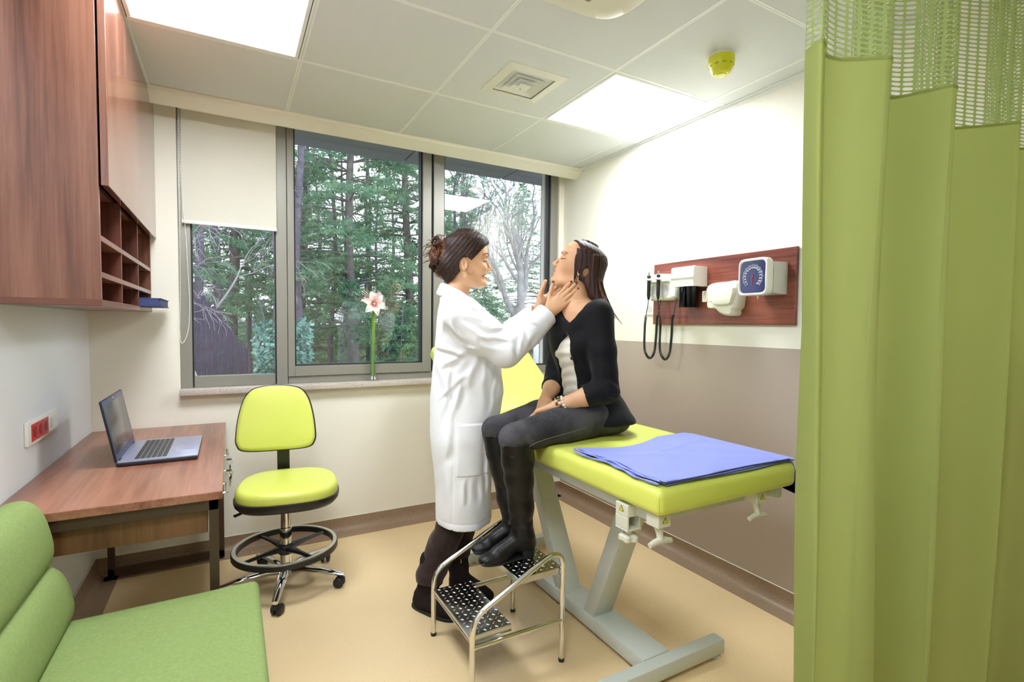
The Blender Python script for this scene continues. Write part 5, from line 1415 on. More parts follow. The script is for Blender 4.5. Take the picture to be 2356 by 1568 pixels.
    obj('head', MB().lathe([(0.11, 0.93), (0.125, 0.96), (0.125, 1.20), (0.115, 1.245), (0.06, 1.265), (0.0, 1.27)], (4.89, 3.46, GZ), 28), M['barrel'], w, 0.5)
M['fence'] = simple('purple_reflection_boards', rgb(70, 62, 92), 0.9, spec=0.1, var=0.3, vscale=14)  # dark purple of the reflection, put into the boards' colour
outside()
# ------------------------------------------------------------------ people: smooth implicit surfaces meshed with surface nets
class Fr:
    """local frame: f forward, l left, z up"""
    def __init__(s, o, ang, pitch=0.0):
        a = math.radians(ang); p = math.radians(pitch)
        f = np.array([math.cos(a), math.sin(a), 0.0]); s.L = np.array([-math.sin(a), math.cos(a), 0.0]); u = np.array([0, 0, 1.0])
        s.F = f * math.cos(p) + u * math.sin(p); s.U = -f * math.sin(p) + u * math.cos(p); s.o = np.array(o, float)
        s.R = np.stack([s.F, s.L, s.U], 1)
    def P(s, f, l, z): return s.o + s.F * f + s.L * l + s.U * z
    def R3(s, yaw=0, pitch=0, roll=0):
        return s.R @ rot_axis((0, 0, 1), math.radians(yaw)) @ rot_axis((0, 1, 0), -math.radians(pitch)) @ rot_axis((1, 0, 0), math.radians(roll))

class Sdf:
    def __init__(s): s.p = []; s.disp = None
    def add(s, fn, lo, hi, k=0.012, op='u'):
        s.p.append((fn, np.array(lo, float) - k - 0.006, np.array(hi, float) + k + 0.006, k, op)); return s
    def cap(s, a, b, ra, rb=None, k=0.012, op='u'):
        rb = ra if rb is None else rb
        a = np.array(a, np.float32); b = np.array(b, np.float32); ab = b - a; L2 = max(1e-9, float(ab @ ab)); r = max(ra, rb)
        def fn(P):
            q = P - a; t = np.clip((q @ ab) / L2, 0, 1)
            q = q - t[..., None] * ab
            return np.sqrt((q * q).sum(-1)) - (ra + (rb - ra) * t)
        return s.add(fn, np.minimum(a, b) - r, np.maximum(a, b) + r, k, op)
    def chain(s, pts, rr, k=0.012, op='u'):
        for i in range(len(pts) - 1): s.cap(pts[i], pts[i + 1], rr[i], rr[i + 1], k if i == 0 else min(k, 0.02), op)
        return s
    def ell(s, c, r, R=None, k=0.012, op='u'):
        c = np.array(c, np.float32); r = np.array(r, np.float32); R = np.eye(3, dtype=np.float32) if R is None else np.array(R, np.float32)
        def fn(P):
            q = (P - c) @ R; k0 = np.sqrt(((q / r) ** 2).sum(-1)) + 1e-6; k1 = np.sqrt(((q / (r * r)) ** 2).sum(-1)) + 1e-6
            return k0 * (k0 - 1) / k1
        m = float(r.max()); return s.add(fn, c - m, c + m, k, op)
    def loft(s, fr, tab, k=0.012, op='u', grow=0.0, p=2.0, cut=None):
        """tab rows: z, centre f, centre l, half f, half l"""
        T = np.array(sorted(tab), float); zz = np.linspace(T[0, 0], T[-1, 0], 160)
        def sm(col):
            y = np.interp(zz, T[:, 0], T[:, col]); w = 7; ker = np.hanning(w + 2)[1:-1]; ker /= ker.sum()
            return np.convolve(np.pad(y, w // 2, mode='edge'), ker, 'valid')
        cf, cl, af, al = [sm(i).astype(np.float32) for i in (1, 2, 3, 4)]
        af = af + grow; al = al + grow; z0, z1 = T[0, 0], T[-1, 0]
        if cut: z0, z1 = cut
        R = fr.R.astype(np.float32); o = fr.o.astype(np.float32)
        def fn(P):
            q = (P - o) @ R; z = q[..., 2]; zc = np.clip((z - zz[0]) / (zz[-1] - zz[0]), 0, 1) * 159
            i = np.minimum(zc.astype(np.int32), 158); t = zc - i
            def g(a): return a[i] * (1 - t) + a[i + 1] * t
            A = g(af); B = g(al); u = np.abs(q[..., 0] - g(cf)) / A; v = np.abs(q[..., 1] - g(cl)) / B
            n = np.sqrt(u * u + v * v) if p == 2.0 else (u ** p + v ** p) ** (1 / p)
            d = (n - 1) * np.minimum(A, B)
            return np.maximum(d, np.maximum(z - z1, z0 - z))
        m = max(np.abs(cf).max() + af.max(), np.abs(cl).max() + al.max()) * 1.05
        c0 = fr.P(0, 0, z0); c1 = fr.P(0, 0, z1)
        return s.add(fn, np.minimum(c0, c1) - m, np.maximum(c0, c1) + m, k, op)
    def fnop(s, fn, lo, hi, k=0.004, op='s'): return s.add(fn, lo, hi, k, op)
    def eval(s, P, lo, hi):
        d = None
        for fn, a, b, k, op in s.p:
            if np.any(a > hi) or np.any(b < lo): continue
            if op == 'u':
                v = fn(P)
                if d is None: d = v
                else:
                    h = np.maximum(k - np.abs(d - v), 0) / k; d = np.minimum(d, v) - h * h * k * 0.25
            elif d is not None:
                v = -fn(P) if op == 's' else fn(P)
                h = np.maximum(k - np.abs(d - v), 0) / k; d = np.maximum(d, v) + h * h * k * 0.25
        if d is None: return None
        if s.disp is not None: d = d + s.disp(P)
        return d
    def mesh(s, h):
        us = [q for q in s.p if q[4] == 'u']
        lo = np.min([q[1] for q in us], 0) - h * 2; hi = np.max([q[2] for q in us], 0) + h * 2
        n = np.ceil((hi - lo) / h).astype(int) + 1; B = 28
        VK = []; VP = []; FK = []
        big = np.int64(4096)
        def key(i, j, k): return (i.astype(np.int64) * big + j) * big + k
        for bi in range(0, n[0], B):
            for bj in range(0, n[1], B):
                for bk in range(0, n[2], B):
                    o = np.array([bi, bj, bk]); blo = lo + (o - 1) * h; bhi = lo + (o + B) * h
                    if not any(np.all(q[1] <= bhi) and np.all(q[2] >= blo) for q in us): continue
                    ax = [(lo[a] + (o[a] - 1 + np.arange(B + 2)) * h).astype(np.float32) for a in range(3)]
                    P = np.stack(np.meshgrid(*ax, indexing='ij'), -1)
                    d = s.eval(P, blo, bhi)
                    if d is None or d.min() > 0 or d.max() < 0: continue
                    ins = d < 0
                    c = np.zeros((B + 1,) * 3, np.int8)
                    for a in (0, 1):
                        for b in (0, 1):
                            for e in (0, 1): c += ins[a:B + 1 + a, b:B + 1 + b, e:B + 1 + e]
                    act = (c > 0) & (c < 8)
                    I, J, K = np.nonzero(act)
                    acc = np.zeros((len(I), 3)); cnt = np.zeros(len(I))
                    for a in (0, 1):
                        for b in (0, 1):
                            for axis in range(3):
                                p0 = [0, 0, 0]; oth = [q for q in range(3) if q != axis]; p0[oth[0]] = a; p0[oth[1]] = b; p1 = list(p0); p1[axis] = 1
                                d0 = d[I + p0[0], J + p0[1], K + p0[2]]; d1 = d[I + p1[0], J + p1[1], K + p1[2]]
                                cr = (d0 < 0) != (d1 < 0); t = np.where(cr, d0 / np.where(cr, d0 - d1, 1), 0)
                                pt = np.tile(np.array(p0, float), (len(I), 1)); pt[:, axis] = t
                                acc += pt * cr[:, None]; cnt += cr
                    pos = acc / cnt[:, None] + np.stack([I, J, K], 1) + (o - 1)
                    VK.append(key(I + bi, J + bj, K + bk)); VP.append(lo + pos * h)
                    for axis in range(3):
                        sl0 = [slice(1, B + 1)] * 3; sl1 = list(sl0); sl1[axis] = slice(2, B + 2)
                        s0 = ins[tuple(sl0)]; s1 = ins[tuple(sl1)]
                        E = np.nonzero(s0 != s1)
                        if len(E[0]) == 0: continue
                        i, j, k = [e + 1 for e in E]
                        u, v = [(1, 2), (2, 0), (0, 1)][axis]
                        idx = np.stack([i, j, k], 1)
                        def cell(du, dv):
                            q = idx.copy(); q[:, u] -= du; q[:, v] -= dv; return key(q[:, 0] + bi, q[:, 1] + bj, q[:, 2] + bk)
                        q4 = np.stack([cell(1, 1), cell(0, 1), cell(0, 0), cell(1, 0)], 1)
                        flip = ~s0[E]
                        q4[flip] = q4[flip][:, ::-1]
                        FK.append(q4)
        VK = np.concatenate(VK); VP = np.concatenate(VP); FK = np.concatenate(FK)
        uk, ix = np.unique(VK, return_index=True); V = VP[ix]; F = np.searchsorted(uk, FK)
        ok = (F < len(uk)).all(1) & (uk[np.minimum(F, len(uk) - 1)] == FK).all(1); F = F[ok]
        # one light relaxation
        nb = np.zeros_like(V); ct = np.zeros(len(V))
        for a, b in ((0, 1), (1, 2), (2, 3), (3, 0)):
            np.add.at(nb, F[:, a], V[F[:, b]]); np.add.at(nb, F[:, b], V[F[:, a]]); np.add.at(ct, F[:, a], 1); np.add.at(ct, F[:, b], 1)
        V = V * 0.5 + 0.5 * nb / np.maximum(ct, 1)[:, None]
        return V, F
def sdf_obj(name, sd, h, mat, parent, matfn=None, extra=()):
    V, F = sd.mesh(h)
    o = mesh_np(name, V, F, mat, parent, True)
    if matfn is not None:
        for m in extra: o.data.materials.append(m)
        c = V[F].mean(1); o.data.polygons.foreach_set('material_index', matfn(c).astype(np.int32)); o.data.update()
    return o
def fold_noise(P, k1, k2, ph=0.0):
    a = P @ np.array(k1, np.float32); b = P @ np.array(k2, np.float32)
    return np.sin(a + 1.7 * np.sin(b + ph)) * np.cos(0.6 * b - 0.8 * np.sin(0.7 * a + ph))
def seg_crease(P, a, b, w):
    a = np.array(a, np.float32); b = np.array(b, np.float32); ab = b - a; q = P - a; t = np.clip((q @ ab) / float(ab @ ab), 0, 1)
    q = q - t[..., None] * ab; return np.exp(-(q * q).sum(-1) / (w * w)) * np.sin(PI * np.clip(t * 0.9 + 0.05, 0, 1))

def crease2(f, z, a, b, w):
    """one crisp fold in the side view: a raised lip beside a hollow"""
    ax, az = a; bx, bz = b; dx, dz = bx - ax, bz - az; L = math.hypot(dx, dz); dx /= L; dz /= L
    u = (f - ax) * dx + (z - az) * dz; v = -(f - ax) * dz + (z - az) * dx; t = u / L
    v = v + 0.12 * w * np.sin(u * 60)
    g = np.clip(1 - ((t - .5) / .62) ** 2, 0, 1)
    return g * (v / w) * np.exp(-(v / w) ** 2) * 2.2
HEAD = [(-0.100, .078, .050, .016), (-.092, .094, .015, .033), (-.080, .102, -.008, .046), (-.060, .097, -.030, .056), (-.040, .099, -.060, .062), (-.020, .101, -.085, .067),
        (0, .102, -.092, .070), (.030, .105, -.095, .073), (.060, .110, -.095, .074), (.090, .107, -.090, .072), (.120, .094, -.075, .062), (.138, .072, -.048, .046), (.150, .040, -.010, .020)]
def skull(S, H, k=0.012, grow=0.0, zmin=-1, op='u', top=1.0):
    g = lambda z: z if z < .06 else .06 + (z - .06) * top
    S.loft(H, [(g(z), (a + b) / 2, 0, (a - b) / 2, w) for z, a, b, w in HEAD], k, op, grow, 2.15, (max(-0.100, zmin) - grow, g(0.150) + grow))
def face(S, H, smile=False, top=1.0):
    skull(S, H, top=top)
    P = H.P; R = H.R
    S.ell(P(.070, .040, -.012), (.034, .024, .026), R, .02); S.ell(P(.070, -.040, -.012), (.034, .024, .026), R, .02)      # cheeks
    if smile:
        for y in (1, -1): S.ell(P(.080, .036 * y, -.022), (.020, .017, .016), R, .014)
    for y in (1, -1):
        S.ell(P(.097, .028 * y, .043), (.011, .024, .008), H.R3(-18 * y), .014)                         # brow
        S.ell(P(.113, .031 * y, .023), (.013, .017, .010), R, .014, 's')                                # socket
        S.ell(P(.088, .034 * y, .021), (.0130, .0180, .0110), R, .006)                                  # closed lid
        S.cap(P(.066, .030 * y, -.084), P(.004, .056 * y, -.052), .013, .015, .02)                      # jaw
    S.cap(P(.103, 0, .028), P(.119, 0, -.008), .0055, .0078, .010); S.ell(P(.1215, 0, -.0135), (.0095, .0092, .0085), R, .006)
    for y in (1, -1): S.ell(P(.1105, .0118 * y, -.0185), (.009, .0062, .0066), R, .006); S.ell(P(.1140, .0066 * y, -.0255), (.0042, .0024, .0022), R, .002, 's')
    S.ell(P(.090, 0, -.042), (.014, .026, .018), R, .016)                                               # muzzle
    S.ell(P(.101, 0, -.0365), (.0075, .021, .0055), R, .005); S.ell(P(.0985, 0, -.0515), (.008, .018, .0062), R, .005)
    S.ell(P(.110, 0, -.0440), (.012, .024, .0012 if not smile else .0044), R, .003, 's')
    if smile:
        S.ell(P(.100, 0, -.0435), (.024, .0335, .0062), R, .003, 's')
        for y in (1, -1): S.cap(P(.103, .0195 * y, -.018), P(.083, .0375 * y, -.046), .0022, .0030, .006, 's'); S.cap(P(.083, .0375 * y, -.046), P(.082, .036 * y, -.062), .0030, .0016, .006, 's')
    S.ell(P(.088, 0, -.083), (.016, .017, .014), R, .016)                                               # chin
    for y in (1, -1):
        Re = H.R3(24 * y, 8)
        S.ell(P(-.004, .073 * y, .003), (.018, .0075, .031), Re, .006); S.ell(P(.003, .0815 * y, .005), (.0115, .0078, .021), Re, .003, 's')
        S.ell(P(.008, .0735 * y, -.004), (.005, .006, .008), Re, .004)
def face_bits(H, parent, lips, brow, lashes, smile, opened):
    P = H.P
    for y in (1, -1):
        z0 = .004 if smile else 0
        obj('eyebrow', MB().tube(catmull([P(.1115, .012 * y, .0435), P(.1105, .024 * y, .0485 + z0), P(.1020, .040 * y, .0525 + z0), P(.0835, .0565 * y, .0465)], 6), [.0016] + [.0026] * 17 + [.0008], 6, flat=0.5), brow, parent)
        if opened:
            e = obj('eye', MB().ball(P(.0885, .031 * y, .0225), .0128, 16, 10), M['eye_white'], parent)
            obj('iris', MB().ball(P(.0975, .032 * y, .0222), .0052, 12, 8), M['iris'], e)
            obj('eyelid', MB().tube(catmull([P(.1005, .015 * y, .0225), P(.1035, .025 * y, .0275), P(.101, .037 * y, .0275), P(.0925, .0475 * y, .0215)], 6), .0021, 6), M['skin'], parent)
        zz = .0235 if opened else .0175
        obj('eyelashes', MB().tube(catmull([P(.1005, .0175 * y, .0195), P(.1030, .027 * y, zz - .0022), P(.1020, .038 * y, zz - .0022), P(.0955, .0490 * y, .0185), P(.0860, .0570 * y, .0215)], 6), [.0007] + [.0015] * 20 + [.0010] * 3 + [.0005], 6), lashes, parent)
    if smile:
        b = MB()
        for i in range(8):
            a = (i - 3.5) * 0.0062; b.box(H.P(.0955 - a * a * 16, a - .0028, -.0468), H.P(.0965 - a * a * 16, a + .0028, -.0405))
        t = MB().ball(P(.0800, 0, -.0415), (.0185, .0290, .0056), 16, 8, H.R); obj('teeth', t, M['teeth'], parent)
def lip_mask(H, smile):
    R = H.R
    def fn(c):
        q = (c - H.o) @ R; x, y, z = q[:, 0], np.abs(q[:, 1]), q[:, 2]
        top = -.0335 - 0.10 * y + 0.0022 * np.exp(-((y - .006) / .004) ** 2); bot = -.0585 + 8 * y * y
        wide = .0245 if not smile else .033
        return ((x > (.078 if smile else .082)) & (y < wide) & (z < top) & (z > bot)).astype(int)
    return fn

def hand(S, W_, X, N, side, curl, spread=(6, 1, -4, -9), thumb=None, size=1.0, k=0.0045):
    """W_ wrist, X towards the knuckles, N out of the back of the hand, side +1 when the thumb is on N x X"""
    X = np.array(X, float); X /= np.linalg.norm(X); N = np.array(N, float); N -= X * (N @ X); N /= np.linalg.norm(N); Y = np.cross(N, X) * side
    W_ = np.array(W_, float); s = size
    P = lambda x, y, z: W_ + (X * x + Y * y + N * z) * s
    kn = [(.093, .029), (.097, .0095), (.092, -.0105), (.082, -.029)]
    seg = [(.042, .025, .020), (.046, .028, .021), (.042, .026, .020), (.033, .020, .018)]
    rad = [.0088, .0090, .0086, .0076]
    for (x, y) in kn: S.cap(P(.004, y * 0.50, 0), P(x, y, 0.001), .0155 * s, .0105 * s, .014)
    S.ell(P(.045, .004, -.002), (.046 * s, .036 * s, .0145 * s), np.stack([X, Y, N], 1), .012)
    S.ell(P(.038, .026, -.010), (.030 * s, .018 * s, .014 * s), np.stack([X, Y, N], 1), .012)
    nails = []
    for i, (x, y) in enumerate(kn):
        p = P(x, y, 0.001); r = rad[i] * s; a = math.radians(spread[i]); d0 = X * math.cos(a) + Y * math.sin(a); ang = 0.0
        cu = curl[i] if isinstance(curl[0], (list, tuple)) else curl
        rr = r * 1.04
        for j in range(3):
            ang += math.radians(cu[j]); d = d0 * math.cos(ang) - N * math.sin(ang); q = p + d * seg[i][j] * s; r2 = r * (0.97, 0.92, 0.80)[j]
            S.cap(p, q, rr, r2, k if j else .008); p0 = p; p = q; rr = r2
        up = N * math.cos(ang) + d0 * math.sin(ang)
        nails.append((p - d * .001, d, up, r2))
    th = thumb or [(.020, .022, -.008), (.052, .050, -.014), (.084, .068, -.014), (.112, .080, -.012)]
    T = [P(*q) for q in th]; S.cap(T[0], T[1], .0155 * s, .0118 * s, .014); S.cap(T[1], T[2], .0115 * s, .0100 * s, .005); S.cap(T[2], T[3], .0100 * s, .0084 * s, .005)
    d = (T[3] - T[2]); d /= np.linalg.norm(d); u = N - d * (N @ d); u /= np.linalg.norm(u); u = u * 0.9 + Y * 0.35; u -= d * (u @ d); u /= np.linalg.norm(u)
    nails.append((T[3] - d * .001, d, u, .0086 * s))
    return nails
def add_nails(nails, mat, parent, name='fingernail'):
    for p, d, u, r in nails:
        w = np.cross(u, d); R = np.stack([d, w, u], 1)
        obj(name, MB().ball(p + u * r * 0.80, (r * 0.86, r * 0.72, r * 0.30), 12, 8, R), mat, parent)

def skin_mat(name, a, b):
    t = NT(name); bs = t.bsdf(**{'Roughness': 0.48, 'Specular IOR Level': 0.35, 'Subsurface Weight': 0.12, 'Subsurface Radius': (0.012, 0.005, 0.003), 'Subsurface Scale': 0.4})
    v = t.coords(); f = t.noise(v, 14, 4); t.l(t.ramp(f, [(0.3, a), (0.7, b)]), bs.inputs['Base Color'])
    t.bump(t.noise(v, 500, 2), 0.05, 0.0005)
    return t.m
M['skin'] = skin_mat('skin', rgb(206, 158, 122), rgb(219, 173, 137))
M['lips'] = simple('lips', rgb(206, 128, 118), 0.4)
M['teeth'] = simple('teeth', rgb(240, 236, 226), 0.25)
M['eye_white'] = simple('eye_white', rgb(226, 220, 214), 0.2)
M['iris'] = simple('iris_brown', rgb(48, 30, 22), 0.15)
M['lash'] = simple('dark_lash', rgb(28, 20, 20), 0.6)
M['brow'] = simple('dark_brow', rgb(66, 42, 34), 0.7)
M['nail'] = simple('dark_red_varnish', rgb(104, 14, 30), 0.12, spec=0.6)
M['nail_plain'] = simple('plain_nail', rgb(222, 160, 140), 0.25)
def hair_mat(name, d, lo, mid, hi, p=(0.36, 0.54, 0.72)):
    t = NT(name); b = t.bsdf(**{'Roughness': 0.52, 'Specular IOR Level': 0.28})
    d = np.array(d, float); d /= np.linalg.norm(d); p1 = np.cross(d, (0.3, 0.9, 0.1)); p1 /= np.linalg.norm(p1); p2 = np.cross(d, p1)
    tc = t.n('ShaderNodeTexCoord'); cb = t.n('ShaderNodeCombineXYZ')
    for i, (ax, sc) in enumerate(((d, 7), (p1, 210), (p2, 210))):
        vm = t.n('ShaderNodeVectorMath', operation='DOT_PRODUCT'); vm.inputs[1].default_value = tuple(ax * sc); t.l(tc.outputs['Object'], vm.inputs[0]); t.l(vm.outputs['Value'], cb.inputs[i])
    f = t.noise(cb.outputs[0], 1.0, 3, 0.6, 0.1); t.l(t.ramp(f, [(p[0], lo), (p[1], mid), (p[2], hi)]), b.inputs['Base Color'])
    t.bump(f, 0.4, 0.003); return t.m
def cloth(name, col, rough, bump, sheen=0.1):
    return simple(name, col, rough, spec=0.2, bump=bump, **{'Sheen Weight': sheen})
M['coat'] = cloth('white_coat_cotton', rgb(230, 232, 238), 0.75, (700, 0.12, 0.001))
M['jacket'] = cloth('black_jacket', rgb(13, 13, 18), 0.75, (900, 0.12, 0.001), 0.06)
M['white_top'] = simple('white_knit_top', rgb(228, 224, 212), 0.8, spec=0.15, bump=(500, 0.25, 0.002))
def jeans():
    t = NT('grey_denim'); b = t.bsdf(**{'Roughness': 0.85, 'Specular IOR Level': 0.15}); v = t.coords((300, 300, 900)); f = t.noise(v, 1, 2); g = t.noise(t.coords(), 9, 3)
    m = t.n('ShaderNodeMath', operation='MULTIPLY_ADD'); m.inputs[1].default_value = 0.5; t.l(f, m.inputs[0]); h = t.n('ShaderNodeMath', operation='MULTIPLY'); h.inputs[1].default_value = 0.5; t.l(g, h.inputs[0]); t.l(h.outputs[0], m.inputs[2])
    t.l(t.ramp(m.outputs[0], [(0.36, rgb(38, 38, 43)), (0.62, rgb(88, 86, 91))]), b.inputs['Base Color']); t.bump(f, 0.15, 0.001); return t.m
M['jeans'] = jeans()
M['trouser'] = simple('dark_brown_trousers', rgb(50, 36, 34), 0.8, spec=0.2, bump=(400, 0.2, 0.002), **{'Sheen Weight': 0.15})
M['suede'] = simple('dark_suede', rgb(34, 26, 27), 0.85, spec=0.2, bump=(300, 0.3, 0.002))
M['leather'] = simple('black_leather', rgb(14, 12, 13), 0.40, spec=0.32, bump=(70, 0.35, 0.004))
M['sole'] = simple('black_rubber_sole', rgb(20, 19, 20), 0.6)
M['thread'] = simple('pale_thread', rgb(140, 136, 132), 0.7)
M['bead_white'] = simple('white_bead', rgb(232, 228, 220), 0.25)
M['bead_gold'] = simple('gold_bead', rgb(190, 140, 60), 0.25, 0.8)
M['bead_dark'] = simple('brown_bead', rgb(80, 56, 40), 0.3)
M['silver'] = simple('silver', rgb(210, 210, 208), 0.2, 1.0)

# ------------------------------------------------------------------ the doctor
def doctor():
    D = Fr((1.55, -1.10, 0), -22); P = D.P; up = np.array([0, 0, 1.0])
    H = Fr(D.P(.030, 0, 1.588), -21, 1)
    t = thing('person', 'standing woman in a white coat with pinned up dark hair, touching the seated woman\'s neck', 'person', (1.55, -1.10, 0))
    rs, ls = P(.020, -.165, 1.375), P(.030, .165, 1.375)
    re, le = P(.205, -.205, 1.205), P(.190, .150, 1.200)
    rw, lw = np.array([1.872, -1.388, 1.377]), np.array([1.912, -1.244, 1.388])
    # body: one continuous skin
    S = Sdf(); face(S, H, True)
    S.chain([P(.022, 0, 1.53), P(-.005, 0, 1.46), P(-.018, 0, 1.40)], [.050, .052, .060], .022)
    S.loft(D, [(1.43, -.01, 0, .055, .07), (1.38, .0, 0, .075, .15), (1.25, .03, 0, .095, .145), (1.05, .045, 0, .09, .13), (.90, .035, 0, .095, .15), (.80, .03, 0, .09, .155)], .03)
    for s_, e, w in ((rs, re, rw), (ls, le, lw)): S.chain([s_, e, w], [.048, .040, .0255], .02)
    hipR, hipL = P(.01, -.072, .84), P(.03, .072, .84); knR, knL = P(.012, -.068, .49), P(.055, .085, .48); anR, anL = P(-.118, -.052, .11), P(.014, .088, .11)
    for a, b, c in ((hipR, knR, anR), (hipL, knL, anL)): S.chain([a, b, c], [.066, .044, .026], .02)
    Xr = np.array([.572, -.415, .708]); Nr = np.array([-.58, -.80, .16])
    nr = hand(S, rw, Xr, Nr, 1, ((0, 5, 4), (1, 5, 4), (2, 6, 4), (4, 7, 5)), (2, 0, -3, -6), [(.018, .022, -.004), (.052, .052, .000), (.086, .074, .004), (.118, .092, .006)], .91)
    Xl = np.array([.640, -.380, .668]); Nl = np.array([.50, .86, .02])
    nl = hand(S, lw, Xl, Nl, -1, ((8, 10, 6), (9, 12, 6), (10, 12, 8), (10, 14, 8)), (3, 0, -3, -8), [(.018, .022, -.008), (.048, .052, -.016), (.078, .070, -.018), (.106, .084, -.016)], 1.03)
    body = sdf_obj('body', S, .0026, M['skin'], t, lip_mask(H, True), [M['lips']])
    add_nails(nr, M['nail'], t); add_nails(nl[4:], M['nail'], t)
    face_bits(H, t, M['lips'], M['brow'], M['lash'], True, True)
    obj('earring', MB().ball(H.P(-.004, -.080, -.031), .0026, 8, 6), M['silver'], t)
    # hair: cap swept back to a loose bun
    S = Sdf(); skull(S, H, .01, .013, -.080)
    S.ell(H.P(.010, 0, .105), (.098, .074, .058), H.R, .03); S.ell(H.P(.060, 0, .100), (.050, .062, .042), H.R3(0, -35), .02)
    S.ell(H.P(-.075, 0, -.005), (.050, .066, .070), H.R3(0, 25), .03); S.ell(H.P(-.045, 0, -.050), (.040, .056, .036), H.R3(0, 30), .03)
    nrm = np.array([1, 0, -0.98]); 
    def front(Pw):      # hair only behind and above the hairline
        q = (Pw - H.o.astype(np.float32)) @ H.R.astype(np.float32); x, y, z = q[..., 0], np.abs(q[..., 1]), q[..., 2]
        line = x - z - .010 - .020 * np.exp(-(y / .03) ** 2) * 0
        nape = np.maximum(-(z + .070 + (x + .055) * -.30), -9)
        ear = .030 - np.sqrt(((x - .004) / 1.0) ** 2 + ((z + .004) / 1.25) ** 2 + 1e-9)
        side = np.where(y > .05, ear, -1)
        low = np.where(x > -.010, -(z - .004 - (0.01 - x) * -0.6), -1)
        return np.maximum(np.maximum(line * 0.72, nape), np.maximum(side, low * 0.7))
    lo_, hi_ = H.o - .25, H.o + .25
    S.fnop(lambda Q: -front(Q), lo_, hi_, .006, 's')
    rng = np.random.default_rng(3)
    bc = H.P(-.112, 0, .058)
    S.ell(bc, (.036, .040, .060), H.R3(0, -8), .012)
    for i in range(16):
        a = i * 2.4; ph = rng.uniform(0, 6); pts = []
        for q in np.linspace(0, 1, 6):
            z = -.055 + .11 * ((i * 0.37) % 1) + .028 * math.sin(q * 5 + ph); an = a + q * 2.2; rr = .034 + .008 * math.sin(q * 7 + i)
            pts.append(bc + H.F * (-.006 + rr * math.cos(an) * 0.95) + H.L * (rr * 1.08 * math.sin(an)) + H.U * z)
        S.chain(pts, [.0065, .0095, .0105, .0100, .008, .004], .004)
    d0 = H.F.astype(np.float32)
    S.disp = lambda Q: 0.0006 * np.sin(((Q - H.o.astype(np.float32)) @ (H.F * 300 - H.U * 250 + H.L * 120).astype(np.float32)) + 2 * np.sin((Q - H.o.astype(np.float32)) @ (H.L * 60).astype(np.float32)))
    sdf_obj('hair', S, .0026, M['hair_doc'], t, lambda c: (np.linalg.norm((c - bc) * (1, 1, .8), axis=1) < .058).astype(int), [M['hair_bun']])
    st = MB()
    for i in range(46):
        a = rng.uniform(0, 2 * PI); z = rng.uniform(-.055, .058); p = bc + H.F * (-.005 + .036 * math.cos(a)) + H.L * (.038 * math.sin(a)) + H.U * z
        d = H.F * (-.5 + .6 * math.cos(a)) + H.L * (.6 * math.sin(a)) + H.U * rng.uniform(-1, 1); ln = rng.uniform(.015, .045)
        c = [p - d * .006, p + d * ln * .5 + rng.normal(0, .006, 3), p + d * ln + rng.normal(0, .010, 3) - up * .006]; st.tube(catmull(c, 4), [.0016] * 5 + [.0011] * 3 + [.0005], 5)
    for i in range(3):      # curled wisp on top
        c0 = H.P(-.088 - .014 * i, -.01 + .012 * i, .125 + .004 * i); st.tube([c0 + H.F * .020 * math.cos(q) * (1 - .15 * i) + H.U * (.020 * math.sin(q) - .006) + H.L * .004 * q for q in np.linspace(-.5, 4.2, 18)], [.0015] * 12 + [.001] * 5 + [.0005], 5)
    for i in range(10):     # nape wisps and the tail under the bun
        c0 = H.P(-.118 + .004 * i, -.02 + .008 * (i % 5), -.012 - .002 * i); st.tube(catmull([c0, c0 - H.F * (.012 + .002 * i) - up * .014, c0 - H.F * (.022 - .001 * i) - up * (.032 + .002 * (i % 3))], 5), np.linspace(.0026, .0006, 11), 5)
    obj('loose_strands', st, M['hair_bun'], t); st = MB()
    for s_ in (-1,):
        st.tube(catmull([H.P(.024, -.076, .012), H.P(.008, -.081, -.014), H.P(.014, -.079, -.040), H.P(.034, -.072, -.044), H.P(.044, -.068, -.028)], 6), .0005, 5)
    obj('ear_wisps', st, M['hair_bun'], t)
    # white coat
    tab = [(1.445, -.012, 0, .068, .085), (1.42, -.005, 0, .075, .118), (1.385, .003, 0, .092, .170), (1.33, .020, 0, .116, .188), (1.27, .035, 0, .134, .182), (1.20, .042, 0, .146, .168), (1.13, .048, 0, .158, .160),
           (1.0, .048, 0, .170, .160), (.91, .040, 0, .164, .172), (.80, .028, 0, .152, .190), (.68, .030, 0, .138, .192), (.55, .033, 0, .130, .196), (.42, .036, 0, .130, .200)]
    C = Sdf(); C.loft(D, tab, .02, 'u', 0, 2.25, (.415, 1.445))
    dR = (rw - re) / np.linalg.norm(rw - re); dL = (lw - le) / np.linalg.norm(lw - le); cuR = rw - dR * .012; cuL = lw - dL * .014
    for s_, e, w, cu in ((rs, re, rw, cuR), (ls, le, lw, cuL)):
        m = (s_ + e) / 2
        C.chain([s_ - up * .012, m - up * .014, e + up * .002], [.082, .082, .072], .035)
        C.chain([e + up * .002, (e + cu) / 2 - up * .004, cu], [.071, .064, .053], .02)
    fr_ = []
    def collar_pt(a, r, dz): return P(-.004 + (r + .006) * math.cos(a), r * math.sin(a), 1.448 - .030 * math.cos(a) - .012 * max(0, math.cos(a)) ** 2 + dz)
    col = Sdf()
    for a in np.linspace(.55, 2 * PI - .55, 34):
        for r, dz in ((.060, .020), (.066, .010), (.073, -.004), (.080, -.018)):
            col.ell(collar_pt(a, r, dz), (.0062, .0062, .010), None, .012)
    q = P(.072, 0, 1.43)
    C.fnop(lambda Q: np.sqrt(((Q - P(.005, 0, 1.44).astype(np.float32)) ** 2 * np.array([1, 1, .35], np.float32)).sum(-1)) - .062, P(0, 0, 1.44) - .12, P(0, 0, 1.44) + .12, .006, 's')
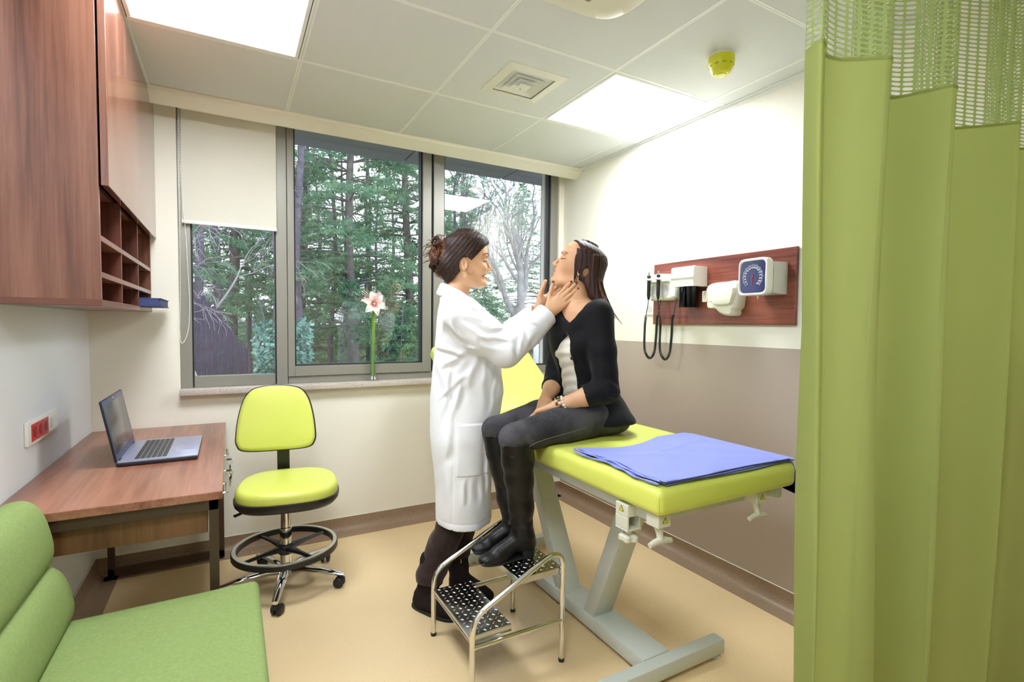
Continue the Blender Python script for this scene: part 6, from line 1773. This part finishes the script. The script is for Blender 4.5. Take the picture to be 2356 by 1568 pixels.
    C.cap(P(.085, 0, 1.46), P(.145, 0, 1.33), .030, .012, .01, 's')
    # hollow hem and cuffs
    C.loft(D, tab, .004, 's', -.017, 2.25, (.40, .50))
    C.cap(cuR - dR * .03, cuR + dR * .10, .041, .047, .004, 's'); C.cap(cuL - dL * .03, cuL + dL * .10, .041, .047, .004, 's')
    C.fnop(lambda Q: .0 - ((Q - cuR.astype(np.float32)) @ dR.astype(np.float32)) + np.where(np.sqrt(((Q - cuR.astype(np.float32)) ** 2).sum(-1)) < .082, 0, 9).astype(np.float32), cuR - .09, cuR + .09, .004, 's')
    C.fnop(lambda Q: .0 - ((Q - cuL.astype(np.float32)) @ dL.astype(np.float32)) + np.where(np.sqrt(((Q - cuL.astype(np.float32)) ** 2).sum(-1)) < .082, 0, 9).astype(np.float32), cuL - .09, cuL + .09, .004, 's')
    ARM = (((-0.039, 1.314), (0.014, 1.244)), ((-0.023, 1.331), (0.006, 1.261)), ((-0.014, 1.253), (0.052, 1.209)), ((0.015, 1.224), (0.085, 1.201)), ((0.026, 1.331), (0.122, 1.268)), ((0.080, 1.286), (0.151, 1.266)), ((0.139, 1.262), (0.219, 1.246)), ((0.206, 1.279), (0.243, 1.195)), ((0.233, 1.263), (0.234, 1.174)), ((0.265, 1.280), (0.247, 1.195)), ((0.271, 1.296), (0.299, 1.238)), ((0.329, 1.280), (0.291, 1.213)), ((0.290, 1.339), (0.328, 1.318)), ((0.047, 1.373), (0.105, 1.345)), ((0.097, 1.245), (0.181, 1.220)), ((0.138, 1.295), (0.197, 1.304)))
    TOR = (((-0.103, 1.214), (0.030, 1.176)), ((0.052, 1.198), (-0.069, 1.119)), ((0.086, 1.189), (0.031, 1.089)), ((0.031, 1.089), (-0.077, 0.980)), ((0.121, 1.172), (0.109, 1.080)), ((0.128, 1.163), (0.128, 0.952)), ((0.176, 1.145), (0.145, 0.938)), ((0.166, 1.128), (0.158, 0.996)), ((-0.107, 1.154), (-0.051, 1.006)), ((-0.026, 1.128), (-0.046, 0.954)), ((-0.004, 1.041), (-0.050, 0.866)), ((0.078, 1.128), (0.053, 1.040)), ((-0.070, 1.374), (-0.078, 1.275)), ((0.026, 1.075), (0.005, 0.957)), ((-0.06, 0.70), (-0.055, 0.45)), ((0.04, 0.64), (0.03, 0.44)), ((0.10, 0.64), (0.105, 0.45)), ((-0.02, 0.86), (-0.04, 0.72)), ((0.125, 0.80), (0.135, 0.55)))
    kz = (D.F * 26 + D.L * 30 + up * 9).astype(np.float32); kx = (D.F * -8 + D.L * 12 + up * 21).astype(np.float32)
    Rf = D.R.astype(np.float32); of = D.o.astype(np.float32)
    def disp(Q):
        d = 0.0018 * fold_noise(Q, kz, kx, .4)
        q = (Q - of) @ Rf; f, l, z = q[..., 0], q[..., 1], q[..., 2]
        near = l < -.05
        ga = np.clip((-l - .175) / .03, 0, 1) * (z > 1.1); gt = np.clip((-l - .04) / .04, 0, 1) * np.clip((.222 + l) / .02, 0, 1); gl = np.clip((l - .05) / .04, 0, 1)
        if ga.max() > 0:
            for i, (a, b) in enumerate(ARM): d = d + ga * (.0062 if i % 3 else -.0062) * crease2(f, z, a, b, .011 + .003 * (i % 3))
        gt = gt * np.clip((z - .52) / .06, 0, 1)
        if gt.max() > 0:
            for i, (a, b) in enumerate(TOR): d = d + gt * (.0062 if i % 2 else -.0062) * crease2(f, z, a, b, .013 + .004 * (i % 3))
        if gl.max() > 0:
            for i, (a, b) in enumerate(ARM + TOR): d = d + gl * (.005 if i % 2 else -.005) * crease2(f, z, (a[0] + .01, a[1] - .02), (b[0] + .01, b[1]), .014)
        ins = np.minimum(np.minimum(f + .005, .150 - f), np.minimum(z - .655, .885 - z))          # patch pocket
        d = d - np.where(near, .0032 * np.clip(ins / .004, 0, 1), 0) + np.where(near, .0016 * np.exp(-(ins / .003) ** 2), 0)
        d = d + np.where(near & (z < .9) & (z > .4), .0022 * np.exp(-((f + .012 + (.9 - z) * .02) / .004) ** 2), 0)     # side seam
        d = d + .0015 * np.exp(-((z - .445) / .003) ** 2) * (np.abs(l) < .3) * (f < .3)                 # hem stitch
        return d
    C.disp = disp
    sdf_obj('lab_coat', C, .0038, M['coat'], t)
    sdf_obj('collar', col, .0034, M['coat'], t)
    # trousers
    T = Sdf()
    for a, b, c, rr in ((hipR, knR, anR + np.array([0, 0, .045]), (.076, .072, .068)), (hipL, knL, anL + np.array([0, 0, .10]), (.076, .074, .060))):
        m = (b + c) / 2; T.chain([a, b, m, c], [rr[0], rr[1], rr[1] * .90, rr[2]], .02)
    for c, r in ((anR + np.array([0, 0, .0]), .058), (anL + np.array([0, 0, .055]), .050)): T.cap(c - up * .08, c + up * .03, r, r, .004, 's')
    T.cap(anR - up * .2, anR - up * .075, .12, .12, .004, 's')
    cr2 = [(knR + D.F * .05 - D.L * .05 + up * .02, knR - D.F * .06 - D.L * .05 - up * .05, .014, .009), (knR + D.F * .06 - D.L * .04 - up * .03, knR - D.F * .05 - D.L * .06 - up * .09, .012, -.006), (knR + D.F * .02 - D.L * .075 - up * .02, anR + D.F * .02 - D.L * .06 + up * .10, .010, .005)]
    T.disp = lambda Q: .0045 * fold_noise(Q, (D.F * 26 + up * 52).astype(np.float32), (D.L * 30 + up * 12).astype(np.float32), 1.2) + sum(A * seg_crease(Q, a, b, w) for a, b, w, A in cr2)
    sdf_obj('trousers', T, .0038, M['trouser'], t)
    # ankle boots
    for nm, an, hd, td in (('R', anR, P(-.165, -.035, .035), (.80, -.60)), ('L', anL, P(.0, .095, .035), (.82, -.57))):
        d = D.F * td[0] + D.L * td[1]; d /= np.linalg.norm(d); s_ = np.array([-d[1], d[0], 0])
        B = Sdf(); hl = np.array([hd[0], hd[1], .040]); R = np.stack([d, s_, up], 1)
        B.cap(np.array([hl[0], hl[1], .055]) + d * .020, an + up * .02, .044, .046, .02); B.cap(an + up * .02, an + up * .12, .046, .048, .02)
        B.ell(hl + d * .012, (.044, .036, .036), R, .02); B.ell(hl + d * .10 - up * .002, (.085, .042, .034), R, .03); B.ell(hl + d * .165 - up * .010, (.050, .038, .024), R, .02)
        B.cap(hl + d * .03 + up * .035, hl + d * .12 + up * .005, .036, .028, .03)
        B.fnop(lambda Q: Q[..., 2] - .012, hl - .3, hl + .3, .003, 's')
        B.disp = lambda Q: .0016 * fold_noise(Q, (up * 120 + D.F * 30).astype(np.float32), (D.F * 60).astype(np.float32))
        b = sdf_obj('ankle_boot', B, .0035, M['suede'], t)
        so = np.array(superell(36, .128, .042, 2.6)); so[:, 1] *= (1 + .10 * np.sin(so[:, 0] * 18))
        obj('sole', pad(so, [(.002, 0), (0, .002), (0, .014), (.003, .017)], ((hl + d * .085) * (1, 1, 0), d, s_, up)), M['sole'], b)
        if nm == 'L': obj('zip_pull', MB().tube([an + up * .10 - D.L * .046 + D.F * .01, an + up * .055 - D.L * .047 + D.F * .012], .0016, 6), M['silver'], b)
M['hair_doc'] = hair_mat('dark_brown_hair', (.597, -.229, .77), rgb(28, 18, 16), rgb(50, 32, 27), rgb(80, 54, 43))
M['hair_bun'] = hair_mat('brown_curls', (.30, -.5, .60), rgb(44, 26, 18), rgb(92, 54, 32), rgb(150, 98, 56))
doctor()

# ------------------------------------------------------------------ the patient
def patient():
    D = Fr((2.05, -1.43, 0), 180); P = D.P; up = np.array([0, 0, 1.0])
    H = Fr(Fr((2.03, -1.40, 0), 146).P(.003, 0, 1.562), 147, 25)
    t = thing('person', 'woman in a black jacket and black boots sitting on the couch with closed eyes', 'person', (2.05, -1.43, 0.832))
    lsh, rsh = P(.050, .150, 1.380), P(.030, -.145, 1.382)
    lel, rel = P(.050, .205, 1.050), P(.055, -.165, 1.055)
    lw, rw = np.array([1.826, -1.524, .978]), np.array([1.852, -1.392, .984])
    lcu = lel + (lw - lel) * .42; rcu = rel + (rw - rel) * .42
    lk, rk = P(.452, .135, .872), P(.440, -.045, .872)
    lh, rh = P(-.035, .085, .918), P(-.035, -.085, .918)
    la, ra = P(.392, .112, .470), P(.375, .005, .470)
    S = Sdf(); face(S, H, False, .80)
    S.chain([H.P(-.012, 0, -.045), P(.055, -.015, 1.46), P(.045, 0, 1.395)], [.050, .050, .058], .025)
    S.loft(D, [(1.43, .045, 0, .055, .07), (1.38, .048, 0, .075, .150), (1.25, .050, 0, .090, .135), (1.05, .0, 0, .085, .118), (.95, -.03, 0, .095, .14), (.90, -.035, 0, .09, .15)], .03)
    for a, b, c in ((lsh, lel, lw), (rsh, rel, rw)): S.chain([a, b, b + (c - b) * .4, c], [.046, .040, .038, .0255], .018)
    for a, b, c in ((lh, lk, la), (rh, rk, ra)): S.chain([a, b, c], [.072, .048, .036], .02)
    for y in (1, -1): S.cap(P(.100, .012 * y, 1.392), P(.060, .13 * y, 1.418), .010, .010, .02)          # collar bones
    n1 = hand(S, lw, (-.62, .70, -.36), (-.10, .42, .90), -1, (24, 34, 24), (4, 0, -3, -7), [(.018, .022, -.008), (.046, .040, -.022), (.070, .046, -.030), (.092, .044, -.036)], .95)
    n2 = hand(S, rw, (-.62, -.60, -.50), (-.30, .20, .93), 1, (22, 30, 22), (4, 0, -3, -7), [(.018, .022, -.008), (.046, .042, -.020), (.070, .050, -.028), (.092, .050, -.034)], .95)
    sdf_obj('body', S, .0026, M['skin'], t, lip_mask(H, False), [M['lips']])
    face_bits(H, t, M['lips'], M['brow'], M['lash'], False, False)
    er = MB()
    er.tube(catmull([H.P(-.002, .078, -.030), H.P(.004, .080, -.044), H.P(-.002, .080, -.060), H.P(-.008, .079, -.044)], 5, True), .0012, 6, closed=True)
    er.ball(H.P(-.002, .080, -.066), .0035, 8, 6)
    obj('earring', er, M['silver'], t)
    # long straight hair
    S = Sdf(); skull(S, H, .01, .008, -.060, top=.80)
    S.ell(H.P(.008, 0, .078), (.090, .074, .054), H.R, .03)
    HV = Fr(H.o * 1.0, 147)
    rows = [(.06, -.030, 0, .072, .082), (.02, -.036, 0, .070, .086), (-.04, -.044, 0, .060, .090), (-.09, -.062, .004, .050, .092), (-.13, -.082, .010, .042, .092), (-.17, -.104, .016, .034, .088), (-.205, -.124, .02, .018, .076)]
    S.loft(HV, rows, .02, 'u', 0, 2.4)
    def front(Q):
        q = (Q - H.o.astype(np.float32)) @ H.R.astype(np.float32); x, y, z = q[..., 0], np.abs(q[..., 1]), q[..., 2]
        line = x - .040 - .42 * (z - .04) + .40 * np.maximum(0, .045 - y) * (z < .09) + .014 * np.clip((-.005 - z) / .04, 0, 1)
        fore = x - .070 - .9 * (z - .098) + .25 * y
        d = np.where(z > .085, np.maximum(fore, line - .035), line)
        ear = .016 - np.sqrt(((x + .022) / .75) ** 2 + ((z - .003) / 1.3) ** 2 + 1e-9)
        return np.maximum(d * .8, np.where(y > .06, ear, -1))
    S.fnop(lambda Q: -front(Q), H.o - .32, H.o + .3, .006, 's')
    S.cap(P(.052, -.01, 1.47), P(.050, 0, 1.38), .058, .064, .006, 's'); S.cap(P(.052, -.01, 1.47), H.P(-.005, 0, -.05), .058, .055, .006, 's')
    kk = (HV.F * 330 + HV.L * 260 + up * 20).astype(np.float32)
    S.disp = lambda Q: .0008 * np.sin((Q - H.o.astype(np.float32)) @ kk)
    sdf_obj('hair', S, .0026, M['hair_pat'], t)
    st = MB(); rng = np.random.default_rng(8)
    for i in range(70):
        y = rng.uniform(-.080, .080); x0 = -.118 + .07 * rng.random() if i < 46 else -.085 + .05 * rng.random()
        a = HV.P(x0 + .02, y * .95 if abs(y) > .05 else .07 * np.sign(y + 1e-6) + y * .2, -.05); b = HV.P(x0 - .012, y, -.12); c = HV.P(x0 - .036 - .012 * rng.random(), y + .008, -.165 - .045 * rng.random())
        st.tube(catmull([a, b, c], 6), np.linspace(.0040, .0006, 13), 6, flat=.6)
    obj('loose_strands', st, M['hair_pat'], t)
    st = MB()
    for i in range(22):     # locks in front of the ear on the camera side
        x = .034 * rng.random(); e = rng.random(); st.tube(catmull([H.P(x + .020, .060, .078), H.P(x + .012, .0745, .034), H.P(.4 * x + .010, .0765 + .002 * e, -.016), H.P(.3 * x - .006, .074, -.058), H.P(-.030 - .012 * e, .070, -.098 - .022 * e)], 6), np.linspace(.0046, .0006, 25), 6, flat=.45)
    obj('side_locks', st, M['hair_pat'], t)
    st = MB()
    for i in range(9):
        e = rng.random(); st.tube(catmull([HV.P(-.070 - .02 * e, .082 - .01 * e, -.02 - .03 * e), HV.P(-.088 - .01 * e, .094, -.10), HV.P(-.116 - .02 * e, .100 + .006 * e, -.165), HV.P(-.142 - .05 * e, .108 + .03 * e, -.200 - .05 * e)], 6), np.concatenate([np.linspace(.0004, .0020, 9), np.linspace(.0020, .0004, 10)]), 6, flat=.6)
    obj('light_ends', st, M['hair_tip'], t)
    # white top
    W_ = Sdf(); ttab = [(1.31, .046, 0, .084, .13), (1.28, .048, 0, .090, .135), (1.20, .050, 0, .104, .132), (1.12, .022, 0, .094, .122), (1.02, -.005, 0, .098, .128), (.94, -.022, 0, .104, .146), (.90, -.03, 0, .10, .15)]
    W_.loft(D, ttab, .01)
    for y in (1, -1): W_.ell(P(.074, .058 * y + .012, 1.238), (.046, .050, .050), D.R, .03)
    W_.disp = lambda Q: .0022 * np.sin(Q[..., 2] * 150 + 3 * np.sin(Q[..., 1] * 18)) * np.cos(Q[..., 1] * 11)
    sdf_obj('knit_top', W_, .0034, M['white_top'], t)
    # black jacket, open in front
    J = Sdf(); jt = [(1.435, .045, 0, .068, .088), (1.41, .046, 0, .078, .125), (1.375, .048, 0, .092, .165), (1.32, .050, 0, .106, .166), (1.25, .046, 0, .114, .160), (1.17, .028, 0, .112, .150), (1.09, .004, 0, .108, .142), (1.03, -.012, 0, .112, .146), (.97, -.036, 0, .132, .168), (.91, -.052, 0, .150, .204), (.862, -.06, 0, .158, .214)]
    J.loft(D, jt, .02, 'u', 0, 2.2, (.888, 1.435))
    for y in (1, -1): J.ell(P(.084, .068 * y + .012, 1.238), (.060, .066, .066), D.R, .03)
    for a, b, c in ((lsh, lel, lcu), (rsh, rel, rcu)):
        J.chain([a - up * .006, (a + b) / 2, b], [.059, .057, .054], .03); J.chain([b, c], [.054, .050], .02)
    # front opening: a neckline, one button's width closed, then a wedge to the hem
    Rf = D.R.astype(np.float32); of = D.o.astype(np.float32)
    def opening(Q):
        q = (Q - of) @ Rf; z = q[..., 2]; f, l = q[..., 0], q[..., 1] - np.interp(z, [.9, 1.05, 1.2, 1.3, 1.45], [.004, .000, .026, .064, .020]).astype(np.float32)
        w = np.interp(z, [.80, .93, 1.03, 1.10, 1.20, 1.25, 1.278, 1.296, 1.318, 1.35, 1.39, 1.42, 1.50], [.082, .070, .062, .056, .048, .032, .012, -.010, -.004, .040, .074, .086, .092]).astype(np.float32)
        return np.maximum(np.abs(l) - w, .028 - f)
    J.fnop(opening, P(.12, 0, 1.15) - .42, P(.12, 0, 1.15) + .42, .004, 's')
    J.cap(P(.046, 0, 1.37), P(.052, -.005, 1.52), .064, .066, .006, 's')
    def clip(c, x): 
        c = c.astype(np.float32); x = (x / np.linalg.norm(x)).astype(np.float32)
        J.cap(c - x * .05, c + x * .10, .040, .042, .004, 's')
        J.fnop(lambda Q: -((Q - c) @ x) + np.where(np.sqrt(((Q - c) ** 2).sum(-1)) < .085, 0, 9).astype(np.float32), c - .09, c + .09, .004, 's')
    clip(lcu, lw - lel); clip(rcu, rw - rel)
    J.cap(lh - up * .02, lk - up * .02, .078, .060, .004, 's'); J.cap(rh - up * .02, rk - up * .02, .078, .060, .004, 's')
    cj = [(P(.10, .24, 1.12), P(.0, .25, 1.06), .012, .007), (P(.10, .25, 1.09), P(.01, .25, 1.035), .010, -.005), (P(.11, .24, 1.05), P(.03, .25, 1.0), .010, .006), (P(.06, .15, 1.42), P(.02, .20, 1.36), .010, .005), (P(.03, .15, 1.42), P(.0, .19, 1.35), .010, -.005), (P(.10, .16, 1.36), P(.06, .20, 1.20), .014, .005), (P(-.10, .10, 1.03), P(-.20, .10, .88), .016, .006), (P(-.05, .17, 1.02), P(-.08, .24, .88), .014, -.006), (P(.10, -.20, 1.1), P(.14, -.2, 1.03), .010, .006)]
    J.disp = lambda Q: .0022 * fold_noise(Q, (D.F * 24 + up * 30).astype(np.float32), (D.L * 28 - up * 12).astype(np.float32), .9) + sum(A * seg_crease(Q, a, b, w) for a, b, w, A in cj) + .002 * np.exp(-(((Q - of) @ Rf)[..., 2] - 1.035) ** 2 / .003 ** 2)
    jk = sdf_obj('jacket', J, .0036, M['jacket'], t)
    for z, l in ((1.285, .062), (1.178, .082), (1.020, .070)):
        f = np.interp(z, [1.02, 1.178, 1.285], [.088, .140, .152]); obj('button', MB().lathe([(.0, .002), (.0075, .002), (.0085, 0), (.0075, -.003), (0, -.003)], P(f, l, z), 14, D.F * .9 + D.L * .4), M['black_pl'], jk)
    # jeans
    T = Sdf()
    T.ell(P(-.050, .0, .918), (.114, .168, .084), D.R, .02)
    for h_, k_, a_ in ((lh, lk, la), (rh, rk, ra)):
        m = (h_ + k_) / 2; T.chain([h_ + up * .004, m + up * .004, k_], [.090, .080, .058], .03); T.chain([k_, k_ + (a_ - k_) * .30], [.054, .042], .02)
    T.fnop(lambda Q: np.where(Q[..., 0] > 1.745, Q[..., 2] - .8345, 9 + 0 * Q[..., 2]).astype(np.float32), P(0, 0, .8) - .6, P(0, 0, .84) + .6, .004, 's')
    for y in (1, -1): T.ell(P(-.085, .08 * y, .885), (.085, .085, .056), D.R, .02)
    T.fnop(lambda Q: np.where(Q[..., 0] > 1.745, Q[..., 2] - .8345, 9 + 0 * Q[..., 2]).astype(np.float32), P(0, 0, .8) - .6, P(0, 0, .84) + .6, .004, 's')
    kn = [(lk + D.L * .05 + D.F * .01 + up * .03, lk + D.L * .05 - D.F * .05 - up * .05, .010, .006), (lk + D.L * .055 - D.F * .02 + up * .02, lk + D.L * .05 - D.F * .07 - up * .04, .010, -.004)]
    T.disp = lambda Q: .0016 * fold_noise(Q, (D.F * 30 + up * 18).astype(np.float32), (D.L * 35).astype(np.float32)) + sum(A * seg_crease(Q, a, b, w) for a, b, w, A in kn)
    jn = sdf_obj('jeans', T, .0036, M['jeans'], t)
    seam = [lh + D.L * .086 - up * .010 - D.F * .02, lh + D.L * .090 + D.F * .09 - up * .012, (lh + lk) / 2 + D.L * .083 - up * .008, lk + D.L * .063 - D.F * .06 - up * .012, lk + D.L * .055 - D.F * .03 - up * .05]
    obj('seam_stitching', MB().tube(catmull(seam, 8), .0007, 5), M['thread'], jn)
    # knee boots
    for k_, a_, tl in ((lk, la, .112), (rk, ra, .004)):
        B = Sdf(); top = k_ + D.F * -.012 - up * .012; mid = top + (a_ - top) * .40
        B.chain([top, top + (a_ - top) * .18, mid, top + (a_ - top) * .72, a_], [.069, .063, .057, .049, .044], .02)
        z0 = .3735; hl = a_ - D.F * .012; hl = np.array([hl[0], hl[1], z0 + .058]); sgn = D.F
        B.ell(hl - up * .006, (.046, .036, .034), D.R, .02); B.cap(hl + up * .02, a_, .036, .044, .02)
        B.cap(hl + D.F * .03 + up * .018, hl + D.F * .125 - up * .016, .038, .027, .02)
        B.ell(hl + D.F * .125 - up * .030, (.062, .040, .026), D.R, .02); B.ell(hl + D.F * .172 - up * .034, (.036, .032, .019), D.R, .015)
        B.fnop(lambda Q, z=z0: Q[..., 2] - (z + .010) - .026 * np.clip((hl[0] - .055 - Q[..., 0]) / -.03, 0, 1).astype(np.float32), hl - .3, hl + .3, .003, 's')
        B.cap(top + up * .08, top - up * .075, .064, .055, .003, 's')
        B.fnop(lambda Q: -(Q[..., 2] - (top[2] - .002) + .42 * np.maximum(0, (Q[..., 0] - top[0])) ), top - .12, top + .12, .003, 's')
        cb = [(a_ + D.F * .04 + D.L * .03 + up * .05, a_ - D.F * .05 + D.L * .03 + up * .015, .011, .011), (a_ + D.F * .05 + D.L * .03 + up * .02, a_ - D.F * .04 + D.L * .04 - up * .010, .010, -.009), (a_ + D.F * .05 + D.L * .02 + up * .09, a_ - D.F * .03 + D.L * .04 + up * .06, .012, .009), (mid + D.F * .06 + D.L * .03 - up * .06, mid - D.F * .02 + D.L * .05 - up * .09, .011, .004)]
        B.disp = lambda Q: .0018 * fold_noise(Q, (up * 42 + D.F * 14).astype(np.float32), (D.F * 40 + D.L * 20).astype(np.float32), 2.0) + sum(A * seg_crease(Q, a, b, w) for a, b, w, A in cb)
        b = sdf_obj('knee_boot', B, .0034, M['leather'], t)
        so = np.array(superell(40, .110, .039, 2.5)); cc = np.array([hl[0], hl[1], z0]) + D.F * .088
        so[:, 1] *= np.interp(so[:, 0], [-.11, -.03, .04, .11], [.86, .80, 1.0, .92])
        obj('sole', pad(so, [(0, .006), (0, .012), (.003, .014)], (cc, D.F, D.L, up)), M['sole'], b)
        ho = np.array(superell(24, .032, .032, 3.2)); obj('heel', pad(ho, [(.004, 0), (.002, .010), (0, .036)], (np.array([hl[0], hl[1], z0]) - D.F * .004, D.F, D.L, up)), M['sole'], b)
    # beaded bracelets on the left wrist
    xd = (lw - lel) / np.linalg.norm(lw - lel); a1 = np.cross(xd, up); a1 /= np.linalg.norm(a1); a2 = np.cross(xd, a1)
    for off, ms in ((-.004, ('bead_white', 'bead_gold', 'bead_dark')), (-.018, ('bead_gold', 'bead_dark', 'bead_white')), (-.032, ('bead_white',))):
        b = MB(); mats = [M[m] for m in ms]
        for i in range(14):
            a = i * 2 * PI / 14; b.cur = i % len(mats); b.ball(lw + xd * off + (a1 * math.cos(a) + a2 * math.sin(a)) * .0305, .0058, 8, 6)
        obj('bead_bracelet', b, mats, t)
M['hair_pat'] = hair_mat('chestnut_hair', (.12, -.08, 1.0), rgb(30, 17, 15), rgb(52, 29, 24), rgb(88, 50, 37))
M['hair_tip'] = hair_mat('light_hair_tips', (.12, -.08, 1.0), rgb(80, 48, 30), rgb(124, 80, 46), rgb(170, 122, 74))
patient()
